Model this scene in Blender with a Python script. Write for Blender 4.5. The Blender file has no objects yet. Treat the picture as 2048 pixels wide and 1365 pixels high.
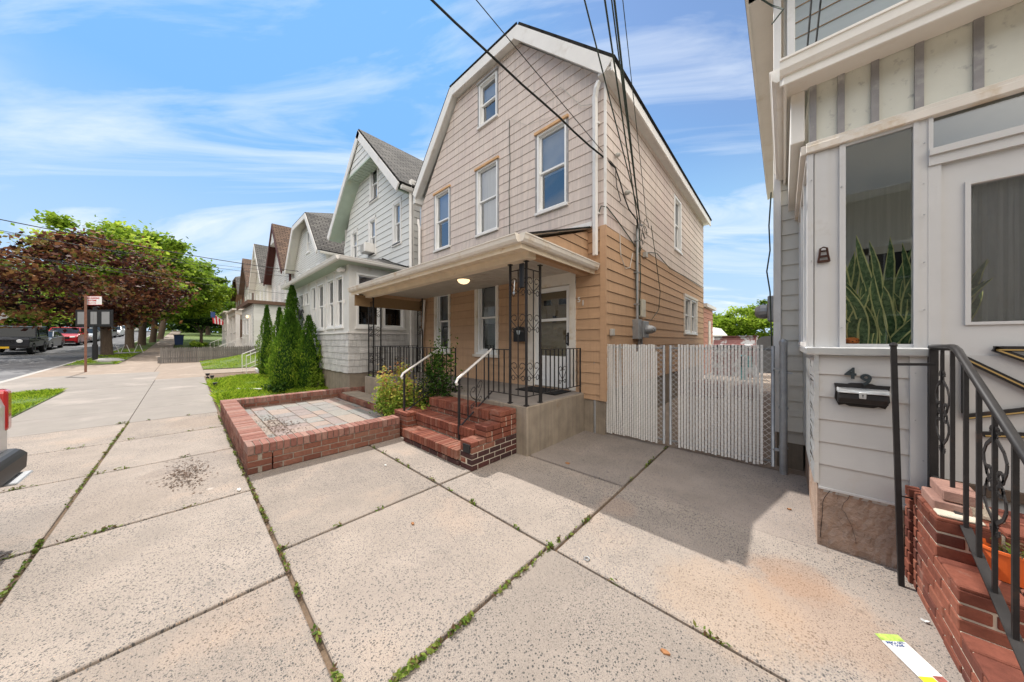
import bpy, bmesh, math, random
import numpy as np
from mathutils import Vector
sc = bpy.context.scene
COL = sc.collection
R_ = math.radians
# ------------------------------------------------------------------ camera
cd = bpy.data.cameras.new('camera'); cam = bpy.data.objects.new('camera', cd); COL.objects.link(cam)
cam.location = (0, 0, 1.5)
cam.rotation_euler = (R_(90), 0, math.atan2(.674, .738))
cd.lens = 10.45; cd.sensor_width = 36; cd.shift_y = .0007
cd.clip_start = .05; cd.clip_end = 3000
sc.camera = cam
# ------------------------------------------------------------------ light
SUN = Vector((-.72, .03, 1)).normalized()          # direction towards the sun
sl = bpy.data.lights.new('sun', 'SUN'); so = bpy.data.objects.new('sun', sl); COL.objects.link(so)
sl.energy = 3.9; sl.angle = R_(.5); sl.color = (1, .955, .89)
so.rotation_euler = SUN.to_track_quat('Z', 'Y').to_euler()
w = bpy.data.worlds.new('World'); sc.world = w; w.use_nodes = True
nt = w.node_tree; nt.nodes.clear(); N = nt.nodes.new; L = nt.links.new
out = N('ShaderNodeOutputWorld'); bg = N('ShaderNodeBackground'); bg.inputs[1].default_value = .15
sky = N('ShaderNodeTexSky'); sky.sky_type = 'NISHITA'; sky.sun_disc = False
sky.sun_elevation = math.asin(SUN.z); sky.sun_rotation = math.atan2(SUN.x, SUN.y)
sky.air_density = 1.0; sky.dust_density = .15; sky.ozone_density = 2.6
tc = N('ShaderNodeTexCoord'); sep = N('ShaderNodeSeparateXYZ'); L(tc.outputs['Generated'], sep.inputs[0])
# wispy cirrus: direction projected on a high flat layer, stretched noise
dv = N('ShaderNodeMath'); dv.operation = 'ADD'; dv.inputs[1].default_value = .12; L(sep.outputs[2], dv.inputs[0])
cmb = N('ShaderNodeCombineXYZ')
for i in (0, 1):
    q = N('ShaderNodeMath'); q.operation = 'DIVIDE'; L(sep.outputs[i], q.inputs[0]); L(dv.outputs[0], q.inputs[1]); L(q.outputs[0], cmb.inputs[i])
mp = N('ShaderNodeCombineXYZ')
for i, dvec in enumerate(((.29, .235, 0), (-.75, .92, 0))):       # streaks run along the first direction
    dd = N('ShaderNodeVectorMath'); dd.operation = 'DOT_PRODUCT'; L(cmb.outputs[0], dd.inputs[0]); dd.inputs[1].default_value = dvec; L(dd.outputs['Value'], mp.inputs[i])
mp.inputs[2].default_value = 4.3
n1 = N('ShaderNodeTexNoise'); n1.inputs['Scale'].default_value = 1.7; n1.inputs['Detail'].default_value = 7; n1.inputs['Roughness'].default_value = .60; n1.inputs['Distortion'].default_value = 1.1
L(mp.outputs[0], n1.inputs['Vector'])
cr = N('ShaderNodeValToRGB'); cr.color_ramp.elements[0].position = .455; cr.color_ramp.elements[0].color = (0, 0, 0, 1); cr.color_ramp.elements[1].position = .72; cr.color_ramp.elements[1].color = (.85, .85, .85, 1)
L(n1.outputs[0], cr.inputs[0])
# hazy brightening towards the horizon
hz = N('ShaderNodeMapRange'); hz.inputs['From Min'].default_value = .50; hz.inputs['From Max'].default_value = .0; hz.inputs['To Min'].default_value = 0; hz.inputs['To Max'].default_value = .75; L(sep.outputs[2], hz.inputs['Value'])
mx0 = N('ShaderNodeMix'); mx0.data_type = 'RGBA'; cap = N('ShaderNodeMix'); cap.data_type = 'RGBA'; cap.blend_type = 'DARKEN'; cap.inputs[0].default_value = 1.0; L(sky.outputs[0], cap.inputs[6]); cap.inputs[7].default_value = (1.15, 2.6, 5.1, 1)
L(hz.outputs[0], mx0.inputs[0]); L(cap.outputs[2], mx0.inputs[6]); mx0.inputs[7].default_value = (3.7, 4.5, 5.0, 1)
mx = N('ShaderNodeMix'); mx.data_type = 'RGBA'; L(cr.outputs[0], mx.inputs[0]); L(mx0.outputs[2], mx.inputs[6]); mx.inputs[7].default_value = (4.7, 5.05, 5.4, 1)
# bright broken cloud added out of view, placed to light the side wall
dt = N('ShaderNodeVectorMath'); dt.operation = 'DOT_PRODUCT'; L(tc.outputs['Generated'], dt.inputs[0]); dt.inputs[1].default_value = Vector((.78, -.06, .62)).normalized()
dm = N('ShaderNodeMapRange'); dm.inputs['From Min'].default_value = .36; dm.inputs['From Max'].default_value = .60; L(dt.outputs['Value'], dm.inputs['Value'])
el = N('ShaderNodeMapRange'); el.inputs['From Min'].default_value = .12; el.inputs['From Max'].default_value = .35; L(sep.outputs[2], el.inputs['Value'])
n2 = N('ShaderNodeTexNoise'); n2.inputs['Scale'].default_value = 2.6; n2.inputs['Detail'].default_value = 6; n2.inputs['Roughness'].default_value = .5; L(tc.outputs['Generated'], n2.inputs['Vector'])
c2 = N('ShaderNodeValToRGB'); c2.color_ramp.elements[0].position = .38; c2.color_ramp.elements[1].position = .52; L(n2.outputs[0], c2.inputs[0])
m0_ = N('ShaderNodeMath'); m0_.operation = 'MULTIPLY'; L(dm.outputs[0], m0_.inputs[0]); L(c2.outputs[0], m0_.inputs[1])
mm_ = N('ShaderNodeMath'); mm_.operation = 'MULTIPLY'; L(m0_.outputs[0], mm_.inputs[0]); L(el.outputs[0], mm_.inputs[1])
mz = N('ShaderNodeMix'); mz.data_type = 'RGBA'; L(mm_.outputs[0], mz.inputs[0]); L(mx.outputs[2], mz.inputs[6]); mz.inputs[7].default_value = (18.5, 16.9, 14.9, 1)
# ordinary fair-weather cloud over the street, seen only as reflections in the windows
ny = N('ShaderNodeMapRange'); ny.inputs['From Min'].default_value = -.15; ny.inputs['From Max'].default_value = -.45; L(sep.outputs[1], ny.inputs['Value'])
n3 = N('ShaderNodeTexNoise'); n3.inputs['Scale'].default_value = 3.4; n3.inputs['Detail'].default_value = 7; n3.inputs['Distortion'].default_value = .3; L(tc.outputs['Generated'], n3.inputs['Vector'])
c3 = N('ShaderNodeValToRGB'); c3.color_ramp.elements[0].position = .47; c3.color_ramp.elements[1].position = .60; L(n3.outputs[0], c3.inputs[0])
m3 = N('ShaderNodeMath'); m3.operation = 'MULTIPLY'; L(ny.outputs[0], m3.inputs[0]); L(c3.outputs[0], m3.inputs[1])
mz2 = N('ShaderNodeMix'); mz2.data_type = 'RGBA'; L(m3.outputs[0], mz2.inputs[0]); L(mx.outputs[2], mz2.inputs[6]); mz2.inputs[7].default_value = (6.2, 6.2, 6.3, 1); L(mz2.outputs[2], mz.inputs[6])
L(mz.outputs[2], bg.inputs[0]); L(bg.outputs[0], out.inputs[0])
vs = sc.view_settings; vs.view_transform = 'Standard'; vs.look = 'None'; vs.exposure = .5; vs.gamma = 1; vs.use_curve_mapping = False

# ------------------------------------------------------------------ materials
M = {}
def _base(name):
    m = bpy.data.materials.new(name); m.use_nodes = True; t = m.node_tree
    p = t.nodes['Principled BSDF']; M[name] = m
    return m, t, p
def _coord(t, sc_=(1, 1, 1)):
    c = t.nodes.new('ShaderNodeTexCoord'); mpn = t.nodes.new('ShaderNodeMapping'); mpn.inputs['Scale'].default_value = sc_
    t.links.new(c.outputs['Object'], mpn.inputs[0]); return mpn.outputs[0]
def _noise(t, vec, s, d=3, r=.55):
    n = t.nodes.new('ShaderNodeTexNoise'); n.inputs['Scale'].default_value = s; n.inputs['Detail'].default_value = d; n.inputs['Roughness'].default_value = r
    t.links.new(vec, n.inputs['Vector']); return n.outputs[0]
def _ramp(t, fac, stops):
    r = t.nodes.new('ShaderNodeValToRGB'); e = r.color_ramp.elements
    while len(e) < len(stops): e.new(.5)
    for i, (p, c) in enumerate(stops):
        e[i].position = p; e[i].color = tuple(c) + (1,) if len(c) == 3 else c
    t.links.new(fac, r.inputs[0]); return r.outputs[0]
def _mix(t, fac, a, b, mode='MIX'):
    m = t.nodes.new('ShaderNodeMix'); m.data_type = 'RGBA'; m.blend_type = mode
    if isinstance(fac, (int, float)): m.inputs[0].default_value = fac
    else: t.links.new(fac, m.inputs[0])
    for i, v in ((6, a), (7, b)):
        if isinstance(v, tuple): m.inputs[i].default_value = v if len(v) == 4 else v + (1,)
        else: t.links.new(v, m.inputs[i])
    return m.outputs[2]
def _bump(t, p, h, strength, dist=.01):
    b = t.nodes.new('ShaderNodeBump'); b.inputs['Strength'].default_value = strength; b.inputs['Distance'].default_value = dist
    t.links.new(h, b.inputs['Height']); t.links.new(b.outputs[0], p.inputs['Normal'])
def _attr(t, name='var'):
    a = t.nodes.new('ShaderNodeAttribute'); a.attribute_name = name; return a.outputs['Fac']
def _set(t, sock, v):
    if isinstance(v, tuple): sock.default_value = v if len(v) == 4 else v + (1,)
    else: t.links.new(v, sock)
def scl(c, k): return tuple(min(1, x*k) for x in c)
def pm(name, col, rough=.7, var=.12, s=6, bump=.15, bs=40, bd=.004, metal=0, stain=None, stains=(1.2, .5, .62), stretch=(1, 1, 1), vary=0, spec=.3, streak=None):
    """painted/plain surface: two scales of mottling, optional dirt stains, optional per-face variation"""
    m, t, p = _base(name); v = _coord(t, stretch)
    c = _ramp(t, _noise(t, v, s, 5), [(.25, scl(col, 1-var)), (.75, scl(col, 1+var))])
    if vary:
        a = _attr(t); c = _mix(t, 1.0, c, _ramp(t, a, [(0, (1-vary,)*3), (1, (min(1, 1+vary*.3),)*3)]), 'MULTIPLY')
    if stain:
        sv = _coord(t); f = _ramp(t, _noise(t, sv, stains[0], 6, .65), [(stains[1], (0, 0, 0)), (stains[2], (1, 1, 1))])
        c = _mix(t, f, c, stain)
    if streak:   # vertical runs of dirt
        sv = _coord(t, (14, 14, .5)); f = _ramp(t, _noise(t, sv, 1.0, 4, .6), [(.5, (0, 0, 0)), (.85, (.8, .8, .8))])
        c = _mix(t, f, c, streak)
    _set(t, p.inputs['Base Color'], c); p.inputs['Roughness'].default_value = rough; p.inputs['Metallic'].default_value = metal
    p.inputs['Specular IOR Level'].default_value = spec
    if bump: _bump(t, p, _noise(t, _coord(t, stretch), bs, 4, .6), bump, bd)
    return m
def brickmat(name, cols, rough=.85):
    m, t, p = _base(name); a = _attr(t)
    c = _ramp(t, a, [(i/(len(cols)-1), k) for i, k in enumerate(cols)])
    v = _coord(t); n = _noise(t, v, 30, 5, .7)
    c = _mix(t, 1.0, c, _ramp(t, n, [(.25, (.62, .62, .62)), (.7, (1, 1, 1))]), 'MULTIPLY')
    f = _ramp(t, _noise(t, v, 5, 6, .7), [(.56, (0, 0, 0)), (.74, (.55, .55, .55))])
    c = _mix(t, f, c, (.36, .27, .22))
    _set(t, p.inputs['Base Color'], c); p.inputs['Roughness'].default_value = rough; p.inputs['Specular IOR Level'].default_value = .2
    _bump(t, p, _noise(t, v, 90, 4, .7), .5, .004)
    return m
def leafmat(name, cols, trans=.35, rough=.5):
    m, t, p = _base(name); a = _attr(t)
    c = _ramp(t, a, [(i/(len(cols)-1), k) for i, k in enumerate(cols)])
    _set(t, p.inputs['Base Color'], c); p.inputs['Roughness'].default_value = rough+.1; p.inputs['Specular IOR Level'].default_value = .1
    tr = t.nodes.new('ShaderNodeBsdfTranslucent'); t.links.new(c, tr.inputs[0])
    ms = t.nodes.new('ShaderNodeMixShader'); ms.inputs[0].default_value = trans
    o = t.nodes['Material Output']; t.links.new(p.outputs[0], ms.inputs[1]); t.links.new(tr.outputs[0], ms.inputs[2]); t.links.new(ms.outputs[0], o.inputs[0])
    return m
def shingle_roof(name, c1, c2, w_=.3, h_=.14):
    m, t, p = _base(name); u = t.nodes.new('ShaderNodeUVMap')
    b = t.nodes.new('ShaderNodeTexBrick'); t.links.new(u.outputs[0], b.inputs[0])
    b.inputs['Color1'].default_value = c1+(1,); b.inputs['Color2'].default_value = c2+(1,); b.inputs['Mortar'].default_value = scl(c1, .3)+(1,)
    b.inputs['Scale'].default_value = 1; b.inputs['Mortar Size'].default_value = .016; b.inputs['Brick Width'].default_value = w_; b.inputs['Row Height'].default_value = h_; b.inputs['Bias'].default_value = 0
    n = _noise(t, _coord(t), 120, 3, .7); c = _mix(t, 1.0, b.outputs[0], _ramp(t, n, [(.3, (.6, .6, .6)), (.7, (1, 1, 1))]), 'MULTIPLY')
    n2 = _noise(t, _coord(t), .8, 4, .6); c = _mix(t, 1.0, c, _ramp(t, n2, [(.3, (.75, .75, .75)), (.7, (1, 1, 1))]), 'MULTIPLY')
    _set(t, p.inputs['Base Color'], c); p.inputs['Roughness'].default_value = .95; p.inputs['Specular IOR Level'].default_value = .1
    _bump(t, p, b.outputs['Fac'], -.6, .01)
    return m
def glassmat(name, tint=(.75, .8, .82), refl=1.5, rough=0.0, extra=.0):
    m, t, p = _base(name); t.nodes.remove(p)
    tr = t.nodes.new('ShaderNodeBsdfTransparent'); tr.inputs[0].default_value = tint+(1,)
    g = t.nodes.new('ShaderNodeBsdfGlossy'); g.inputs['Roughness'].default_value = rough; g.inputs[0].default_value = (.95, .97, 1, 1)
    fr = t.nodes.new('ShaderNodeFresnel'); fr.inputs[0].default_value = refl
    ad = t.nodes.new('ShaderNodeMath'); ad.operation = 'ADD'; ad.inputs[1].default_value = extra; ad.use_clamp = True; t.links.new(fr.outputs[0], ad.inputs[0])
    n = _noise(t, _coord(t), 1.6, 2); b = t.nodes.new('ShaderNodeBump'); b.inputs['Strength'].default_value = .12; b.inputs['Distance'].default_value = .01; t.links.new(n, b.inputs['Height']); t.links.new(b.outputs[0], g.inputs['Normal'])
    ms = t.nodes.new('ShaderNodeMixShader'); t.links.new(ad.outputs[0], ms.inputs[0]); t.links.new(tr.outputs[0], ms.inputs[1]); t.links.new(g.outputs[0], ms.inputs[2])
    t.links.new(ms.outputs[0], t.nodes['Material Output'].inputs[0]); return m
def aggregate(name, base, dark, dens=.5, scale=46, rust=True, clean=.0):
    """exposed-aggregate concrete: scattered dark pebbles in a sandy matrix, in patches"""
    m, t, p = _base(name); v = _coord(t, (1, 1, .3))
    c = _ramp(t, _noise(t, v, 2.2, 5, .6), [(.3, scl(base, .86)), (.7, scl(base, 1.1))])
    fine = _noise(t, v, 190, 3, .7); c = _mix(t, 1.0, c, _ramp(t, fine, [(.3, (.68, .68, .68)), (.65, (1, 1, 1))]), 'MULTIPLY')
    for k, (s_, th, col) in enumerate(((scale, .50, dark), (scale*1.7, .48, scl(dark, 1.5)), (scale*1.3, .30, (.50, .36, .26)), (scale*2.4, .50, (.17, .155, .14)))):
        vo = t.nodes.new('ShaderNodeTexVoronoi'); vo.inputs['Scale'].default_value = s_; vo.inputs['Randomness'].default_value = 1
        wp = t.nodes.new('ShaderNodeVectorMath'); wp.operation = 'MULTIPLY_ADD'; nn = t.nodes.new('ShaderNodeTexNoise'); nn.inputs['Scale'].default_value = s_*1.5; t.links.new(v, nn.inputs['Vector']); t.links.new(nn.outputs['Color'], wp.inputs[0]); wp.inputs[1].default_value = (.35/s_,)*3; t.links.new(v, wp.inputs[2]); t.links.new(wp.outputs[0], vo.inputs[0])
        nz = t.nodes.new('ShaderNodeSeparateColor'); t.links.new(vo.outputs['Color'], nz.inputs[0])
        patch = _ramp(t, _noise(t, v, .9+.5*k, 3, .5), [(.30, (.45,)*3), (.58, (1, 1, 1))])
        t2 = t.nodes.new('ShaderNodeMath'); t2.operation = 'MULTIPLY'; t.links.new(nz.outputs[k % 3], t2.inputs[0]); t.links.new(patch, t2.inputs[1])
        mr = t.nodes.new('ShaderNodeMapRange'); mr.inputs['From Min'].default_value = .62-.62*dens; mr.inputs['From Max'].default_value = 1; mr.inputs['To Min'].default_value = 0; mr.inputs['To Max'].default_value = th; t.links.new(t2.outputs[0], mr.inputs['Value'])
        lt = t.nodes.new('ShaderNodeMath'); lt.operation = 'LESS_THAN'; t.links.new(vo.outputs['Distance'], lt.inputs[0]); t.links.new(mr.outputs[0], lt.inputs[1])
        c = _mix(t, lt.outputs[0], c, col)
    for gs, gth, gc in ((2.3, .055, (.13, .125, .12)), (4.1, .03, (.17, .15, .13)), (1.4, .05, (.52, .47, .42))):      # old gum and drips
        vo = t.nodes.new('ShaderNodeTexVoronoi'); vo.inputs['Scale'].default_value = gs; wv = t.nodes.new('ShaderNodeVectorMath'); wv.operation = 'MULTIPLY_ADD'; nn = t.nodes.new('ShaderNodeTexNoise'); nn.inputs['Scale'].default_value = 25; t.links.new(v, nn.inputs['Vector']); t.links.new(nn.outputs['Color'], wv.inputs[0]); wv.inputs[1].default_value = (.02,)*3; t.links.new(v, wv.inputs[2]); t.links.new(wv.outputs[0], vo.inputs[0])
        c = _mix(t, _ramp(t, vo.outputs['Distance'], [(gth*.6, (.55, .55, .55)), (gth, (0, 0, 0))]), c, gc)
    f = _ramp(t, _noise(t, v, 3.2, 7, .7), [(.54, (0, 0, 0)), (.70, (.32, .32, .32))]); c = _mix(t, f, c, (.20, .18, .165))
    a = _attr(t); c = _mix(t, 1.0, c, _ramp(t, a, [(0, (.80, .80, .80)), (.5, (.97, .95, .93)), (1, (1, 1, 1))]), 'MULTIPLY')
    if rust:
        for (sx, sy, sr, sc_) in ((.05, 2.62, .20, (.30, .15, .07)), (.12, 2.35, .32, (.36, .21, .12)), (-.25, 2.1, .34, (.40, .27, .17)), (-1.12, 2.64, .16, (.36, .24, .17)), (-5.25, -.2, .16, (.14, .10, .08)), (-4.6, -.3, .5, (.27, .22, .18)), (-8.1, .25, .5, (.26, .19, .14))):
            ob_ = t.nodes.new('ShaderNodeTexCoord'); vm = t.nodes.new('ShaderNodeVectorMath'); vm.operation = 'DISTANCE'; t.links.new(ob_.outputs['Object'], vm.inputs[0]); vm.inputs[1].default_value = (sx, sy, 0)
            ad_ = t.nodes.new('ShaderNodeMath'); ad_.operation = 'DIVIDE'; t.links.new(vm.outputs['Value'], ad_.inputs[0]); ad_.inputs[1].default_value = sr
            nn_ = t.nodes.new('ShaderNodeMath'); nn_.operation = 'MULTIPLY_ADD'; t.links.new(_noise(t, v, 7, 9, .85), nn_.inputs[0]); nn_.inputs[1].default_value = -1.6; t.links.new(ad_.outputs[0], nn_.inputs[2])
            c = _mix(t, _ramp(t, nn_.outputs[0], [(-.0, (.26, .26, .26)), (.12, (.17, .17, .17)), (.42, (0, 0, 0))]), c, sc_)
        f = _ramp(t, _noise(t, v, 1.1, 5, .6), [(.56, (0, 0, 0)), (.74, (.3, .3, .3))]); c = _mix(t, f, c, (.40, .27, .18))
        f = _ramp(t, _noise(t, v, .45, 6, .6), [(.52, (0, 0, 0)), (.68, (.3, .3, .3))]); c = _mix(t, f, c, (.24, .21, .19))
    _set(t, p.inputs['Base Color'], c); p.inputs['Roughness'].default_value = .92; p.inputs['Specular IOR Level'].default_value = .2
    _bump(t, p, _noise(t, v, 70, 4, .7), .7, .006)
    return m
def emis(name, col, st):
    m, t, p = _base(name); p.inputs['Base Color'].default_value = col+(1,); p.inputs['Emission Color'].default_value = col+(1,); p.inputs['Emission Strength'].default_value = st
    return m

aggregate('aggregate', (.36, .31, .268), (.078, .075, .074), 1.0, 80)
aggregate('aggregate_fine', (.36, .31, .275), (.14, .135, .135), .75, 75, rust=False)
pm('smooth_concrete', (.225, .203, .182), .9, .08, 3, .3, 120, .003, stain=(.33, .29, .26), stains=(.7, .55, .75))
pm('old_concrete', (.25, .20, .16), .9, .12, 4, .3, 90, .003, stain=(.36, .30, .25), stains=(1.3, .55, .7))
pm('wall_concrete', (.27, .225, .175), .92, .2, 5, .7, 45, .008, stain=(.20, .11, .05), stains=(1.6, .6, .8), streak=(.13, .11, .09))
pm('stucco', (.37, .27, .21), .92, .28, 9, 1.0, 38, .02, stain=(.34, .17, .09), stains=(3.0, .56, .78))
pm('dirt', (.15, .105, .07), .95, .35, 30, .8, 90, .01)
pm('asphalt', (.115, .115, .12), .9, .18, 4, .6, 160, .004, stain=(.16, .16, .165), stains=(.5, .5, .6))
pm('gravel', (.34, .33, .32), .95, .3, 30, .8, 60, .02)
pm('shaded_siding', (.36, .40, .41), .6, .05, 2, .2, 10, .003, stretch=(1, 1, 6), vary=.07)  # pale siding with the eave's bluish shade put into its colour
pm('earth_grass', (.10, .15, .035), .95, .35, 9, .8, 40, .03, stain=(.20, .15, .09), stains=(1.5, .55, .7))
pm('kerb_stone', (.36, .34, .32), .9, .12, 6, .4, 70)
pm('mortar', (.52, .46, .37), .95, .15, 20, .7, 120, .004)
pm('mortar_dark', (.26, .22, .18), .95, .2, 20, .7, 120, .004)
brickmat('brick', [(.055, .03, .03), (.08, .036, .033), (.16, .052, .036), (.22, .072, .046), (.27, .092, .058), (.25, .115, .08)])
brickmat('brick_face', [(.14, .058, .042), (.19, .075, .052), (.24, .098, .066), (.27, .13, .09), (.21, .11, .08)])
brickmat('brick_cap', [(.22, .095, .075), (.27, .12, .092), (.31, .15, .118), (.35, .20, .16), (.28, .165, .135)])
brickmat('flagstone', [(.24, .24, .225), (.30, .295, .275), (.28, .25, .24), (.33, .245, .215), (.36, .295, .25), (.29, .285, .26)], .9)
pm('pink_siding', (.67, .575, .515), .78, .13, 4, .6, 26, .006, stretch=(12, 12, .35), vary=.10, stain=(.54, .42, .40), stains=(.8, .5, .8), streak=(.40, .345, .32))
pm('siding_line', (.33, .23, .16), .9, .2, 8, 0)
pm('tan_siding', (.52, .33, .20), .72, .06, 2, .35, 14, .004, stretch=(1, 1, 14), vary=.16, stain=(.40, .25, .15), stains=(1.0, .52, .8), streak=(.36, .23, .14))
pm('dark_line', (.09, .055, .035), .9, .2, 8, 0)
pm('salmon_siding', (.52, .25, .18), .75, .08, 2, .3, 14, vary=.1)
pm('white_siding', (.70, .70, .675), .6, .05, 2, .2, 10, .003, stretch=(1, 1, 6), vary=.07, stain=(.58, .57, .52), stains=(.8, .5, .8))
pm('grey_line', (.30, .29, .27), .9, .15, 8, 0)
pm('cream_siding', (.66, .63, .56), .6, .05, 2, .2, 60, .002, vary=.06, stain=(.52, .47, .38), stains=(1.4, .55, .8))
pm('shed_paint', (.64, .63, .60), .65, .06, 2, .3, 60, .002, vary=.06, stain=(.42, .34, .26), stains=(2.2, .58, .8))
pm('aged_paint', (.54, .535, .525), .6, .06, 3, .25, 60, .002, stain=(.40, .36, .31), stains=(2.6, .6, .8))
pm('apron_paint', (.50, .49, .475), .65, .06, 2, .3, 60, .002, vary=.06, stain=(.42, .34, .26), stains=(2.2, .58, .8))
pm('cedar_shingle', (.60, .59, .57), .85, .14, 5, .8, 20, .01, stretch=(10, 10, .8), vary=.22, stain=(.38, .38, .37), stains=(2.5, .5, .75))
pm('white_trim', (.76, .74, .71), .55, .05, 4, .1, 30, stain=(.60, .56, .50), stains=(3, .58, .8))
pm('old_white_trim', (.70, .65, .58), .65, .08, 5, .25, 40, stain=(.50, .36, .20), stains=(3.5, .56, .75))
pm('ceiling_board', (.48, .44, .38), .7, .08, 4, .2, 40, stain=(.36, .27, .18), stains=(3, .56, .8))
pm('cream_beam', (.74, .63, .48), .7, .1, 4, .25, 40, stain=(.42, .22, .09), stains=(4.5, .62, .76))
pm('window_frame', (.80, .80, .79), .4, .03, 6, .05, 30)
pm('grey_casing', (.30, .29, .29), .8, .2, 8, .4, 50, stain=(.50, .49, .47), stains=(6, .55, .7))
pm('orange_wood', (.62, .38, .20), .8, .15, 8, .3, 50)
pm('green_soffit', (.40, .48, .40), .7, .08, 3, .1, 30, stain=(.45, .47, .35), stains=(2, .6, .75))
pm('dark_red_paint', (.10, .038, .032), .7, .1, 4, .1, 30)
pm('brown_trim', (.14, .085, .06), .7, .1, 4, .1, 30)
pm('aluminium', (.62, .64, .65), .35, .1, 4, .35, 9, .02, metal=.75, stain=(.50, .45, .38), stains=(4, .58, .75))
pm('galvanised', (.36, .37, .38), .5, .15, 14, .3, 60, metal=.55, stain=(.30, .15, .08), stains=(6, .68, .78))
pm('rusty_iron', (.05, .022, .015), .85, .35, 20, .5, 60)
pm('black_iron', (.022, .020, .020), .5, .25, 20, .25, 60, .002, spec=.3, stain=(.06, .035, .026), stains=(9, .6, .75))
pm('white_handrail', (.62, .60, .57), .3, .1, 8, .1, 30, metal=.35)
pm('pale_rail', (.66, .66, .63), .6, .1, 8, .2, 30, stain=(.42, .28, .16), stains=(8, .58, .72))
pm('white_slat', (.82, .80, .765), .5, .06, 8, .15, 40, vary=.16, stain=(.50, .47, .43), stains=(3, .6, .85))
pm('wire_black', (.012, .013, .012), .6, .1, 8, 0)
pm('wire_green', (.045, .06, .045), .6, .1, 8, 0)
pm('wire_white', (.55, .52, .47), .6, .1, 8, 0)
pm('grey_plastic', (.42, .41, .38), .55, .06, 8, .05, 30)
pm('beige_plastic', (.60, .56, .46), .55, .06, 8, .05, 30)
pm('brown_panel', (.27, .175, .09), .7, .1, 4, .2, 30)
pm('beige_door', (.36, .29, .20), .6, .06, 4, .1, 30)
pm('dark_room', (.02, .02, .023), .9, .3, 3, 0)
pm('blind', (.60, .60, .60), .8, .05, 3, 0)
pm('curtain', (.70, .70, .68), .9, .16, 5, 0, stretch=(9, 9, .2))
pm('rubber_mat', (.012, .012, .013), .9, .3, 80, .8, 60, .01)
pm('pale_metal', (.80, .775, .72), .5, .05, 3, .15, 40, .002, stain=(.66, .58, .46), stains=(2.5, .58, .85))
pm('mottled_panel', (.66, .66, .58), .75, .08, 3, .3, 50, .003, stain=(.30, .30, .29), stains=(16, .58, .78))
pm('bark', (.13, .095, .07), .95, .3, 10, 1, 18, .03, stretch=(3, 3, .6))
pm('pole_wood', (.17, .12, .085), .95, .2, 10, .8, 18, .02, stretch=(4, 4, .4))
pm('grey_wood', (.20, .185, .175), .9, .22, 8, .6, 20, .01, stretch=(6, 6, .5), vary=.3)
pm('sign_back', (.34, .34, .35), .45, .05, 6, 0, metal=.4)
pm('sign_white', (.80, .80, .80), .4, .03, 6, 0)
pm('sign_red', (.55, .03, .04), .5, .05, 6, 0)
pm('rust_post', (.20, .10, .07), .8, .2, 12, .3, 50)
pm('black_plastic', (.02, .02, .022), .45, .1, 8, .05, 30, spec=.25)
pm('tyre', (.02, .02, .02), .8, .1, 8, .1, 30)
pm('rim', (.45, .45, .46), .3, .1, 8, 0, metal=.8)
pm('chrome', (.7, .7, .7), .15, .05, 8, 0, metal=1)
pm('orange_pot', (.72, .14, .03), .35, .05, 5, .05, 30, spec=.5)
pm('soil', (.06, .04, .03), .95, .3, 40, .8, 80)
pm('pumpkin', (.70, .20, .04), .5, .08, 5, .1, 30)
pm('blue_bin', (.03, .06, .16), .5, .1, 5, .05, 30)
pm('paper', (.82, .82, .80), .5, .02, 5, 0)
pm('print_navy', (.04, .08, .22), .5, .05, 5, 0)
pm('print_yellow', (.85, .52, .03), .5, .03, 5, 0)
pm('print_green', (.35, .50, .10), .5, .5, 60, 0)
pm('print_photo', (.30, .10, .08), .5, .6, 80, 0)
pm('print_grey', (.45, .45, .46), .5, .05, 5, 0)
pm('black_number', (.03, .04, .045), .6, .1, 9, 0)
pm('white_number', (.72, .70, .66), .6, .1, 9, 0)
pm('gold_edge', (.45, .31, .12), .5, .1, 9, 0, metal=.4)
pm('teal_cloth', (.03, .26, .28), .8, .1, 9, 0)
pm('dumpster_paint', (.20, .09, .085), .8, .2, 3, .3, 30, stain=(.42, .43, .44), stains=(1.6, .5, .54))
pm('flag_cloth', (.6, .6, .6), .8, .1, 9, 0)
pm('dark_crumb', (.10, .065, .045), .9, .2, 30, 0)
pm('brown_leaf', (.30, .14, .06), .8, .2, 30, 0)
pm('stone_white', (.62, .62, .60), .85, .12, 9, .4, 30)
pm('dark_floor', (.10, .07, .05), .8, .1, 9, 0)
pm('car_trim', (.018, .018, .02), .5, .1, 9, 0, spec=.25)
def carpaint(name, col):
    m, t, p = _base(name); _set(t, p.inputs['Base Color'], col); p.inputs['Roughness'].default_value = .3; p.inputs['Metallic'].default_value = .1; p.inputs['Specular IOR Level'].default_value = .3; p.inputs['Coat Weight'].default_value = .3; p.inputs['Coat Roughness'].default_value = .05
for n_, c_ in (('paint_black', (.012, .013, .018)), ('paint_grey', (.12, .125, .13)), ('paint_red', (.42, .01, .015)), ('paint_silver', (.48, .49, .50)), ('paint_white', (.68, .68, .68)), ('paint_dark', (.03, .035, .045))): carpaint(n_, c_)
M['paint_black'].node_tree.nodes['Principled BSDF'].inputs['Coat Weight'].default_value = .05
m, t, p = _base('car_glass'); _set(t, p.inputs['Base Color'], (.02, .025, .03)); p.inputs['Roughness'].default_value = .08; p.inputs['Specular IOR Level'].default_value = .2
m, t, p = _base('tail_lens'); _set(t, p.inputs['Base Color'], (.48, .03, .03)); p.inputs['Roughness'].default_value = .12; p.inputs['Coat Weight'].default_value = 1
m, t, p = _base('head_lens'); _set(t, p.inputs['Base Color'], (.75, .77, .80)); p.inputs['Roughness'].default_value = .1; p.inputs['Coat Weight'].default_value = 1
glassmat('glass', (.62, .66, .68), 1.45, 0, .07)
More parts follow.
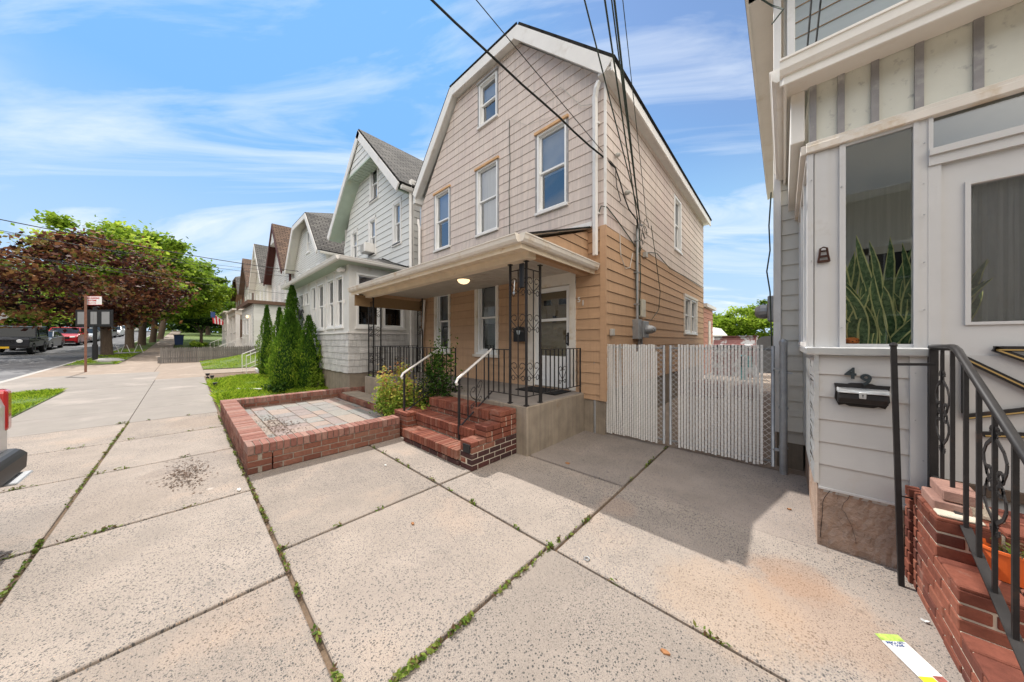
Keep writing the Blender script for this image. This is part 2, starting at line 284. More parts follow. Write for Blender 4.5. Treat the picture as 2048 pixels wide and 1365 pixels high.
glassmat('sky_glass', (.82, .83, .84), 1.45, 0, .16)
glassmat('clear_glass', (.86, .87, .86), 1.22, 0, .02)
emis('warm_lamp', (1, .72, .42), 1.1)
shingle_roof('roof_grey', (.15, .145, .14), (.24, .23, .215))
shingle_roof('roof_brown', (.17, .12, .095), (.28, .19, .14))
shingle_roof('roof_dark', (.03, .03, .03), (.06, .055, .05))
leafmat('leaf_maple', [(.025, .014, .013), (.05, .02, .016), (.10, .036, .022), (.24, .11, .045), (.14, .16, .035)], .3)
leafmat('leaf_green', [(.03, .06, .008), (.08, .14, .015), (.16, .27, .025), (.28, .40, .045), (.34, .42, .07)], .4)
leafmat('leaf_light', [(.07, .13, .012), (.18, .28, .025), (.32, .44, .045), (.48, .58, .08)], .45)
leafmat('leaf_dark', [(.01, .025, .006), (.02, .05, .01), (.045, .10, .015), (.09, .16, .02)], .3)
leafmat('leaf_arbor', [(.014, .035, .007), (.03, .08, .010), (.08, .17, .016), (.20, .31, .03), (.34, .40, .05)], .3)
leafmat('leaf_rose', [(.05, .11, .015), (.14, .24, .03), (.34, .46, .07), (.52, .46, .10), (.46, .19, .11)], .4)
leafmat('grass_blade', [(.08, .14, .015), (.19, .31, .02), (.33, .46, .035), (.45, .52, .06)], .4)
leafmat('weed', [(.05, .09, .015), (.12, .19, .03), (.20, .26, .05), (.15, .09, .05), (.10, .06, .04)], .3)
# snake plant leaf: cross bands and pale edge through UV
m, t, p = _base('snake_leaf'); u = t.nodes.new('ShaderNodeUVMap'); s_ = t.nodes.new('ShaderNodeSeparateXYZ'); t.links.new(u.outputs[0], s_.inputs[0])
mpn = t.nodes.new('ShaderNodeMapping'); mpn.inputs['Scale'].default_value = (1.5, 22, 1); t.links.new(u.outputs[0], mpn.inputs[0])
bc = _ramp(t, _noise(t, mpn.outputs[0], 1.5, 4, .7), [(.38, (.035, .10, .03)), (.62, (.20, .32, .14))])
e1 = t.nodes.new('ShaderNodeMath'); e1.operation = 'SUBTRACT'; e1.inputs[1].default_value = .5; t.links.new(s_.outputs[0], e1.inputs[0])
e2 = t.nodes.new('ShaderNodeMath'); e2.operation = 'ABSOLUTE'; t.links.new(e1.outputs[0], e2.inputs[0])
e3 = t.nodes.new('ShaderNodeMath'); e3.operation = 'GREATER_THAN'; e3.inputs[1].default_value = .36; t.links.new(e2.outputs[0], e3.inputs[0])
lc = _mix(t, e3.outputs[0], bc, (.72, .72, .32)); _set(t, p.inputs['Base Color'], lc); p.inputs['Roughness'].default_value = .5; tr = t.nodes.new('ShaderNodeBsdfTranslucent'); t.links.new(lc, tr.inputs[0]); ms = t.nodes.new('ShaderNodeMixShader'); ms.inputs[0].default_value = .35; t.links.new(p.outputs[0], ms.inputs[1]); t.links.new(tr.outputs[0], ms.inputs[2]); t.links.new(ms.outputs[0], t.nodes['Material Output'].inputs[0])
# ------------------------------------------------------------------ mesh building
def gz(x):                                  # height of the ground along the street: it climbs to the far end
    if x > -9: return 0.0
    if x > -39: return .025*(-9-x)
    if x > -110: return .75+.048*(-39-x)
    return .75+.048*71
class MB:
    def __init__(s): s.v = []; s.f = []; s.r = []; s.mi = []; s.uv = []
    def face(s, pts, var=.5, mi=0, uv=None):
        n = len(s.v); s.v += [tuple(p) for p in pts]; s.f.append(tuple(range(n, n+len(pts)))); s.r.append(var); s.mi.append(mi); s.uv.append(uv)
    def hexa(s, p, var=.5, mi=0, skip=()):
        """p: 8 points, bottom 4 then top 4 in the same order"""
        n = len(s.v); s.v += [tuple(q) for q in p]
        for k, f in enumerate(((0, 3, 2, 1), (4, 5, 6, 7), (0, 1, 5, 4), (1, 2, 6, 5), (2, 3, 7, 6), (3, 0, 4, 7))):
            if k in skip: continue
            s.f.append(tuple(n+i for i in f)); s.r.append(var); s.mi.append(mi); s.uv.append(None)
    def box(s, x0, x1, y0, y1, z0, z1, var=.5, mi=0):
        s.hexa([(x0, y0, z0), (x1, y0, z0), (x1, y1, z0), (x0, y1, z0), (x0, y0, z1), (x1, y0, z1), (x1, y1, z1), (x0, y1, z1)], var, mi)
    def pbox(s, P, u0, u1, z0, z1, d0, d1, var=.5, mi=0):
        s.hexa([P(u0, z0, d0), P(u1, z0, d0), P(u1, z0, d1), P(u0, z0, d1), P(u0, z1, d0), P(u1, z1, d0), P(u1, z1, d1), P(u0, z1, d1)], var, mi)
    def bar(s, a, b, w, h=None, var=.5, mi=0):
        """square bar from a to b"""
        a = Vector(a); b = Vector(b); d = (b-a).normalized(); h = h or w
        up = Vector((0, 0, 1)) if abs(d.z) < .9 else Vector((0, 1, 0))
        x = d.cross(up).normalized()*w/2; y = d.cross(x).normalized()*h/2
        s.hexa([a-x-y, a+x-y, a+x+y, a-x+y, b-x-y, b+x-y, b+x+y, b-x+y], var, mi)
    def tube(s, pts, r, n=6, var=.5, mi=0, cap=True):
        pts = [Vector(p) for p in pts]; rs = r if isinstance(r, (list, tuple)) else [r]*len(pts)
        base = len(s.v); ref = Vector((0, 0, 1)); prev = None
        for i, p in enumerate(pts):
            d = (pts[min(i+1, len(pts)-1)]-pts[max(i-1, 0)]).normalized()
            if prev is None:
                if abs(d.dot(ref)) > .95: ref = Vector((0, 1, 0))
                x = d.cross(ref).normalized()
            else:
                x = (prev-d*prev.dot(d)); x = x.normalized() if x.length > 1e-6 else d.orthogonal().normalized()
            prev = x; y = d.cross(x)
            for k in range(n):
                a = 2*math.pi*k/n; s.v.append(tuple(p+x*math.cos(a)*rs[i]+y*math.sin(a)*rs[i]))
        for i in range(len(pts)-1):
            for k in range(n):
                a = base+i*n+k; b = base+i*n+(k+1) % n
                s.f.append((a, b, b+n, a+n)); s.r.append(var); s.mi.append(mi); s.uv.append(None)
        if cap:
            for q in (0, len(pts)-1):
                s.f.append(tuple(base+q*n+k for k in range(n))); s.r.append(var); s.mi.append(mi); s.uv.append(None)
    def lathe(s, c, prof, n=16, var=.5, mi=0, axis='z'):
        base = len(s.v)
        for r, h in prof:
            for k in range(n):
                a = 2*math.pi*k/n; q = (r*math.cos(a), r*math.sin(a))
                v = {'z': (q[0], q[1], h), 'y': (q[0], h, q[1]), 'x': (h, q[0], q[1])}[axis]
                s.v.append((c[0]+v[0], c[1]+v[1], c[2]+v[2]))
        for i in range(len(prof)-1):
            for k in range(n):
                a = base+i*n+k; b = base+i*n+(k+1) % n
                s.f.append((a, b, b+n, a+n)); s.r.append(var); s.mi.append(mi); s.uv.append(None)
        for q in (0, len(prof)-1):
            s.f.append(tuple(base+q*n+k for k in range(n))); s.r.append(var); s.mi.append(mi); s.uv.append(None)
    def prism(s, poly, f0, f1, var=.5, mi=0):
        """poly: 2-D points; f0,f1 map a point to the two end faces"""
        n = len(s.v); k = len(poly); s.v += [tuple(f0(p)) for p in poly]+[tuple(f1(p)) for p in poly]
        fs = [tuple(range(n, n+k)), tuple(range(n+2*k-1, n+k-1, -1))]+[(n+i, n+(i+1) % k, n+k+(i+1) % k, n+k+i) for i in range(k)]
        for f in fs: s.f.append(f); s.r.append(var); s.mi.append(mi); s.uv.append(None)
def link(name, me, mats, root=None, parent=None):
    ob = bpy.data.objects.new(name, me); COL.objects.link(ob)
    for m_ in (mats if isinstance(mats, (list, tuple)) else [mats]): me.materials.append(M[m_])
    if parent is not None: ob.parent = parent
    return ob
def tagg(o, label=None, cat=None, group=None, kind=None):
    if label: o['label'] = label
    if cat: o['category'] = cat
    if group: o['group'] = group
    if kind: o['kind'] = kind
    return o
def mesh_of(mb, name, origin=(0, 0, 0)):
    me = bpy.data.meshes.new(name); o = origin
    me.from_pydata([(x-o[0], y-o[1], z-o[2]) for x, y, z in mb.v], [], mb.f)
    a = me.attributes.new('var', 'FLOAT', 'FACE'); a.data.foreach_set('value', mb.r)
    me.polygons.foreach_set('material_index', mb.mi)
    if any(u is not None for u in mb.uv):
        ul = me.uv_layers.new(name='UVMap')
        for pi, pol in enumerate(me.polygons):
            u = mb.uv[pi]
            if u:
                for k, li in enumerate(pol.loop_indices): ul.data[li].uv = u[k]
    me.update(); return me
class Thing:
    """an Empty at the thing's base; parts are meshes written in world coordinates"""
    def __init__(s, name, label, cat, loc, group=None):
        s.o = bpy.data.objects.new(name, None); COL.objects.link(s.o); s.loc = loc; s.o.location = loc; s.o.empty_display_size = .2
        tagg(s.o, label, cat, group)
    def part(s, name, mb, mats, parent=None, bevel=0, smooth=False, label=None):
        me = mesh_of(mb, name, s.loc); ob = link(name, me, mats, parent=parent or s.o)
        fin(ob, bevel, smooth)
        if label: ob['label'] = label
        return ob
def fin(ob, bevel=0, smooth=False):
    if smooth:
        ob.data.polygons.foreach_set('use_smooth', [True]*len(ob.data.polygons))
    if bevel:
        bm_ = bmesh.new(); bm_.from_mesh(ob.data); bmesh.ops.recalc_face_normals(bm_, faces=bm_.faces); bm_.to_mesh(ob.data); bm_.free()
        b = ob.modifiers.new('bevel', 'BEVEL'); b.width = bevel; b.segments = 3 if bevel >= .028 else 1; b.limit_method = 'ANGLE'; b.angle_limit = R_(50)
def solo(name, mb, mats, label, cat, group=None, kind=None, origin=None, bevel=0, smooth=False):
    if origin is None:
        v = np.array(mb.v); origin = (float(v[:, 0].mean()), float(v[:, 1].mean()), float(v[:, 2].min()))
    me = mesh_of(mb, name, origin); ob = link(name, me, mats); ob.location = origin; fin(ob, bevel, smooth)
    return tagg(ob, label, cat, group, kind)
def struct(name, mb, mats, bevel=0):
    me = mesh_of(mb, name); ob = link(name, me, mats); fin(ob, bevel); ob['kind'] = 'structure'; return ob
def copy_thing(root, loc, label=None, rot=None):
    def cp(o, par):
        c = o.copy(); COL.objects.link(c)
        if par is not None: c.parent = par
        for ch in list(o.children): cp(ch, c)
        return c
    r = cp(root, None); r.location = loc
    if label: r['label'] = label
    if rot is not None: r.rotation_euler = (0, 0, rot)
    return r
def quads(name, V, var, mat, origin, parent=None):
    """V: (n,4,3) world quads"""
    n = len(V); me = bpy.data.meshes.new(name)
    W = (V.reshape(-1, 3)-np.array(origin)).astype(np.float32)
    me.vertices.add(4*n); me.vertices.foreach_set('co', W.ravel())
    me.loops.add(4*n); me.loops.foreach_set('vertex_index', np.arange(4*n, dtype=np.int32))
    me.polygons.add(n); me.polygons.foreach_set('loop_start', np.arange(0, 4*n, 4, dtype=np.int32))
    try: me.polygons.foreach_set('loop_total', np.full(n, 4, dtype=np.int32))
    except Exception: pass
    me.update(calc_edges=True)
    a = me.attributes.new('var', 'FLOAT', 'FACE'); a.data.foreach_set('value', var.astype(np.float32))
    ob = bpy.data.objects.new(name, me); COL.objects.link(ob); me.materials.append(M[mat])
    if parent is not None: ob.parent = parent
    else: ob.location = origin
    return ob
def leaf_quads(c, size, rg, up=.35, aspect=1.4):
    """random leaf quads centred on c (n,3)"""
    n = len(c); nrm = rg.normal(size=(n, 3)); nrm[:, 2] = np.abs(nrm[:, 2])+up; nrm /= np.linalg.norm(nrm, axis=1)[:, None]
    a = rg.normal(size=(n, 3)); a -= nrm*(a*nrm).sum(1)[:, None]; a /= np.linalg.norm(a, axis=1)[:, None]
    b = np.cross(nrm, a); s = size*rg.uniform(.6, 1.3, size=(n, 1))
    a = a*s*aspect*.5; b = b*s*.5
    return np.stack([c-a, c+b*.9-a*.1, c+a, c-b*.9-a*.1], axis=1)

# wall planes: P(u, z, d) with d outwards
def front(Y): return lambda u, z, d: (u, Y-d, z)         # facing the street (-Y)
def side(X): return lambda u, z, d: (X+d, u, z)          # facing +X
def sideneg(X): return lambda u, z, d: (X-d, u, z)       # facing -X
def siding(mb, P, z0, z1, bounds, holes=(), h=.183, lip=.013, kinks=(), joints=0, seed=1, shift=0):
    """lap siding: bounds(z)->(uL,uR); holes (u0,u1,z0,z1)"""
    rg = random.Random(seed); zc = z0-shift; k = 0
    while zc < z1-1e-4:
        a, b = max(zc, z0), min(zc+h, z1); bot = zc >= z0-1e-6
        cuts = sorted({a, b} | {z for z in kinks if a < z < b} | {z for hh in holes for z in hh[2:] if a < z < b})
        var = rg.random()
        for q in range(len(cuts)-1):
            za, zb = cuts[q], cuts[q+1]; zm = (za+zb)/2
            la, ra = bounds(za+1e-5); lb, rb = bounds(zb-1e-5)
            cutsu = sorted((hh[0], hh[1]) for hh in holes if hh[2] < zm < hh[3])
            segs = []; ua, ub = la, lb
            for c0, c1 in cutsu:
                if c0 > min(ua, ub): segs.append((ua, c0, ub, c0))
                ua = ub = c1
            if ua < ra or ub < rb: segs.append((ua, ra, ub, rb))
            da = lip*(1-(za-zc)/h)+.002; db = lip*(1-(zb-zc)/h)+.002
            for s0, s1, t0, t1 in segs:
                if s1-s0 < 1e-4 and t1-t0 < 1e-4: continue
                cuts_ = [0, 1]
                if joints and q == 0:
                    wdt = max(s1-s0, 1e-3); n = int(wdt/joints); off = rg.random()*joints
                    cuts_ = [0]+[(off+i*joints)/wdt for i in range(n+1) if 0 < (off+i*joints)/wdt < 1]+[1]
                for i in range(len(cuts_)-1):
                    e0, e1 = cuts_[i], cuts_[i+1]; v_ = min(1, max(0, var*.6+rg.random()*.4)) if joints else var
                    g = 0
                    A0 = s0+(s1-s0)*e0+g; A1 = s0+(s1-s0)*e1; B0 = t0+(t1-t0)*e0+g; B1 = t0+(t1-t0)*e1
                    mb.face([P(A0, za, da), P(A1, za, da), P(B1, zb, db), P(B0, zb, db)], v_, 0)
                if q == 0 and bot: mb.face([P(s0, za, 0), P(s1, za, 0), P(s1, za, da), P(s0, za, da)], .5, 1)
        zc += h; k += 1
def window(T, P, u0, u1, z0, z1, fmat='window_frame', glass='glass', casing=.05, cmat=None, blind=None, mid=True, depth=.16, split=.5, proud=.02, sill=True, sillmat=None, top=None, lower='dark_room', name='window'):
    """double-hung window in the hole u0..u1,z0..z1; sub-parts pane, sill, blind"""
    f = MB(); c = casing
    for a, b, e, g in ((u0, u0+c, z0, z1), (u1-c, u1, z0, z1), (u0+c, u1-c, z1-c, z1), (u0+c, u1-c, z0, z0+c)): f.pbox(P, a, b, e, g, -depth, proud)
    zm = z0+(z1-z0)*split; s = .028; i0, i1 = u0+c, u1-c
    panes = []
    if mid:
        for (a, b, d) in ((zm, z1-c, -.035), (z0+c, zm+.02, -.065)):
            for x0, x1, y0, y1 in ((i0, i0+s, a, b), (i1-s, i1, a, b), (i0+s, i1-s, b-s, b), (i0+s, i1-s, a, a+s*1.2)): f.pbox(P, x0, x1, y0, y1, d-.028, d)
            panes.append((i0+s, i1-s, a+s*1.2, b-s, d-.014))
    else:
        for x0, x1, y0, y1 in ((i0, i0+s, z0+c, z1-c), (i1-s, i1, z0+c, z1-c), (i0+s, i1-s, z1-c-s, z1-c), (i0+s, i1-s, z0+c, z0+c+s)): f.pbox(P, x0, x1, y0, y1, -.06, -.03)
        panes.append((i0+s, i1-s, z0+c+s, z1-c-s, -.045))
    fr = T.part(name, f, fmat)
    g = MB()
    for a, b, e, h, d in panes: g.face([P(a, e, d), P(b, e, d), P(b, h, d), P(a, h, d)])
    T.part('pane', g, glass, parent=fr)
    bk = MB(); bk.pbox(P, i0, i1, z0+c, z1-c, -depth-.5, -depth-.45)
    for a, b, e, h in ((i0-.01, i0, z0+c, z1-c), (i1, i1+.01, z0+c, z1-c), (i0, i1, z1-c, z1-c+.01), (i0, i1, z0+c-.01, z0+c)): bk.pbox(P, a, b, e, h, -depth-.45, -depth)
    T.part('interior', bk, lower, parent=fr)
    if blind:
        b_ = MB(); zb = z0+c+(z1-z0-2*c)*blind[1]; n = int((z1-c-zb)/.028) if blind[0] == 'slats' else 1
        if n > 1:
            for k in range(n): zz = zb+k*.028; b_.face([P(i0+.01, zz, -depth+.02), P(i1-.01, zz, -depth+.02), P(i1-.01, zz+.024, -depth+.035), P(i0+.01, zz+.024, -depth+.035)])
        else: b_.face([P(i0+.005, zb, -depth+.02), P(i1-.005, zb, -depth+.02), P(i1-.005, z1-c, -depth+.02), P(i0+.005, z1-c, -depth+.02)])
        T.part('blind', b_, 'blind' if blind[0] != 'curtain' else 'curtain', parent=fr)
    if sill:
        s_ = MB(); s_.pbox(P, u0-.04, u1+.04, z0-.045, z0, -.01, proud+.03); T.part('sill', s_, sillmat or fmat, parent=fr)
    if cmat:
        k = MB(); w_ = .045
        for a, b, e, h in ((u0-w_, u0, z0, z1+.02), (u1, u1+w_, z0, z1+.02)): k.pbox(P, a, b, e, h, -.02, proud-.003)
        T.part('casing', k, cmat, parent=fr)
    if top:
        k = MB(); k.pbox(P, u0-.05, u1+.05, z1, z1+.045, -.02, proud+.035); T.part('head_trim', k, top, parent=fr)
    return fr
def roofquad(mb, a, b, c, d, th=.05, mi=0, mi2=1):
    """sloping slab: a,b along the eave, c,d along the ridge, UV in metres"""
    a, b, c, d = map(Vector, (a, b, c, d)); u = (b-a).length; v = (d-a).length; n = (b-a).cross(d-a).normalized()
    if n.z < 0: n = -n
    t = n*th
    off = (c-d).length
    mb.face([a+t, b+t, c+t, d+t], .5, mi, [(0, 0), (u, 0), (u*.5+off*.5, v), (u*.5-off*.5, v)])
    mb.face([a, b, c, d], .5, mi2)
    for p, q in ((a, b), (b, c), (c, d), (d, a)): mb.face([p, q, q+t, p+t], .5, mi, [(0, 0), (1, 0), (1, .05), (0, .05)])
def run(mb, a, b, prof, var=.5, mi=0):
    """extrude profile [(out, up)] from a to b; 'out' is to the right-hand side of a->b"""
    a = Vector(a); b = Vector(b); d = (b-a); o = Vector((d.y, -d.x, 0)).normalized(); Z = Vector((0, 0, 1))
    mb.prism(prof, lambda p: a+o*p[0]+Z*p[1], lambda p: b+o*p[0]+Z*p[1], var, mi)
GUTTER = [(0, 0), (.06, 0), (.085, .03), (.095, .075), (.105, .08), (.105, .095), (0, .095)]
def brickwork(mb, mc, x0, x1, y0, y1, z0, nc, ch=.067, bl=.2, seed=1, d=.09, vf=None, jit=.0015, faces='xXyY'):
    """solid brick block: mortar core in mc, bricks on its sides in mb"""
    rg = random.Random(seed); g = .0105; e = .006
    mc.box(x0+e, x1-e, y0+e, y1-e, z0, z0+max(nc, .2)*ch-g-.005)
    for k in range(nc):
        za = z0+k*ch; zb = za+ch-g; xfull = (k % 2 == 0)
        def rowx(ya, yb, a, b):
            x = a; first = True
            while x < b-.02:
                w_ = bl/2 if (first and k % 2 and not endx) else bl
                xe = min(x+w_, b)
                if b-xe < .04: xe = b
                j = rg.uniform(-jit, jit); v = vf(x, ya, za, rg) if vf else rg.random()
                mb.box(x, (xe-g if xe < b else xe), ya-j, yb-j, za, zb, v); x = xe; first = False
        def rowy(xa, xb, a, b):
            y = a; first = True
            while y < b-.02:
                w_ = bl/2 if (first and k % 2 and not endy) else bl
                ye = min(y+w_, b)
                if b-ye < .04: ye = b
                j = rg.uniform(-jit, jit); v = vf(xa, y, za, rg) if vf else rg.random()
                mb.box(xa-j, xb-j, y, (ye-g if ye < b else ye), za, zb, v); y = ye; first = False
        endx = 'x' in faces or 'X' in faces; endy = 'y' in faces or 'Y' in faces
        xa, xb = (x0, x1) if (xfull or not endx) else (x0+(d+g if 'x' in faces else 0), x1-(d+g if 'X' in faces else 0))
        ya, yb = (y0+(d+g if 'y' in faces else 0), y1-(d+g if 'Y' in faces else 0)) if (xfull and endy) else (y0, y1)
        if 'y' in faces: rowx(y0, y0+d, xa, xb)
        if 'Y' in faces: rowx(y1-d, y1, xa, xb)
        if 'x' in faces: rowy(x0, x0+d, ya, yb)
        if 'X' in faces: rowy(x1-d, x1, ya, yb)
def rowlock(mb, x0, x1, y0, y1, z0, h, along='x', w=.067, seed=2, vf=None, over=0):
    rg = random.Random(seed); g = .0085
    a, b = (x0, x1) if along == 'x' else (y0, y1); n = max(1, round((b-a)/w)); w = (b-a)/n
    for k in range(n):
        p, q = a+k*w, a+(k+1)*w-g; j = rg.uniform(-.002, .002); v = vf(p, 0, z0, rg) if vf else rg.random()
        if along == 'x': mb.box(p, q, y0-over+j, y1+over+j, z0, z0+h+j, v)
        else: mb.box(x0-over+j, x1+over+j, p, q, z0, z0+h+j, v)
def spiral(cx, cz, r, a0, turns, n=14, end=.2):
    return [(cx+r*(1-(1-end)*k/n)*math.cos(a0+turns*2*math.pi*k/n), cz+r*(1-(1-end)*k/n)*math.sin(a0+turns*2*math.pi*k/n)) for k in range(n+1)]
def heart(mb, P, uc, z0, z1, w, r=.0055):
    """wrought-iron heart scroll: big curls at the top, small curls at the foot"""
    h = z1-z0; R1 = w*.25; R2 = w*.17
    for s in (-1, 1):
        pts = list(reversed(spiral(R1, z1-R1-z0, R1, 0, .95, 14)))          # top curl
        pts += [(w*.42, h*.62), (w*.22, h*.42), (0.0+w*.03, h*.27), (w*.12, h*.16)]
        pts += [(R2+q[0]-R2+w*.14, q[1]) for q in spiral(R2*.9, R2, R2, 1.2, -.8, 10)]
        mb.tube([P(uc+s*u, z0+z, 0) for u, z in pts], r, 4)
# ================================================================== SETTING
def sheet(name, x0, x1, y0, y1, dz, mat, step=4.0, z1=None):
    mb = MB(); n = max(1, int((x1-x0)/step)); xs = [x0+(x1-x0)*i/n for i in range(n+1)]
    for a, b in zip(xs, xs[1:]): mb.face([(a, y0, gz(a)+dz), (b, y0, gz(b)+dz), (b, y1, gz(b)+dz), (a, y1, gz(a)+dz)])
    return struct(name, mb, mat)
sheet('ground', -900, 500, -500, 700, -.17, 'earth_grass', 8)
sheet('road', -420, 60, -9.3, -4.02, -.115, 'asphalt', 3)
kb = MB()
def strip_boxes(mb, x0, x1, y0, y1, za, zb, step=3.0, gap=0, var=None):
    n = max(1, int(round((x1-x0)/step))); rg = random.Random(int(x0*7+y0*3))
    for i in range(n):
        a = x0+(x1-x0)*i/n+gap/2; b = x0+(x1-x0)*(i+1)/n-gap/2
        mb.hexa([(a, y0, gz(a)+za), (b, y0, gz(b)+za), (b, y1, gz(b)+za), (a, y1, gz(a)+za), (a, y0, gz(a)+zb), (b, y0, gz(b)+zb), (b, y1, gz(b)+zb), (a, y1, gz(a)+zb)], rg.random())
strip_boxes(kb, -120, 20, -4.02, -3.86, -.2, -.004, 2.4, .01); strip_boxes(kb, -120, 20, -9.46, -9.3, -.2, .0, 2.4, .01)
struct('kerb', kb, 'kerb_stone', .01)
sheet('joint_soil', -40, 14, -3.86, 4.6, -.022, 'dirt', 2)
# old slabs of the sidewalk and forecourt, each its own casting with open joints
ag = MB(); fi = MB(); g_ = .013
def slab(mb, x0, x1, y0, y1, dz=0, j=True):
    z = dz; v_ = abs(math.sin(x0*12.9+y0*78.2)); k_ = .004*math.sin(x0*5+y0*3)
    mb.hexa([(x0+g_, y0+g_, z-.07), (x1-g_, y0+g_, z-.07), (x1-g_, y1-g_, z-.07), (x0+g_, y1-g_, z-.07), (x0+g_, y0+g_, z), (x1-g_, y0+g_, z+k_), (x1-g_, y1-g_, z), (x0+g_, y1-g_, z+k_)], v_)
slab(ag, -4.45, -2.67, .45, 1.79, .002); slab(ag, -2.67, -1.27, .45, 1.79); slab(ag, -1.27, 3.2, .45, 1.79, .003)
slab(ag, -4.45, -2.67, 1.79, 2.30, .001); slab(ag, -2.67, -1.22, 1.79, 3.05, .002); slab(ag, -1.22, 3.2, 1.79, 3.2, 0)
slab(fi, -2.66, -1.22, 3.05, 4.66, .004); slab(fi, -1.22, .25, 3.05, 4.66, .002)
xs = [-8.94, -7.35, -5.74, -3.98, -2.38, -.6, 1.2, 3.2]
for a, b in zip(xs, xs[1:]):
    slab(ag if a > -9 else fi, a, b, -.73, .45, .001*((int(a*10)) % 3)); slab(ag, a, b, -2.25, -.73, .001*((int(a*7)) % 4))
slab(ag, -3.2, 3.2, -3.86, -2.25)
struct('forecourt_paving', ag, 'aggregate', .006); struct('driveway_paving', fi, 'aggregate_fine', .006)
sm = MB(); strip_boxes(sm, -14.7, -8.94, -2.25, -.74, -.1, 0, 1.6, .008); strip_boxes(sm, -14.7, -8.94, -.73, .45, -.1, .002, 1.6, .008)
strip_boxes(sm, -19.2, -14.7, -3.86, -.74, -.1, .003, 1.5, .009); strip_boxes(sm, -16.2, -14.7, -.73, .45, -.1, .001, 1.5, .009)
struct('sidewalk', sm, 'smooth_concrete', .004)
om = MB(); strip_boxes(om, -24.5, -19.2, -3.86, -.9, -.1, 0, 1.75, .01); strip_boxes(om, -120, -24.5, -2.3, -.9, -.1, 0, 1.75, .012); strip_boxes(om, -24.1, -16.2, -.89, .5, -.1, .002, 1.6, .012); strip_boxes(om, -40, -24.1, -.89, -.3, -.1, .002, 1.6, .012)
strip_boxes(om, -19.0, -17.2, .5, 4.5, -.1, .004, 1.8, .01); strip_boxes(om, -120, 20, -11.2, -9.46, -.1, 0, 2.2, .012)
struct('old_sidewalk', om, 'old_concrete', .004)
# lawns and verges: soil with real blades
def lawn(name, x0, x1, y0, y1, zf, step=.6):
    mb = MB(); nx = max(1, int((x1-x0)/step)); ny = max(1, int((y1-y0)/step))
    P = lambda i, j: (x0+(x1-x0)*i/nx, y0+(y1-y0)*j/ny)
    for i in range(nx):
        for j in range(ny): mb.face([(*P(a, b), zf(*P(a, b))) for a, b in ((i, j), (i+1, j), (i+1, j+1), (i, j+1))])
    return struct(name, mb, 'earth_grass')
z53 = lambda x, y: gz(x)+.03+.03*math.sin(x*1.7)*math.sin(y*2.1)
mound = lambda x, y: gz(x)+.03+.42*max(0, min(1, (y-.5)/2.2))*max(0, min(1, (-19.0-x)/1.6))
vg = lambda x, y: gz(x)+.015
lawn('front_lawn', -14.9, -8.42, .48, 3.6, z53); lawn('raised_lawn', -24.0, -19.0, .5, 4.5, mound, .4)
lawn('verge', -14.6, -9.2, -3.86, -2.25, vg); lawn('tree_verge', -120, -24.5, -3.86, -2.3, vg, 2)
lawn('side_yard', -15.0, -8.4, 3.55, 4.5, lambda x, y: gz(x)+.012)
def grass(name, n, x0, x1, y0, y1, zf, hgt, wid, seed, label, lean=.5, mat='grass_blade', mask=None):
    rg = np.random.default_rng(seed); x = rg.uniform(x0, x1, n); y = rg.uniform(y0, y1, n)
    if mask is not None: k = mask(x, y, rg); x, y = x[k], y[k]
    n = len(x); z = np.array([zf(a, b) for a, b in zip(x, y)]); h = hgt*rg.uniform(.4, 1.3, n)*(.75+.5*np.sin(x*2.3)*np.sin(y*3.1)); a = rg.uniform(0, 2*np.pi, n)
    dx, dy = np.cos(a)*wid, np.sin(a)*wid; lx, ly = rg.normal(0, lean, n)*h, rg.normal(0, lean, n)*h
    b = np.stack([x, y, z-.01], 1); t = b+np.stack([lx, ly, h], 1); m_ = b+np.stack([lx*.35, ly*.35, h*.6], 1)
    D = np.stack([dx, dy, np.zeros(n)], 1)
    V = np.stack([b-D, b+D, m_+D*.8, t], 1)
    o = quads(name, V, rg.random(n), mat, (float(x.mean()), float(y.mean()), 0.0)); tagg(o, label, 'grass', None, 'stuff'); return o
grass('lawn_grass', 36000, -14.9, -8.42, .5, 3.5, z53, .13, .006, 1, 'bright uncut grass of the small lawn beside the brick planter')
grass('lawn_grass', 16000, -23.9, -19.0, .5, 4.4, mound, .045, .009, 2, 'short grass on the raised lawn in front of the picket fence')
grass('verge_grass', 14000, -14.6, -9.3, -3.8, -2.27, vg, .085, .006, 3, 'green grass strip between kerb and sidewalk beside the silver vehicle')
grass('verge_grass', 9000, -40, -24.5, -3.8, -2.35, vg, .08, .012, 4, 'patchy grass around the trunks of the street trees', mask=lambda x, y, r: np.sin(x*1.1)+np.sin(y*3+x*.7) > -.5)
def joint_weeds(name, segs, n, seed, label, h=.03):
    rg = np.random.default_rng(seed); P = []
    for (x0, y0, x1, y1, dens) in segs:
        k = int(n*dens*math.hypot(x1-x0, y1-y0)); cl = rg.uniform(0, 1, max(2, k//14)); t = np.clip(rg.choice(cl, k)+rg.normal(0, .012, k), 0, 1)
        P.append(np.stack([x0+(x1-x0)*t+rg.normal(0, .006, k), y0+(y1-y0)*t+rg.normal(0, .006, k), rg.uniform(-.008, h, k)], 1))
    c = np.concatenate(P); V = leaf_quads(c, .016, rg, .6, 2.0)
    o = quads(name, V, rg.random(len(c)), 'weed', (0, 0, 0)); tagg(o, label, 'weeds', None, 'stuff'); return o
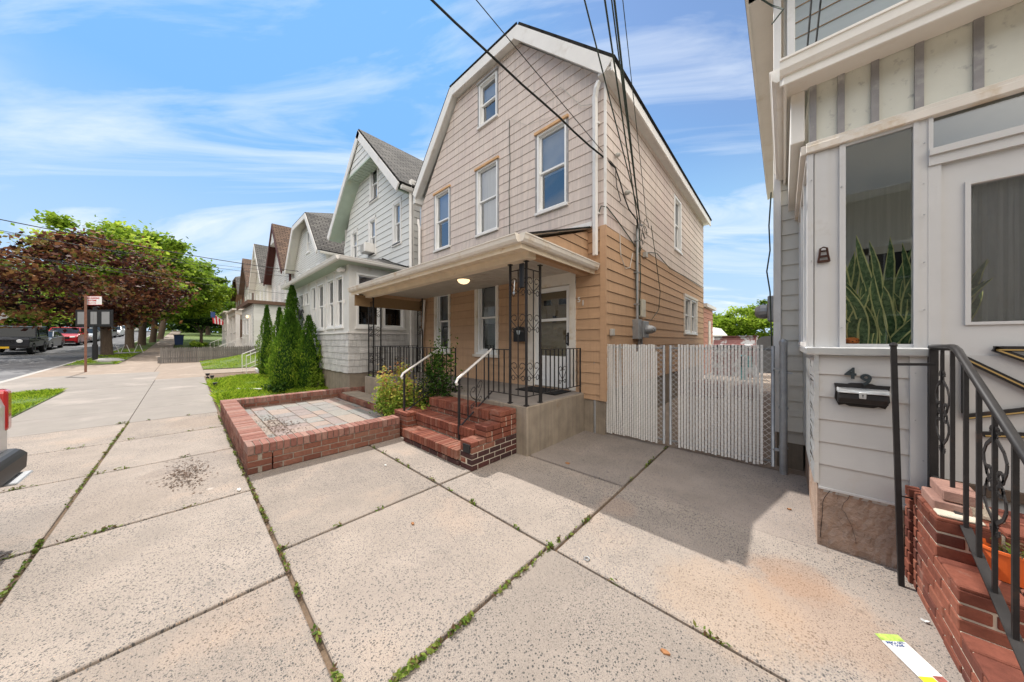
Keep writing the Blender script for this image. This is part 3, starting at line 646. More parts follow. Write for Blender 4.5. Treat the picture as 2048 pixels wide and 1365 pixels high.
joint_weeds('joint_weeds', [(-1.27, .5, -1.25, 1.0, 9), (-1.25, .45, -1.25, 1.79, 3.2), (-1.25, 1.7, -1.25, 1.9, 6), (-1.22, 1.79, -1.22, 4.6, .8), (-2.67, 1.79, -1.25, 1.79, .9), (-1.25, 1.79, .6, 1.79, .5), (-2.67, .45, -2.67, 1.79, .6), (-4.4, 1.79, -2.7, 1.79, .8),
    (-4.45, .45, -2.38, .45, 2.2), (-2.38, .45, -.5, .45, 1.2), (-8.4, .43, -4.45, .43, 1.6), (-9.2, -.73, -2.5, -.73, 1.3), (-4.1, -.73, -3.9, -.73, 8), (-3.98, -2.2, -3.98, .4, .8), (-5.74, -2.2, -5.74, .4, 1.0), (-7.35, -2.2, -7.35, .4, .7), (-8.94, -1, -8.94, .4, 1)],
    62, 5, 'little weeds and moss growing in the open joints of the concrete slabs')
# things lying about on the concrete
def debris(x, y, label, cat, mat, s, name, seed):
    rg = np.random.default_rng(seed); mb = MB(); k = 7
    pts = [(x+s*math.cos(2*math.pi*i/k)*rg.uniform(.5, 1.2), y+s*.6*math.sin(2*math.pi*i/k)*rg.uniform(.5, 1.2)) for i in range(k)]
    mb.prism(pts, lambda p: (p[0], p[1], .006), lambda p: (p[0]+s*.1, p[1], .006+s*.35*abs(math.sin(p[0]*90))+.004))
    solo(name, mb, mat, label, cat)
debris(-1.95, 3.15, 'curled brown leaf on the shaded concrete near the brick steps', 'leaf', 'brown_leaf', .035, 'dead_leaf', 11)
debris(.04, 3.62, 'small orange leaf on the sunlit concrete near the white house corner', 'leaf', 'brown_leaf', .018, 'dead_leaf', 12)
debris(-.42, 1.55, 'dark scrap of leaf on the slab in front of the gate', 'leaf', 'brown_leaf', .02, 'dead_leaf', 13)
debris(-2.25, 1.25, 'single brown leaf on the middle forecourt slab', 'leaf', 'brown_leaf', .02, 'dead_leaf', 14)
debris(-4.05, .36, 'crumpled white tissue beside the planter corner', 'litter', 'paper', .03, 'crumpled_tissue', 15)
debris(.56, 2.66, 'pale pebble on the concrete near the flyer', 'stone', 'stone_white', .016, 'pebble', 16)
debris(-3.55, 1.62, 'white pebble at the foot of the planter wall', 'stone', 'stone_white', .02, 'pebble', 17)
mb = MB(); pts = [(-1.0+.017*math.cos(a/12*6.28), 1.86+.017*math.sin(a/12*6.28), .006) for a in range(13)]; mb.tube(pts, .004, 5)
solo('metal_ring', mb, 'galvanised', 'small grey metal ring lying on the forecourt slab', 'ring')
rg_ = np.random.default_rng(77); c_ = np.stack([rg_.normal(-5.0, .28, 500), rg_.normal(.0, .09, 500), rg_.uniform(.003, .008, 500)], 1)
o = quads('leaf_litter', leaf_quads(c_, .014, rg_, 3, 2.2), rg_.random(500), 'dark_crumb', (0, 0, 0)); tagg(o, 'dark scatter of dry leaf crumbs on the sidewalk slab', 'leaf litter', None, 'stuff')
c_ = np.stack([rg_.normal(-6.1, .5, 500), rg_.normal(1.0, .14, 500), rg_.uniform(.128, .136, 500)], 1)
o = quads('leaf_litter', leaf_quads(c_, .02, rg_, 3, 1.8), rg_.random(500), 'dark_crumb', (0, 0, 0)); tagg(o, 'dry leaves scattered over the flagstones inside the planter', 'leaf litter', None, 'stuff')

# ================================================================== HOUSE 51
F5 = 4.5; XL, XR, YB = -7.6, -2.1, 12.35; ZT = 3.36
H = Thing('house', 'two-storey house with pink upper siding over tan siding and a covered front porch', 'house', (-4.85, 4.5, 0))
Pf = front(F5); Ps = side(XR)
W_UP = [(-6.89, -6.24, 3.93, 5.41), (-5.19, -4.52, 3.93, 5.41), (-3.45, -2.81, 3.93, 5.41), (-5.11, -4.54, 6.36, 7.32)]
def bounds51(z):
    l = XL if z < 5.25 else XL+(z-5.25)/1.31
    r = XR if z < 5.72 else XR-(z-5.72)/.97
    return (l, max(l, r))
mb = MB(); siding(mb, Pf, ZT, 7.47, bounds51, [(a-.03, b+.03, c-.02, d+.03) for a, b, c, d in W_UP], .183, .009, (5.25, 5.72), .61, 3)
siding(mb, Ps, ZT, 5.75, lambda z: (F5, YB), [(8.5, 9.24, 3.9, 5.36)], .183, .009, (), .61, 4)
H.part('upper_wall', mb, ['pink_siding', 'siding_line'])
mb = MB(); W_LO = [(-6.88, -6.22, 1.26, 2.83), (-5.22, -4.5, 1.24, 2.86), (-3.63, -2.65, .66, 2.66)]
siding(mb, Pf, .55, ZT, lambda z: (XL, XR-.07), W_LO, .178, .016, (), 0, 5, .09)
H.part('porch_wall', mb, ['tan_siding', 'dark_line'])
mb = MB(); siding(mb, Ps, .72, ZT, lambda z: (F5+.03, YB), [(9.55, 11.2, 1.72, 2.84)], .178, .014, (), 0, 6)
H.part('side_wall', mb, ['tan_siding', 'dark_line'])
mb = MB(); mb.pbox(Pf, XR-.075, XR+.022, .55, ZT, -.02, .026); H.part('corner_board', mb, 'tan_siding')
mb = MB(); mb.bar((XR+.004, F5-.004, ZT), (XR+.004, F5-.004, 5.7), .035); H.part('corner_strip', mb, 'white_trim'); mb = MB(); mb.bar((XL, F5-.01, 3.1), (XL, F5-.01, 5.3), .03); H.part('corner_strip', mb, 'aluminium')
mb = MB(); mb.box(XL+.03, XR-.015, F5+.012, YB-.02, 0, .76); H.part('foundation', mb, 'wall_concrete')
mb = MB()
mb.box(XL-.0, XL+.05, F5+.02, YB, .5, 5.3, 0); mb.box(XL, XR, YB-.05, YB, .5, 5.9)
mb.box(XL, XR, F5+1.0, F5+1.05, .5, 5.25); H.part('rear_wall', mb, 'pink_siding')
# roof: gable clipped flat at the front
yb, yr = 4.33, 12.55
LE, LB, RA, RE = (-7.78, 5.68), (-6.0, 7.67), (-3.81, 7.65), (-1.9, 5.77)
mb = MB(); ri = (-4.9, 8.6)
def slabface(mb, pts, uvs, th=.05):
    P = [Vector(p) for p in pts]; n = (P[1]-P[0]).cross(P[2]-P[0]).normalized(); n = n if n.z > 0 else -n
    mb.face([p+n*th for p in P], .5, 0, uvs); mb.face(P, .5, 1)
    for i in range(len(P)):
        a, b = P[i], P[(i+1) % len(P)]; mb.face([a, b, b+n*th, a+n*th], .5, 2)
slabface(mb, [(LE[0], yb, LE[1]), (LE[0], yr, LE[1]), (ri[0], yr, ri[1]), (ri[0], yb+1.6, ri[1]), (LB[0], yb, LB[1])], [(0, 0), (8.2, 0), (8.2, 4), (1.6, 4), (0, 2.6)])
slabface(mb, [(RE[0], yb, RE[1]), (RE[0], yr, RE[1]), (ri[0], yr, ri[1]), (ri[0], yb+1.6, ri[1]), (RA[0], yb, RA[1])], [(0, 0), (8.2, 0), (8.2, 4), (1.6, 4), (0, 2.6)])
slabface(mb, [(LB[0], yb, LB[1]), (RA[0], yb, RA[1]), (ri[0], yb+1.6, ri[1])], [(0, 0), (2.2, 0), (1.1, 1.9)])
roof = H.part('roof', mb, ['roof_dark', 'white_trim', 'roof_dark'])
mb = MB()
def barge(mb, pts, y, h=.21, th=.03, mi=0):
    ns = []
    for a, b in zip(pts, pts[1:]):
        d = Vector((b[0]-a[0], 0, b[1]-a[1])).normalized(); n = Vector((d.z, 0, -d.x)); ns.append(n if n.z < 0 else -n)
    lo = []
    for i, p in enumerate(pts):
        n1, n2 = ns[max(0, i-1)], ns[min(i, len(ns)-1)]; m = (n1+n2)/(1+n1.dot(n2)); lo.append(Vector((p[0], y, p[1]))+m*h)
    t = Vector((0, th, 0))
    for i in range(len(pts)-1):
        A, B = Vector((pts[i][0], y, pts[i][1])), Vector((pts[i+1][0], y, pts[i+1][1]))
        mb.hexa([lo[i], lo[i+1], lo[i+1]+t, lo[i]+t, A, B, B+t, A+t], .5, mi)
barge(mb, [LE, LB, RA, RE], yb-.01)
# soffit between the boards and the wall
def off(a, b, h):
    d = Vector((b[0]-a[0], 0, b[1]-a[1])).normalized(); n = Vector((d.z, 0, -d.x)); n = n if n.z < 0 else -n; return n*h
for a, b in ((LE, LB), (LB, RA), (RA, RE)):
    n = off(a, b, .17); A = Vector((a[0], yb, a[1]))+n; B = Vector((b[0], yb, b[1]))+n; t = Vector((0, F5-yb+.03, 0))
    mb.hexa([A, B, B+t, A+t, A-n*.1, B-n*.1, B+t-n*.1, A+t-n*.1], .5, 0)
H.part('barge_board', mb, 'white_trim')
mb = MB(); mb.box(XR-.05, RE[0]-.02, F5-.15, yr-.02, 5.66, 5.70); mb.box(RE[0]-.03, RE[0]+.0, yb, yr, 5.60, 5.765); H.part('eave', mb, 'white_trim'); mb = MB(); mb.box(LE[0], LE[0]+.12, yb+.02, yr, 5.42, 5.66); H.part('eave', mb, 'white_trim')
# upper windows
bl = [('sheet', .5), None, ('sheet', .5), None]
for (a, b, c, d), bb in zip(W_UP, [('sheet', .48), ('curtain', .0), ('sheet', .48), ('sheet', .7)]):
    window(H, Pf, a, b, c, d, glass='sky_glass', cmat='grey_casing', sillmat='white_trim', top='orange_wood' if d < 6 else 'grey_casing', blind=bb, casing=.035)
window(H, Ps, 8.54, 9.2, 3.93, 5.32, cmat='white_trim', casing=.05, blind=('curtain', .5))
for a, b in ((9.6, 10.33), (10.43, 11.15)): window(H, Ps, a, b, 1.76, 2.8, cmat=None, casing=.05, fmat='cream_beam' if 0 else 'window_frame', blind=('curtain', .5))
for q_ in ((9.5, 11.25, 2.8, 2.87, 0, .05), (9.5, 9.6, 1.7, 2.8, 0, .035), (11.15, 11.25, 1.7, 2.8, 0, .035), (10.33, 10.43, 1.72, 2.8, -.02, .03)): mb = MB(); mb.pbox(Ps, *q_); H.part('window_trim', mb, 'old_white_trim')
# porch windows
for a, b, c, d in W_LO[:2]:
    window(H, Pf, a+.07, b-.04, c+.02, d-.07, casing=.045, blind=('slats', .42), split=.5, proud=.015)
    k = MB(); k.pbox(Pf, a-.03, a+.07, c-.02, d, -.03, .035); k.pbox(Pf, b-.04, b+.02, c-.02, d, -.03, .035); k.pbox(Pf, a+.07, b-.04, d-.07, d, -.03, .036); k.pbox(Pf, a-.06, b+.05, c-.08, c-.02, -.03, .07); H.part('window_surround', k, 'old_white_trim')
# door
mb = MB()
for a, b, c, d in ((-3.68, -3.53, .66, 2.55), (-2.74, -2.62, .66, 2.55)): mb.pbox(Pf, a, b, c, d, -.12, .03)
mb.pbox(Pf, -3.68, -2.62, 2.50, 2.72, -.12, .034); H.part('door_frame', mb, 'old_white_trim')
sd = MB(); x0, x1 = -3.53, -2.74
for a, b, c, d in ((x0, x0+.08, .68, 2.49), (x1-.08, x1, .68, 2.49), (x0+.08, x1-.08, 2.41, 2.49), (x0+.08, x1-.08, 1.875, 1.925), (x0+.08, x1-.08, .68, 1.24)): sd.pbox(Pf, a, b, c, d, -.05, -.01)
sd.pbox(Pf, x0+.08, x1-.08, .80, .806, -.01, -.006)
sdo = H.part('storm_door', sd, 'window_frame')
g = MB(); g.pbox(Pf, x0+.08, x1-.08, 1.925, 2.41, -.034, -.03); g.pbox(Pf, x0+.08, x1-.08, 1.24, 1.875, -.034, -.03); H.part('pane', g, 'clear_glass', parent=sdo)
g = MB(); g.tube([(x1-.05, F5-.0, 1.62), (x1-.05, F5-.05, 1.60), (x1-.05, F5-.05, 1.48), (x1-.05, F5-.0, 1.45)], .011, 6); g.pbox(Pf, x1-.06, x1-.03, 1.43, 1.66, -.01, .0); H.part('handle', g, 'black_plastic', parent=sdo)
dr = MB(); dr.pbox(Pf, x0, x1, .66, 2.5, -.17, -.12)
for a in (x0+.12, x0+.46):
    dr.pbox(Pf, a, a+.22, 2.16, 2.30, -.12, -.108); dr.pbox(Pf, a, a+.22, 1.62, 2.02, -.12, -.11); dr.pbox(Pf, a, a+.22, .95, 1.4, -.12, -.11)
dro = H.part('door', dr, 'beige_door', bevel=.008)
g = MB(); 
for a in (x0+.145, x0+.485): g.pbox(Pf, a, a+.17, 2.18, 2.28, -.108, -.104)
H.part('door_glass', g, 'dark_room', parent=dro)
g = MB(); g.pbox(Pf, -3.17, -3.10, 1.86, 1.98, -.11, -.095); H.part('knocker', g, 'black_iron', parent=dro)
# porch: slab, beam, roof, gutter
mb = MB(); mb.box(-7.72, -2.47, 3.0, 4.51, -.05, .642); H.part('porch_slab', mb, 'wall_concrete', bevel=.012)
mb = MB(); mb.box(-7.70, -2.49, 3.02, 4.5, .642, .650); H.part('porch_floor', mb, 'smooth_concrete')
mb = MB(); mb.box(-7.62, -2.38, 2.93, 3.07, 2.57, 2.70); H.part('porch_beam', mb, 'cream_beam', bevel=.006)
mb = MB(); mb.box(-7.6, -7.50, 3.07, 4.5, 2.62, 2.74); H.part('side_beam', mb, 'tan_siding'); mb = MB(); mb.box(-2.50, -2.38, 3.07, 4.5, 2.60, 2.70); H.part('side_beam', mb, 'tan_siding')
mb = MB(); mb.box(-7.5, -2.5, 3.07, 4.5, 2.70, 2.715); n = 0
for i in range(34): mb.box(-7.5+i*.147, -7.494+i*.147, 3.07, 4.5, 2.696, 2.70)
H.part('porch_ceiling', mb, 'ceiling_board')
mb = MB(); mb.box(-7.6, -2.27, 2.66, 2.93, 2.655, 2.675); 
for i in range(36): mb.box(-7.55+i*.147, -7.545+i*.147, 2.66, 2.93, 2.650, 2.655)
mb.box(-7.6, -2.27, 2.64, 2.66, 2.60, 2.76); mb.box(-2.29, -2.27, 2.66, 4.5, 2.60, 2.74); mb.box(-2.38, -2.29, 2.66, 4.5, 2.655, 2.67)
H.part('soffit', mb, 'cream_beam')
mb = MB(); mb.box(-7.55, -7.5, 2.7, 4.5, 2.36, 2.62); H.part('end_panel', mb, 'brown_panel')
mb = MB(); siding(mb, side(-2.40), 2.72, 3.34, lambda z: (min(4.49, 2.72+(z-2.72)/.345*1.0), 4.5), [], .15, .014, (), 0, 9); H.part('porch_gable', mb, ['tan_siding', 'dark_line'])
mb = MB(); slabface(mb, [(-7.62, 2.60, 2.74), (-2.33, 2.60, 2.74), (-2.33, 4.52, 3.38), (-7.62, 4.52, 3.38)], [(0, 0), (5.3, 0), (5.3, 2), (0, 2)], .03); H.part('porch_roof', mb, ['roof_dark', 'old_white_trim', 'roof_dark'])
mb = MB(); mb.box(-3.0, -2.3, 4.44, 4.49, 3.38, 3.46); H.part('flashing', mb, 'white_trim')
mb = MB(); run(mb, (-7.55, 2.64, 2.66), (-2.27, 2.64, 2.66), GUTTER); run(mb, (-2.27, 2.60, 2.66), (-2.27, 4.46, 2.655), GUTTER)
for x in (-6.4, -5.2, -4.0, -3.0): mb.box(x, x+.02, 2.535, 2.65, 2.655, 2.66)
H.part('gutter', mb, 'old_white_trim')
# downspouts
mb = MB(); mb.tube([(-2.16, 4.40, 5.62), (-2.19, 4.38, 5.52), (-2.23, 4.41, 5.40), (-2.235, 4.43, 5.2), (-2.235, 4.43, 2.89)], .042, 4); mb.box(-2.29, -2.18, 4.44, 4.49, 5.0, 5.03); mb.box(-2.29, -2.18, 4.44, 4.49, 3.55, 3.58); H.part('downspout', mb, 'white_trim')
mb = MB(); mb.tube([(-7.62, 4.42, 4.95), (-7.60, 4.42, 4.80), (-7.56, 4.42, 4.7), (-7.56, 4.42, 2.9)], .04, 4); mb.tube([(-7.3, 4.42, 2.65), (-7.34, 4.42, 2.2), (-7.42, 4.42, 1.6), (-7.42, 4.42, .66)], .03, 6); H.part('downspout', mb, 'white_trim')
# wrought-iron columns
def column(T, legs, panels, z0, z1):
    mb = MB()
    for x, y in legs: mb.box(x-.013, x+.013, y-.013, y+.013, z0, z1); mb.box(x-.028, x+.028, y-.028, y+.028, z0, z0+.012); mb.box(x-.028, x+.028, y-.028, y+.028, z1-.012, z1)
    for (a, b) in panels:
        A, B = Vector((*a, 0)), Vector((*b, 0)); w_ = (B-A).length; d = (B-A)/w_
        P = lambda u, z, q, A=A, d=d: (A.x+d.x*u, A.y+d.y*u, z)
        mb.bar(P(w_/2, z0+.12, 0), P(w_/2, z1-.1, 0), .011)
        for z in (z0+.12, z1-.1): mb.bar(P(0, z, 0), P(w_, z, 0), .012)
        H_ = z1-z0
        for f in (.16, .50, .76): heart(mb, P, w_/2, z0+H_*f, z0+H_*f+.27, w_*.92)
    return T.part('porch_column', mb, 'black_iron')
column(H, [(-2.51, 3.03), (-2.80, 3.03), (-2.51, 3.33)], [((-2.80, 3.03), (-2.51, 3.03)), ((-2.51, 3.03), (-2.51, 3.33))], .65, 2.57)
column(H, [(-7.60, 3.05), (-7.33, 3.05), (-7.60, 3.35)], [((-7.60, 3.05), (-7.33, 3.05)), ((-7.60, 3.05), (-7.60, 3.35))], .65, 2.57)
column(H, [(-7.62, 4.40), (-7.38, 4.40)], [((-7.62, 4.40), (-7.38, 4.40))], .65, 2.72)
mb = MB(); mb.bar((-7.52, 4.4, 2.56), (-7.52, 3.3, 2.56), .03); H.part('bracket', mb, 'black_iron')
# ceiling lamp (lit)
mb = MB(); mb.lathe((-4.55, 3.6, 2.62), [(.02, -.01), (.06, .0), (.10, .025), (.12, .06), (.12, .075)], 20); lo = H.part('ceiling_lamp', mb, 'warm_lamp', smooth=True)
mb = MB(); mb.lathe((-4.55, 3.6, 2.69), [(.13, 0), (.13, .012)], 20); H.part('lamp_ring', mb, 'black_plastic', parent=lo)
# electric service on the side wall
mb = MB(); Y0 = 5.74; mb.tube([(XR+.06, Y0, 1.9), (XR+.06, Y0, 3.58), (XR+.10, Y0-.02, 3.70), (XR+.16, Y0-.03, 3.66)], .026, 8)
for z in (2.2, 2.8, 3.4): mb.box(XR, XR+.09, Y0-.04, Y0+.04, z, z+.02)
mb.tube([(XR+.05, Y0+.12, 0.9), (XR+.05, Y0+.12, 1.6)], .02, 6); mb.tube([(XR+.05, Y0+.26, .9), (XR+.05, Y0+.26, 1.6)], .024, 6)
H.part('service_mast', mb, 'galvanised')
mb = MB(); mb.box(XR, XR+.12, Y0-.1, Y0+.08, 1.55, 1.92); mb.box(XR, XR+.14, Y0+.12, Y0+.42, 1.58, 1.90)
for y in (Y0+.27, Y0+.40): mb.lathe((XR+.14, y, 1.74), [(.085, 0), (.085, .05), (.06, .10), (.04, .13)], 14, axis='x')
H.part('electric_meter', mb, 'galvanised', bevel=.006)
mb = MB(); mb.box(XR, XR+.10, Y0+.14, Y0+.36, 1.98, 2.32)
for k in range(9): mb.box(XR+.02, XR+.085, Y0+.132, Y0+.14, 2.0+k*.034, 2.012+k*.034)
H.part('junction_box', mb, 'beige_plastic', bevel=.008)
mb = MB(); mb.box(XR+.02, XR+.07, 4.62, 4.72, 1.60, 1.71); H.part('outlet_box', mb, 'grey_plastic', bevel=.005)
mb = MB(); mb.box(XR+.01, XR+.08, 6.18, 6.28, 3.20, 3.30); mb.lathe((XR+.02, 5.28, 4.15), [(.035, 0), (.045, .03), (.03, .07), (.012, .09)], 10, axis='x'); mb.lathe((XR+.02, 4.86, 4.62), [(.03, 0), (.04, .03), (.02, .08)], 10, axis='x'); H.part('cable_insulator', mb, 'grey_plastic')
mb = MB(); mb.tube([(-2.5, 7.9, 6.2), (-2.5, 7.9, 6.9)], .05, 8); H.part('vent_pipe', mb, 'white_trim', parent=roof)
mb = MB(); mb.box(-2.35, -2.15, 11.7, 11.9, 6.0, 6.35); H.part('chimney', mb, 'roof_dark', parent=roof)
# rear annex
mb = MB(); siding(mb, Ps, .6, 2.72, lambda z: (12.36, 14.2), [(13.2, 13.7, 1.4, 2.3)], .178, .014, (), 0, 10); mb.box(XL, XR-.005, 12.4, 14.19, .3, 2.7); H.part('annex_wall', mb, ['salmon_siding', 'dark_line'])
mb = MB(); mb.box(XL, XR+.12, 12.36, 14.32, 2.74, 2.86); H.part('annex_roof', mb, 'white_trim')
mb = MB(); mb.pbox(Ps, 13.22, 13.68, 1.42, 2.28, -.01, .03); mb.pbox(Ps, 13.18, 13.72, 1.36, 1.42, 0, .05); H.part('annex_window', mb, 'old_white_trim')
def text(s, size, loc, rot, mat, name, depth=.004, parent=None, origin=(0, 0, 0), bold=0):
    cu = bpy.data.curves.new(name, 'FONT'); cu.body = s; cu.size = size; cu.extrude = depth; cu.align_x = 'CENTER'; cu.offset = bold; cu.resolution_u = 4
    to = bpy.data.objects.new(name+'_curve', cu); COL.objects.link(to); dg = bpy.context.evaluated_depsgraph_get()
    me = bpy.data.meshes.new_from_object(to.evaluated_get(dg)); me.name = name
    bpy.data.objects.remove(to); ob = bpy.data.objects.new(name, me); COL.objects.link(ob); me.materials.clear(); me.materials.append(M[mat])
    ob.rotation_euler = rot; ob.location = (loc[0]-origin[0], loc[1]-origin[1], loc[2]-origin[2])
    if parent is not None: ob.parent = parent
    return ob
text('5', .12, (-2.55, F5-.03, 2.17), (R_(90), 0, 0), 'white_number', 'house_number', parent=H.o, origin=H.loc, bold=.002)
text('1', .12, (-2.475, F5-.03, 2.11), (R_(90), 0, R_(0)), 'white_number', 'house_number', parent=H.o, origin=H.loc, bold=.002)
# stray cables on the walls
cab = lambda m_, pts, r, n=4: (lambda q: (q.tube(pts, r, n), H.part('cable', q, m_)))(MB())
cab('wire_green', [(-4.15, F5-.03, 6.05), (-4.16, F5-.025, 5.8), (-4.14, F5-.025, 5.2), (-4.17, F5-.025, 4.6), (-4.15, F5-.025, 4.0), (-4.17, F5-.025, 3.3)], .007, 5)
cab('wire_green', [(-2.2, F5-.04, 3.55), (-2.14, F5-.05, 3.66), (XR+.03, F5, 3.64), (XR+.03, 4.9, 3.55), (XR+.03, 5.5, 3.38), (XR+.03, 5.72, 3.3)], .010, 5)
cab('wire_green', [(XR+.03, 6.2, 3.28), (XR+.04, 6.6, 3.38), (XR+.04, 7.0, 3.45), (XR+.04, 8.0, 3.3), (XR+.04, 9.5, 3.35), (XR+.04, 12.2, 3.38)], .009, 5)
cc = [(XR+.12, 6.15+.25*math.sin(t_*.45), 3.9-.135*t_) for t_ in range(14)]; cab('wire_green', [(XR+.12, 6.35, 3.85), (XR+.10, 6.75, 3.2), (XR+.09, 7.05, 2.6), (XR+.09, 6.95, 2.2), (XR+.08, 6.5, 1.95), (XR+.08, 6.1, 1.95)], .007, 5)
for k in range(5):
    r = .06+.02*k; cab('wire_green', [(XR+.07+.01*k, 5.85+.06*k+r*math.cos(a), 3.25+.13*k+r*math.sin(a)) for a in [i*.7 for i in range(9)]], .006, 4)
cab('wire_green', [(XR+.05, 5.72, 3.7), (XR+.05, 5.70, 2.6), (XR+.05, 5.74, 2.0)], .009, 4); cab('wire_green', [(XR+.08, 5.8, 3.7), (XR+.10, 5.79, 2.7), (XR+.08, 5.8, 2.0)], .012, 5)
cab('wire_white', [(XR+.03, 5.0, 3.35), (XR+.03, 5.05, 2.98), (XR+.03, 5.25, 2.8), (XR+.03, 5.45, 2.85), (XR+.03, 5.6, 3.15)], .008, 4); cab('wire_white', [(-4.12, F5-.03, 6.06), (-3.7, F5-.03, 5.72), (-3.1, F5-.03, 5.58)], .004, 4); cab('wire_white', [(-3.3, F5-.03, 6.05), (-2.9, F5-.03, 6.0), (-2.5, F5-.04, 5.45), (-2.27, F5-.04, 5.36)], .006, 4)

# mailbox and mat
mb = MB(); mb.prism([(-3.96, 1.50), (-3.68, 1.50), (-3.68, 1.76), (-3.82, 1.80), (-3.96, 1.76)], lambda p: (p[0], F5-.02, p[1]), lambda p: (p[0], F5-.13, p[1])); mb.box(-3.97, -3.67, F5-.15, F5-.02, 1.74, 1.755)
T = Thing('mailbox', 'black wall mailbox left of the white storm door', 'mailbox', (-3.82, F5, 1.5)); T.part('body', mb, 'black_plastic', bevel=.006)
mb = MB(); mb.prism([(-3.87, 1.72), (-3.77, 1.72), (-3.79, 1.65), (-3.82, 1.62), (-3.85, 1.65)], lambda p: (p[0], F5-.134, p[1]), lambda p: (p[0], F5-.137, p[1])); mb.box(-3.83, -3.81, F5-.137, F5-.134, 1.57, 1.62); T.part('emblem', mb, 'aluminium')
mb = MB(); mb.box(-3.5, -2.66, 3.92, 4.4, .652, .668); solo('door_mat', mb, 'rubber_mat', 'black rubber mat on the porch in front of the storm door', 'door mat')
# hanging ornament by the column
mb = MB(); mb.tube([(-2.72, 3.03, 2.34), (-2.72, 3.02, 2.2)], .006, 4); mb.prism([(.03*math.sin(i*.785)*(1 if i % 2 == 0 else .4), .03*math.cos(i*.785)*(1 if i % 2 == 0 else .4)) for i in range(8)], lambda p: (-2.72+p[0], 3.015, 2.17+p[1]), lambda p: (-2.72+p[0], 3.022, 2.17+p[1]))
solo('hanging_ornament', mb, 'aluminium', 'small silver star ornament hanging in the iron porch column', 'ornament')
mb = MB(); mb.box(-2.56, -2.48, 2.93, 2.97, 2.2, 2.52); solo('rolled_umbrella', mb, 'black_plastic', 'slim black bundle tied to the top of the corner porch column', 'bundle', bevel=.01)

# railings on the porch
def rail_panel(T, a, b, z0, z1, n, hearts=(), low=.12, mat='black_iron', top=.03, name='rail_panel'):
    mb = MB(); A, B = Vector(a), Vector(b); w_ = (B-A).length; d = (B-A)/w_; dz0 = 0
    P = lambda u, z, q: (A.x+d.x*u, A.y+d.y*u, z+d.z*u)
    mb.bar(P(0, z1, 0), P(w_, z1, 0), top, .012); mb.bar(P(0, z0+low, 0), P(w_, z0+low, 0), .022, .01)
    for i in range(n+1): mb.bar(P(w_*i/n, z0+(0 if i in (0, n) else low), 0), P(w_*i/n, z1, 0), .014 if i not in (0, n) else .018)
    for i in hearts: heart(mb, P, w_*i/n, z0+low+.08, z0+low+.36, w_/n*1.9)
    return T.part(name, mb, mat)
T = Thing('porch_railing', 'black wrought-iron railing along the front and side edges of the concrete porch', 'railing', (-5, 3.05, .65))
rail_panel(T, (-7.33, 3.04, 0), (-4.06, 3.04, 0), .65, 1.39, 26, (4, 10))
rail_panel(T, (-7.60, 3.35, 0), (-7.60, 4.36, 0), .65, 1.39, 8, (4,))
rail_panel(T, (-3.25, 3.04, 0), (-2.82, 3.04, 0), .65, 1.39, 4)
rail_panel(T, (-2.51, 3.36, 0), (-2.51, 4.44, 0), .65, 1.39, 10, (5,))
def handrail(label, x, yb_, yt, zb, zt, zfoot, mat2='white_handrail'):
    T = Thing('stair_handrail', label, 'handrail', (x, yb_, zfoot), 'handrails of the brick steps')
    mb = MB(); mb.tube([(x, yt, zt), (x, yb_+.03, zb+.01), (x, yb_-.02, zb-.02), (x, yb_-.05, zb-.07), (x, yb_-.03, zb-.10)], .019, 6); T.part('grip', mb, mat2)
    mb = MB(); mb.bar((x, yb_, zfoot), (x, yb_, zb-.02), .026); 
    zl = zfoot+.16; mb.bar((x, yb_, zl), (x, yt, zl+.40), .022, .01)
    for k in range(1, 4):
        t_ = k/4; y = yb_+(yt-yb_)*t_; mb.bar((x, y, zl+.40*t_), (x, y, zb+(zt-zb)*t_), .013)
    t_ = .5; P = lambda u, z, q: (x, yb_+(yt-yb_)*.5+u, z+u*.6); heart(mb, P, 0, zb-.42, zb-.12, .22, .007)
    T.part('balustrade', mb, 'black_iron')
handrail('right-hand iron stair handrail with worn pale grip, nearer the stepped brick pier', -3.18, 2.44, 3.04, 1.03, 1.39, .2)
handrail('left-hand iron stair handrail with worn pale grip, beside the bush', -4.5, 2.36, 3.04, 1.01, 1.39, .2)

# ================================================================== BRICK STEPS
T = Thing('brick_steps', 'red brick steps with a stepped side pier leading up to the porch', 'steps', (-3.5, 2.22, 0))
bm, mm = MB(), MB()
dark = lambda x, y, z, r: (r.uniform(0, .3) if (z < .2 or (z < .37 and y > 2.45)) and r.random() < .85 else r.uniform(.4, 1))
red = lambda x, y, z, r: r.uniform(.42, 1)
xs0, xs1 = -4.22, -2.88
brickwork(bm, mm, xs0, xs1, 2.20, 2.44, -.06, 2, .067, seed=4, vf=dark, faces='y'); rowlock(bm, xs0, xs1, 2.18, 2.44, .085, .112, 'x', seed=5, vf=red); mm.box(xs0+.003, xs1, 2.23, 3.0, -.05, .18)
brickwork(bm, mm, xs0-.05, xs1, 2.45, 2.7, .20, 1, .067, seed=6, vf=dark, faces='y'); rowlock(bm, xs0-.05, xs1, 2.43, 2.70, .272, .112, 'x', seed=7, vf=red); mm.box(xs0-.045, xs1, 2.475, 3.0, .18, .37)
brickwork(bm, mm, xs0-.08, xs1, 2.71, 3.0, .385, 1, .067, seed=8, vf=dark, faces='y'); rowlock(bm, xs0-.08, xs1, 2.69, 2.998, .46, .125, 'x', seed=9, vf=red); mm.box(xs0-.075, xs1, 2.735, 2.995, .37, .57)
T.part('treads', bm, 'brick', bevel=.004)
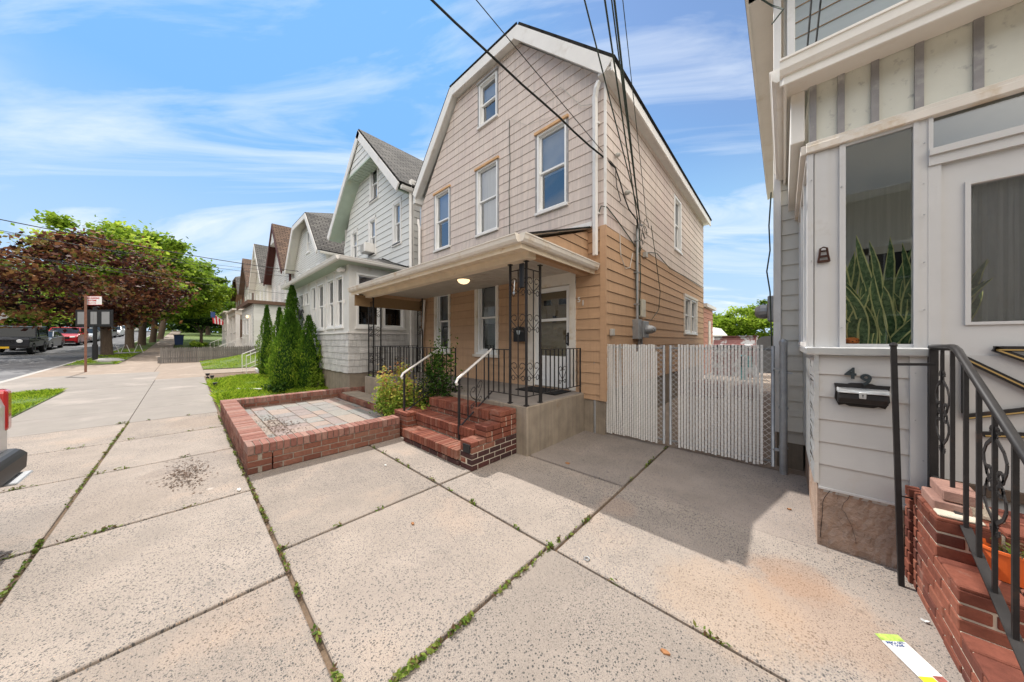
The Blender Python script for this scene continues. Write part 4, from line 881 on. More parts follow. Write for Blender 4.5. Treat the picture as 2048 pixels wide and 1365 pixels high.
pb = MB(); brickwork(pb, mm, -2.87, -2.655, 2.22, 2.998, .0, 4, .0675, seed=12, vf=dark, bl=.19); rowlock(pb, -2.87, -2.655, 2.22, 2.45, .27, .059, 'y', .1, 41, vf=red); brickwork(pb, mm, -2.87, -2.655, 2.455, 2.998, .27, 1, .0675, seed=19, vf=red, bl=.19)
brickwork(pb, mm, -2.87, -2.655, 2.45, 2.998, .3375, 1, .0675, seed=13, vf=red, bl=.19); rowlock(pb, -2.87, -2.655, 2.45, 2.70, .405, .059, 'y', .1, 42, vf=red); brickwork(pb, mm, -2.87, -2.655, 2.705, 2.998, .405, 1, .0675, seed=18, vf=red, bl=.19)
brickwork(pb, mm, -2.87, -2.655, 2.70, 2.998, .4725, 1, .0675, seed=14, vf=red, bl=.19); rowlock(pb, -2.87, -2.655, 2.70, 2.998, .54, .062, 'y', .1, 43, vf=red)
T.part('side_pier', pb, 'brick', bevel=.004)
mm.box(-2.86, -2.665, 2.23, 2.99, -.05, .26); T.part('mortar', mm, 'mortar')
# pier lies proud of the porch slab: fill between
mb = MB(); mb.box(-2.80, -2.68, 2.203, 2.22, .205, .30); T.part('dark_plate', mb, 'black_plastic')
lp, lm = MB(), MB(); brickwork(lp, lm, -4.72, -4.30, 2.30, 2.99, 0, 5, .067, seed=15, vf=red); rowlock(lp, -4.72, -4.30, 2.30, 2.99, .335, .055, 'y', seed=16, vf=red)
T.part('left_pier', lp, 'brick', bevel=.004); T.part('mortar', lm, 'mortar_dark')

# ================================================================== PLANTER
T = Thing('brick_planter', 'low square red brick planter wall in front of the porch', 'planter', (-6.4, .46, 0))
bm, mm, cp = MB(), MB(), MB(); x0, x1, y0, y1 = -8.4, -4.44, .46, 2.26; th = .22
pv = lambda x, y, z, r: r.random()
brickwork(bm, mm, x0, x1, y0, y0+th, 0, 3, .073, seed=20, vf=pv); rowlock(cp, x0, x1-th, y0, y0+th, .219, .10, 'x', seed=21, over=.004)
brickwork(bm, mm, x1-th, x1, y0+th+.01, y1, 0, 3, .073, seed=22, vf=pv); rowlock(cp, x1-th, x1, y0, y1, .219, .10, 'y', seed=23, over=.004)
brickwork(bm, mm, x0, x0+th, y0+th+.01, 3.3, 0, 3, .073, seed=24, vf=pv); rowlock(cp, x0, x0+th, y0+th+.005, 3.3, .219, .10, 'y', seed=25, over=.004)
mm.box(x0+.006, x1-th, y0+.012, y0+th-.012, .19, .312); mm.box(x1-th+.012, x1-.012, y0+.01, y1-.01, .19, .310); mm.box(x0+.012, x0+th-.012, y0+th, 3.29, .19, .312)
T.part('wall', bm, 'brick_face', bevel=.004); T.part('coping', cp, 'brick_cap', bevel=.004); T.part('mortar', mm, 'mortar_dark')
mb = MB(); mb.box(x0+th+.01, -4.8, 2.62, 3.0, 0, .235); T.part('inner_ledge', mb, 'wall_concrete', bevel=.008)
lb = MB(); rowlock(lb, x0+th+.01, -4.8, 2.53, 2.612, .12, .10, 'x', w=.2, seed=26); T.part('ledge_brick', lb, 'brick_face', bevel=.004)
fl = MB(); rg = random.Random(8); yy = y0+th+.01; row = 0
while yy < 2.5:
    hgt = rg.choice((.2, .26, .31)); ye = min(yy+hgt, 2.525); xx = x0+th+.012
    while xx < x1-.25:
        wd = rg.uniform(.24, .62); xe = min(xx+wd, x1-th-.012 if yy < 2.2 else -4.78); t1, t2 = rg.uniform(-.005, .006), rg.uniform(-.005, .006)
        if xe-xx > .04: fl.hexa([(xx, yy, .08), (xe-.012, yy, .08), (xe-.012, ye-.012, .08), (xx, ye-.012, .08), (xx, yy, .122+t1), (xe-.012, yy, .122+t2), (xe-.012, ye-.012, .122-t1), (xx, ye-.012, .122+t2)], rg.random())
        xx = xe if xe > xx+.001 else xx+1
        if xx >= (x1-th-.02 if yy < 2.2 else -4.8): break
    yy = ye
solo('flagstone_paving', fl, 'flagstone', 'worn grey and pink flagstones laid inside the brick planter', 'paving', bevel=.004)
mb = MB(); mb.box(x0+th, x1-th, y0+th, 2.53, -.05, .112); mb.box(x1-th, -4.75, 2.27, 2.6, -.05, .10); struct('planter_soil', mb, 'dirt')
# ================================================================== GATE
def gate(label, xa, xb, y, seed, latch):
    T = Thing('chain_link_gate', label, 'gate', ((xa+xb)/2, y, 0), 'slatted gates between the houses')
    rg = random.Random(seed); z0, z1 = .06, 1.45; fr = MB(); r = .018
    fr.tube([(xa, y, z0), (xa, y, z1), ], r, 8); fr.tube([(xb, y, z0), (xb, y, z1)], r, 8); fr.tube([(xa, y+.02, z1-.04), (xb, y+.02, z1-.04)], .014, 8); fr.tube([(xa, y+.02, z0+.05), (xb, y+.02, z0+.05)], .014, 8)
    T.part('frame', fr, 'galvanised', smooth=True)
    sl_ = MB(); a, b = xa+.11, xb-.10; n = int((b-a)/.0335)
    for k in range(n+1):
        x = a+k*(b-a)/n; lean = rg.uniform(-.003, .003)+(.025 if seed == 1 and k in (4, 7) else 0); top = 1.46+rg.uniform(-.006, .005)-(.10 if rg.random() < .05 else 0); bot = .05+rg.uniform(-.012, .012)
        w_ = .0118; sl_.hexa([(x-w_, y-.006, bot), (x+w_, y-.006, bot), (x+w_, y+.004, bot), (x-w_, y+.004, bot), (x-w_-lean, y-.006, top), (x+w_-lean, y-.006, top), (x+w_-lean, y+.004, top), (x-w_-lean, y+.004, top)], rg.random())
    T.part('slats', sl_, 'white_slat')
    wi = MB(); p = .067; nx = int((xb-xa)/p)
    for k in range(-int((z1-z0)/p)-1, nx+1):
        for s in (1, -1):
            pts = []
            x0 = xa+k*p if s > 0 else xb-k*p
            za, zb_ = z0, z1
            u0 = x0; u1 = x0+s*(z1-z0)
            lo, hi = (xa+.02, xb-.02)
            def clip(u): return z0+(u-x0)*s
            ua, ub = (max(u0, lo), min(u1, hi)) if s > 0 else (min(u0, hi), max(u1, lo))
            if (s > 0 and ua < ub) or (s < 0 and ua > ub):
                wi.bar((ua, y-.009*s, clip(ua)), (ub, y-.009*s, clip(ub)), .0035)
    T.part('chain_mesh', wi, 'aluminium')
    h = MB()
    for z in (.25, 1.18): h.box(latch-.03, latch+.03, y-.03, y+.03, z, z+.02)
    T.part('hinge', h, 'galvanised')
gate('narrower white-slatted chain-link gate beside the tan house', -2.20, -1.25, 4.56, 1, -2.22)
gate('wider white-slatted chain-link gate beside the white house', -1.17, -.09, 4.58, 2, -.06)
def post(label, x, y, z, r):
    mb = MB(); mb.tube([(x, y, 0), (x, y, z)], r, 12); mb.lathe((x, y, z), [(r*1.15, -.03), (r*1.15, .01), (r*.8, .03), (r*.3, .042)], 12)
    for zz in (.3, .75, 1.15): mb.lathe((x, y, zz), [(r*1.2, -.012), (r*1.2, .012)], 12)
    mb.box(x+r, x+r+.04, y-.02, y-.012, 1.14, 1.16); solo('gate_post', mb, 'galvanised', label, 'post', 'galvanised gate posts', smooth=False)
post('slim galvanised post at the tan house end of the gates', -2.285, 4.52, 1.5, .021); post('thick galvanised post against the white house corner', .0, 4.56, 1.49, .034)

# ================================================================== HOUSE 49
W = Thing('house', 'white-grey house with an enclosed front porch, numbered 49', 'house', (1.6, 3.15, 0))
Y9 = 3.15; Pw = front(Y9); Pn = sideneg(.17); XE = 3.4
mb = MB(); siding(mb, front(Y9), .44, 1.40, lambda z: (.19, .60), [], .165, .010, (), 0, 21); mb.box(.19, XE, Y9+.005, Y9+.06, .40, 1.42)
W.part('apron_wall', mb, ['apron_paint', 'orange_wood'])
mb = MB(); mb.pbox(Pw, .60, .665, .44, 1.42, -.02, .022); mb.pbox(Pw, .19, .665, .425, .44, -.02, .02); W.part('corner_board', mb, 'aged_paint')
# crumpled aluminium wrap on the corner
rg = random.Random(5); mb = MB(); n = 26
for i in range(n):
    z = .46+i*(.96/n); z2 = z+.96/n; a = .166+.006*rg.uniform(-1, 1); b = .166+.006*rg.uniform(-1, 1)
    if i == 0: prev = a
    mb.face([(prev, Y9-.012, z), (.192, Y9-.016, z), (.192, Y9-.016, z2), (b, Y9-.012, z2)]); mb.face([(prev, Y9-.012, z), (b, Y9-.012, z2), (.165+rg.uniform(-.012, .01), 3.5, z2), (.165, 3.5, z)]); prev = b
mb.face([(.165, 3.5, .44), (.165, 4.78, .44), (.165, 4.78, 1.42), (.165, 3.5, 1.42)])
W.part('aluminium_wrap', mb, 'aluminium')
mb = MB(); mb.box(.12, .67, Y9-.055, Y9+.02, 1.405, 1.462); mb.box(.12, .20, Y9+.02, 4.78, 1.405, 1.46); mb.tube([(.66, Y9-.035, 1.43), (.70, Y9-.03, 1.425)], .028, 8); W.part('sill_cap', mb, 'aluminium', bevel=.008)
# cracked stucco foundation
mb = MB(); rg = random.Random(9); nx, nz = 16, 10
def fz(i, j): 
    u = .19+(.58-.19)*i/nx; z = -.05+.49*j/nz; return (u, Y9+.012-.012*rg.random()-(.0 if 0 < i < nx else .0), z)
G_ = [[fz(i, j) for j in range(nz+1)] for i in range(nx+1)]
for i in range(nx):
    for j in range(nz): mb.face([G_[i][j], G_[i+1][j], G_[i+1][j+1], G_[i][j+1]])
mb.box(.20, XE, Y9+.02, 4.8, -.05, .44); mb.box(.185, .20, Y9+.0, 4.78, -.05, .44)
W.part('foundation', mb, 'stucco')
mb = MB()
def crack(pts, r=.0011):
    mb.tube([(x, Y9-.001, z) for x, z in pts], r, 3)
crack([(.255, .43), (.240, .40), (.222, .36), (.214, .33), (.212, .27), (.210, .22), (.204, .13), (.20, .06)], .0018); crack([(.345, .42), (.335, .385), (.318, .36), (.31, .33), (.306, .305), (.322, .285), (.335, .25), (.352, .21), (.36, .17), (.372, .12), (.374, .09)]); crack([(.29, .42), (.288, .39), (.286, .37)], .0007)
W.part('crack', mb, 'dark_room')
# corner post, window, door wall
mb = MB(); mb.pbox(Pw, .15, .245, 1.462, 2.90, -.03, .0); mb.pbox(Pw, .245, .30, 1.462, 2.90, -.03, -.006); mb.pbox(Pw, .135, .165, 1.462, 2.90, -.03, .008); W.part('corner_panel', mb, 'aged_paint')
mb = MB(); mb.pbox(Pw, .295, .325, 1.462, 2.90, -.04, .010); mb.pbox(Pw, .615, .635, 1.462, 2.92, -.04, .012); mb.pbox(Pw, .635, .672, 1.462, 2.92, -.04, .004); mb.pbox(Pw, .325, .615, 1.462, 1.485, -.04, .004); mb.pbox(Pw, .325, .615, 2.885, 2.91, -.04, .004); wf = W.part('window_frame', mb, 'aged_paint')
mb = MB(); mb.pbox(Pw, .325, .615, 1.485, 2.885, -.012, -.008); W.part('pane', mb, 'clear_glass', parent=wf)
for k, x in enumerate((.31, .625, .655)):
    pass
mb = MB(); mb.lathe((.655, Y9-.006, 2.5), [(.003, 0), (.003, -.003)], 6, axis='y')
for x, z in ((.655, 1.7), (.655, 2.0), (.655, 2.3), (.655, 2.75), (.305, 1.6), (.305, 2.6), (.155, 2.7), (.155, 2.1), (.65, .75), (.62, 1.0), (.62, 1.3)): mb.lathe((x, Y9-.012, z), [(.0035, 0), (.0035, -.012)], 6, axis='y')
W.part('screw', mb, 'galvanised')
# interior seen through the glass
mb = MB(); n_ = 60; pts = [(.76+i*(1.5-.76)/n_, 3.24+.012*math.sin(i*1.7)) for i in range(n_+1)]
for a, b in zip(pts, pts[1:]): mb.face([(a[0], a[1], 1.45), (b[0], b[1], 1.45), (b[0], b[1], 2.6), (a[0], a[1], 2.6)])
W.part('door_curtain', mb, 'curtain')
mb = MB(); mb.box(.2, 3.2, 4.55, 4.6, 1.0, 3.0); W.part('inner_wall', mb, 'curtain')
mb = MB(); mb.pbox(front(4.54), .62, 1.2, 1.2, 2.35, 0, .01); W.part('inner_door', mb, 'dark_room')
mb = MB(); mb.pbox(front(4.545), .52, 1.28, 2.35, 2.42, 0, .02); mb.pbox(front(4.545), .55, .62, 1.2, 2.42, 0, .02); W.part('inner_frame', mb, 'cream_siding')
mb = MB(); mb.box(.2, XE, Y9+.06, 4.55, 1.36, 1.40); W.part('inner_floor', mb, 'dark_floor')
# beams and upper panels
mb = MB(); mb.pbox(Pw, .125, XE, 2.905, 2.955, -.03, .03); mb.pbox(Pw, .125, XE, 2.955, 2.985, -.03, .018); mb.box(.095, .15, Y9-.0, 4.8, 2.91, 2.98); W.part('beam', mb, 'old_white_trim', bevel=.004)
mb = MB(); mb.pbox(Pw, .14, XE, 2.985, 3.42, -.03, -.004); W.part('fascia_panel', mb, 'mottled_panel')
for x in (.145, .285, .44, .62, .83, 1.08, 1.36): mb = MB(); mb.pbox(Pw, x, x+.035, 2.985, 3.40, -.01, .014); W.part('batten', mb, 'grey_casing')
# eaves
mb = MB(); mb.box(-.0, XE, 2.93, Y9+.0, 3.40, 3.42); mb.box(.02, .14, Y9, 4.8, 3.40, 3.42); mb.box(-.005, XE, 2.92, 2.94, 3.36, 3.48); mb.box(.0, .02, 2.94, 4.8, 3.36, 3.48); mb.box(.04, .12, Y9, 4.75, 3.02, 3.40)
W.part('soffit', mb, 'pale_metal', bevel=.004)
mb = MB(); run(mb, (-.02, 2.95, 3.42), (XE, 2.95, 3.42), [(0, 0), (.05, 0), (.075, .03), (.08, .08), (.09, .085), (.09, .10), (0, .10)]); run(mb, (.00, 4.78, 3.42), (.0, 2.95, 3.42), [(0, 0), (.04, 0), (.065, .03), (.07, .08), (.08, .10), (0, .10)]); run(mb, (-.02, 2.953, 3.37), (XE, 2.953, 3.37), [(0, 0), (.02, 0), (.02, .05), (0, .05)])
W.part('gutter', mb, 'pale_metal')
mb = MB(); slabface(mb, [(-.0, 2.93, 3.49), (XE, 2.93, 3.49), (XE, 4.81, 3.75), (-.0, 4.81, 3.75)], [(0, 0), (3, 0), (3, 2), (0, 2)], .02); W.part('porch_roof', mb, ['roof_grey', 'cream_siding', 'roof_grey'])
mb = MB(); mb.box(.66, .69, 2.90, 2.925, 3.435, 3.46); W.part('gutter_hook', mb, 'white_trim')
# side of the enclosed porch: glazed wall
mb = MB(); 
for y in (3.17, 3.65, 4.2, 4.72): mb.box(.13, .17, y-.02, y+.02, 1.46, 2.91)
mb.box(.125, .165, 3.17, 4.74, 1.46, 1.50); mb.box(.125, .165, 3.17, 4.74, 2.86, 2.91); wf = W.part('side_window', mb, 'white_trim')
mb = MB(); mb.box(.145, .150, 3.19, 4.70, 1.50, 2.86); W.part('pane', mb, 'clear_glass', parent=wf)
# door wall
D0 = .672
mb = MB(); mb.pbox(Pw, D0, .72, .62, 2.62, -.06, .006); mb.pbox(Pw, D0, 2.4, 2.60, 2.66, -.04, .016); mb.pbox(Pw, D0, 2.4, 2.66, 2.70, -.04, .032); mb.pbox(Pw, D0, .69, 2.70, 2.905, -.04, .012); W.part('door_frame', mb, 'aged_paint')
mb = MB(); mb.pbox(Pw, .69, 2.4, 2.70, 2.905, -.03, -.02); W.part('transom_pane', mb, 'glass')
mb = MB(); dx0, dx1 = .72, 1.46; gx0, gx1 = .825, 1.36
for a, b, c, d in ((dx0, gx0, .66, 2.60), (gx1, dx1, .66, 2.60), (gx0, gx1, 2.44, 2.60), (gx0, gx1, .66, 1.615)): mb.pbox(Pw, a, b, c, d, -.05, -.012)
for a, b, c, d in ((gx0-.02, gx0, 1.60, 2.46), (gx1, gx1+.02, 1.60, 2.46), (gx0, gx1, 2.44, 2.46), (gx0, gx1, 1.60, 1.618)): mb.pbox(Pw, a, b, c, d, -.012, .0)
sdo = W.part('storm_door', mb, 'aged_paint')
mb = MB(); mb.pbox(Pw, gx0, gx1, 1.618, 2.44, -.03, -.026); W.part('pane', mb, 'sky_glass', parent=sdo)
mb = MB(); mb.pbox(Pw, 1.46, XE, .62, 2.62, -.04, -.004); W.part('right_panel', mb, 'aged_paint')
mb = MB(); mb.pbox(Pw, .68, 1.5, .60, .655, -.06, .03); W.part('threshold', mb, 'dark_floor')
# gold-edged zigzag grille on the storm door
mb = MB(); m2 = MB()
def zz(a, b, w_=.03):
    A, B = (a[0], Y9-.012, a[1]), (b[0], Y9-.012, b[1]); mb.bar(A, B, .016, w_); m2.bar((a[0]+.006, Y9-.021, a[1]-.006), (b[0]+.006, Y9-.021, b[1]-.006), .004, w_*.25)
for a, b in (((.895, 1.46), (1.3, 1.46)), ((.895, 1.46), (1.14, 1.31)), ((.80, 1.40), (.80, 1.07)), ((.80, 1.40), (1.10, 1.16)), ((1.10, 1.16), (.80, 1.05)), ((1.14, 1.31), (1.3, 1.2)), ((.86, .96), (1.05, .99)), ((1.05, .99), (1.3, 1.1))): zz(a, b)
W.part('door_grille', mb, 'black_iron'); W.part('grille_edge', m2, 'gold_edge')
# main body behind
mb = MB(); siding(mb, front(4.8), .45, 5.84, lambda z: (-.03, .165) if z < 3.6 else (.03, XE), [(.90, 1.6, 4.60, 5.7)], .178, .014, (3.6,), 0, 22); mb.box(-.02, .17, 4.82, 4.9, .45, 3.6); mb.box(0, XE, 4.83, 12, .3, 5.8)
W.part('body_wall', mb, ['cream_siding', 'grey_line'])
mb = MB(); siding(mb, front(4.785), 3.78, 5.84, lambda z: (.10, XE), [(.90, 1.6, 4.60, 5.7)], .178, .014, (), 0, 23); W.part('upper_siding', mb, ['shaded_siding', 'orange_wood'])
mb = MB(); mb.box(-.09, -.02, 4.765, 4.9, .42, 5.84); mb.box(.03, .10, 4.76, 4.8, 3.6, 5.84) ; W.part('corner_post', mb, 'white_trim', bevel=.005)
mb = MB(); mb.box(-.06, .17, 4.84, 12, -.05, .45); W.part('body_foundation', mb, 'wall_concrete')
window(W, front(4.8), .90, 1.6, 4.60, 5.7, casing=.05)
mb = MB(); mb.box(-.34, XE, 4.45, 4.9, 5.86, 5.90); mb.box(-.34, -.0, 4.45, 12, 5.86, 5.9); mb.box(-.36, -.33, 4.43, 12, 5.84, 6.0); mb.box(-.36, XE, 4.43, 4.45, 5.84, 6.0); W.part('main_eave', mb, 'pale_metal')
mb = MB(); slabface(mb, [(-.36, 4.43, 6.0), (XE, 4.43, 6.0), (XE, 8, 8.2), (2.2, 8, 8.2)], [(0, 0), (3, 0), (3, 2), (1, 2)], .03); slabface(mb, [(-.36, 4.43, 6.0), (-.36, 12, 6.0), (2.2, 12, 8.2), (2.2, 8, 8.2)], [(0, 0), (7, 0), (7, 2), (3, 2)], .03); W.part('main_roof', mb, ['roof_grey', 'cream_siding', 'roof_grey'])
mb = MB(); mb.box(-.16, -.04, 5.3, 5.62, 1.78, 2.12); mb.lathe((-.16, 5.46, 1.92), [(.10, 0), (.10, -.08), (.07, -.13), (.05, -.14)], 14, axis='x'); W.part('electric_meter', mb, 'galvanised', bevel=.01)
mb = MB(); mb.prism([(-.32, 1.45), (-.32, 1.52), (-.26, 1.58), (-.1, 1.60), (-.1, 1.0), (-.32, 1.0)], lambda p: (p[0], 6.2, p[1]), lambda p: (p[0], 6.7, p[1])); W.part('gas_box', mb, 'grey_plastic')
mb = MB(); mb.tube([(-.11, 4.75, 3.3), (-.13, 4.74, 2.9), (-.12, 4.74, 2.6), (-.15, 4.74, 2.35), (-.12, 4.75, 2.1), (-.10, 4.78, 1.2)], .008, 5); mb.tube([(-.34, 4.6, 5.8), (-.1, 4.7, 5.5), (.0, 4.6, 5.3), (-.1, 4.6, 5.2)], .009, 5)
W.part('cable', mb, 'wire_green')
mb = MB(); mb.tube([(.13, 4.77, 3.72), (.30, 4.0, 6.4)], .008, 4); mb.tube([(.18, 4.77, 3.78), (.40, 4.0, 6.4)], .008, 4); solo('entry_cable', mb, 'wire_black', 'pair of thin black cables rising across the upper siding of the white house', 'cables')
text('4', .105, (.345, Y9-.03, 1.245), (R_(90), 0, 0), 'black_number', 'house_number', parent=W.o, origin=W.loc, bold=.003, depth=.006)
text('9', .105, (.415, Y9-.03, 1.205), (R_(90), 0, R_(0)), 'black_number', 'house_number', parent=W.o, origin=W.loc, bold=.003, depth=.006)
# mailbox
T = Thing('mailbox', 'black and silver wall mailbox under the number 49', 'mailbox', (.395, Y9, 1.04))
mb = MB(); mb.prism([(.27, 1.10), (.275, 1.165), (.268, 1.205), (.33, 1.205), (.345, 1.212), (.395, 1.215), (.445, 1.212), (.46, 1.205), (.522, 1.205), (.515, 1.165), (.52, 1.10), (.50, 1.05), (.47, 1.06), (.45, 1.05), (.34, 1.05), (.32, 1.06), (.29, 1.05)], lambda p: (p[0], Y9-.012, p[1]), lambda p: (p[0], Y9-.02, p[1])); T.part('back_plate', mb, 'black_iron')
mb = MB(); mb.prism([(Y9-.02, 1.07), (Y9-.055, 1.075), (Y9-.075, 1.11), (Y9-.07, 1.145), (Y9-.02, 1.15)], lambda p: (.283, p[0], p[1]), lambda p: (.508, p[0], p[1])); T.part('body', mb, 'black_iron', bevel=.006)
mb = MB(); mb.prism([(Y9-.02, 1.15), (Y9-.078, 1.146), (Y9-.074, 1.165), (Y9-.05, 1.178), (Y9-.02, 1.18)], lambda p: (.279, p[0], p[1]), lambda p: (.512, p[0], p[1])); T.part('lid', mb, 'aluminium', bevel=.004)
mb = MB(); mb.box(.378, .41, Y9-.086, Y9-.074, 1.115, 1.158); T.part('lock_plate', mb, 'aluminium', bevel=.003)
mb = MB(); mb.lathe((.394, Y9-.087, 1.14), [(.004, 0), (.004, -.001)], 8, axis='y'); mb.box(.3925, .3955, Y9-.0885, Y9-.087, 1.126, 1.14); T.part('keyhole', mb, 'dark_room')
# rusted door knocker / bell
T = Thing('rusty_hook', 'small rusted iron bracket on the white corner panel', 'bracket', (.215, Y9, 2.1))
mb = MB(); z0 = 2.085
mb.tube([(.195, Y9-.012, z0), (.200, Y9-.02, z0+.04), (.203, Y9-.02, z0+.085), (.215, Y9-.022, z0+.092), (.228, Y9-.02, z0+.085), (.232, Y9-.02, z0+.04), (.238, Y9-.012, z0)], .0045, 6)
mb.box(.194, .239, Y9-.02, Y9-.004, z0-.003, z0+.012); mb.box(.199, .234, Y9-.02, Y9-.004, z0+.03, z0+.042); mb.box(.201, .231, Y9-.02, Y9-.004, z0+.065, z0+.073)
bo = T.part('bracket', mb, 'rusty_iron'); bo.scale = (1.35, 1, 1.15)
# iron pole and stoop
mb = MB(); mb.bar((.535, 2.965, 0), (.505, 2.965, 1.47), .024); mb.lathe((.505, 2.965, 1.478), [(.006, -.02), (.012, -.012), (.018, 0), (.014, .014), (.003, .018)], 12); mb.bar((.508, 2.965, 1.36), (.665, 3.0, 1.365), .016); mb.bar((.524, 2.965, .55), (.60, 3.03, .53), .008)
solo('iron_pole', mb, 'black_iron', 'slender black iron pole with a ball top in front of the mailbox', 'pole')
T = Thing('brick_stoop', 'red brick stoop with cut-corner treads at the door of the white house', 'steps', (1.2, 2.6, 0))
bm, mm = MB(), MB(); sx0, sx1 = .59, 2.0
rv = lambda x, y, z, r: r.uniform(.3, .85)
brickwork(bm, mm, sx0, sx1, 1.86, 3.02, -.02, 3, .066, seed=31, vf=rv, faces='xXy'); brickwork(bm, mm, sx0, sx1, 2.13, 3.02, .178, 0, .066, seed=32, vf=rv)
for (ya, za, nc) in ((2.385, .178, 3), (2.655, .376, 3)): brickwork(bm, mm, sx0, sx1, ya, 3.02, za, nc, .066, seed=int(za*1000), vf=rv, bl=.2, faces='xXy')
T.part('riser', bm, 'brick', bevel=.004)
tp = MB(); rg = random.Random(3)
for (ya, yb_, z) in ((1.86, 2.38, .176), (2.385, 2.65, .374), (2.655, 3.02, .572)):
    x = sx0; tp = MB()
    while x < sx1-.01:
        y = ya; wd = .2 if rg.random() < .9 else .1; xe = min(x+wd, sx1)
        while y < yb_-.01: ye = min(y+.2, yb_); tp.box(x, xe-.010, y, ye-.010, z-.01, z+.012, rg.uniform(.3, .7)); y = ye
        x = xe
    T.part('tread', tp, 'brick', bevel=.006)
T.part('mortar', mm, 'mortar')
mb = MB(); mb.box(.50, .585, 3.02, 3.10, 0, .60); 
bq, mq = MB(), MB(); brickwork(bq, mq, .575, .63, 3.03, 3.11, 0, 9, .066, seed=40, vf=rv, d=.027); T.part('edge_brick', bq, 'brick', bevel=.003)
T = Thing('loose_bricks', 'broken half bricks stacked loose on the top of the stoop', 'bricks', (.66, 2.85, .585))
for k, (z, a) in enumerate(((.585, .0), (.648, .03))):
    mb = MB(); mb.hexa([(.60+a, 2.74, z), (.72+a, 2.72, z), (.73+a, 2.93, z), (.605+a, 2.95, z), (.60+a, 2.74, z+.058), (.715+a, 2.72, z+.058), (.73+a, 2.93, z+.06), (.605+a, 2.95, z+.06)], .8); T.part('brick', mb, 'brick_cap', bevel=.006)
mb = MB(); mb.box(.60, .74, 2.66, 2.74, .584, .60); mb.box(.70, .82, 2.76, 2.98, .584, .61); T.part('mortar_lump', mb, 'mortar', bevel=.006)
# plastic pots
def pot(label, x, y, z, rx, ry, h, mat):
    T = Thing('flower_pot', label, 'flower pot', (x, y, z), 'oval plastic pots on the stoop'); mb = MB(); n = 28
    prof = [(.80, 0), (1.0, h-.012), (1.05, h-.012), (1.05, h), (.97, h), (.93, h-.04)]; base = len(mb.v)
    for r, hh in prof:
        for k in range(n): a = 2*math.pi*k/n; mb.v.append((x+rx*r*math.cos(a), y+ry*r*math.sin(a), z+hh))
    for i in range(len(prof)-1):
        for k in range(n): a = i*n+k; b = i*n+(k+1) % n; mb.f.append((a, b, b+n, a+n)); mb.r.append(.5); mb.mi.append(0); mb.uv.append(None)
    T.part('pot', mb, mat); mb = MB(); mb.face([(x+rx*.93*math.cos(2*math.pi*k/n), y+ry*.93*math.sin(2*math.pi*k/n), z+h-.035) for k in range(n)]); T.part('soil', mb, 'soil')
    rg = np.random.default_rng(int(x*100)); c = np.stack([rg.normal(x, rx*.4, 60), rg.normal(y, ry*.4, 60), rg.uniform(z+h-.03, z+h+.03, 60)], 1); q = quads('seedling', leaf_quads(c, .018, rg, .5, 2.2)-np.array([x, y, z]), rg.random(60), 'weed', (0, 0, 0), parent=T.o)
pot('orange plastic pot nearer the corner of the stoop', .80, 2.60, .39, .105, .075, .14, 'orange_pot')
pot('reddish plastic pot further to the right on the stoop', .985, 2.62, .39, .10, .075, .13, 'orange_pot')
# stoop railing
T = Thing('stoop_railing', 'black iron railing with scrolls running down the left edge of the stoop', 'railing', (.68, 2.8, .58)); X = .68
mb = MB(); mb.tube([(X, 3.12, 1.465), (X, 2.80, 1.47), (X, 2.74, 1.45), (X, 2.70, 1.42), (X, 1.45, .615)], .017, 8); mb.tube([(X, 3.12, 1.455), (X, 2.80, 1.46), (X, 2.72, 1.42), (X, 1.45, .59)], .010, 6); T.part('handrail', mb, 'black_iron', smooth=True)
mb = MB(); low = lambda y: .68 if y > 2.86 else .68-(2.86-y)*.565
tz = lambda y: 1.45 if y > 2.76 else 1.45-(2.76-y)*.645
mb.bar((X, 3.12, .68), (X, 2.86, .68), .028, .008); mb.bar((X, 2.86, .68), (X, 1.5, low(1.5)), .034, .008)
mb.bar((X, 3.10, .50), (X, 3.10, 1.46), .034)
for y in (2.814, 2.652, 2.517, 2.22, 2.10, 1.97, 1.84): mb.bar((X, y, low(y)), (X, y, tz(y)), .0145)
T.part('baluster', mb, 'black_iron')
def ribbon(pts, w_=.017, th=.004):
    for a, b in zip(pts, pts[1:]): mb.bar((X, a[0], a[1]), (X, b[0], b[1]), th, w_)
def scroll_pair(yc, za, zb_, w_, flip=1):
    """pair of lyre scrolls either side of the centre bar: small curl one end, broad belly, tight curl at the other"""
    h = zb_-za
    for s in (-1, 1):
        top = [(.020+.015*math.cos(a), h-.02+.015*math.sin(a)) for a in [4.9-.55*k for k in range(11)]]
        top = top[::-1]
        belly = [(.006, h*.80), (w_*.75, h*.60), (w_, h*.42), (w_*.95, h*.26), (w_*.72, h*.10)]
        cur = [(.5*w_+.024*math.cos(a), .026+.022*math.sin(a)) for a in [-.6-.55*k for k in range(13)]]
        pts = top+belly+cur
        ribbon([(yc+s*u, (za+z) if flip > 0 else (zb_-z)) for u, z in pts])
for yc in (2.955, 2.375):
    mb = MB(); top = 1.33 if yc > 2.5 else 1.13
    scroll_pair(yc, top-.235, top, .098); scroll_pair(yc, top-.47, top-.24, .092, -1); mb.bar((X, yc, low(yc)), (X, yc, tz(yc)), .013); T.part('scroll', mb, 'black_iron')
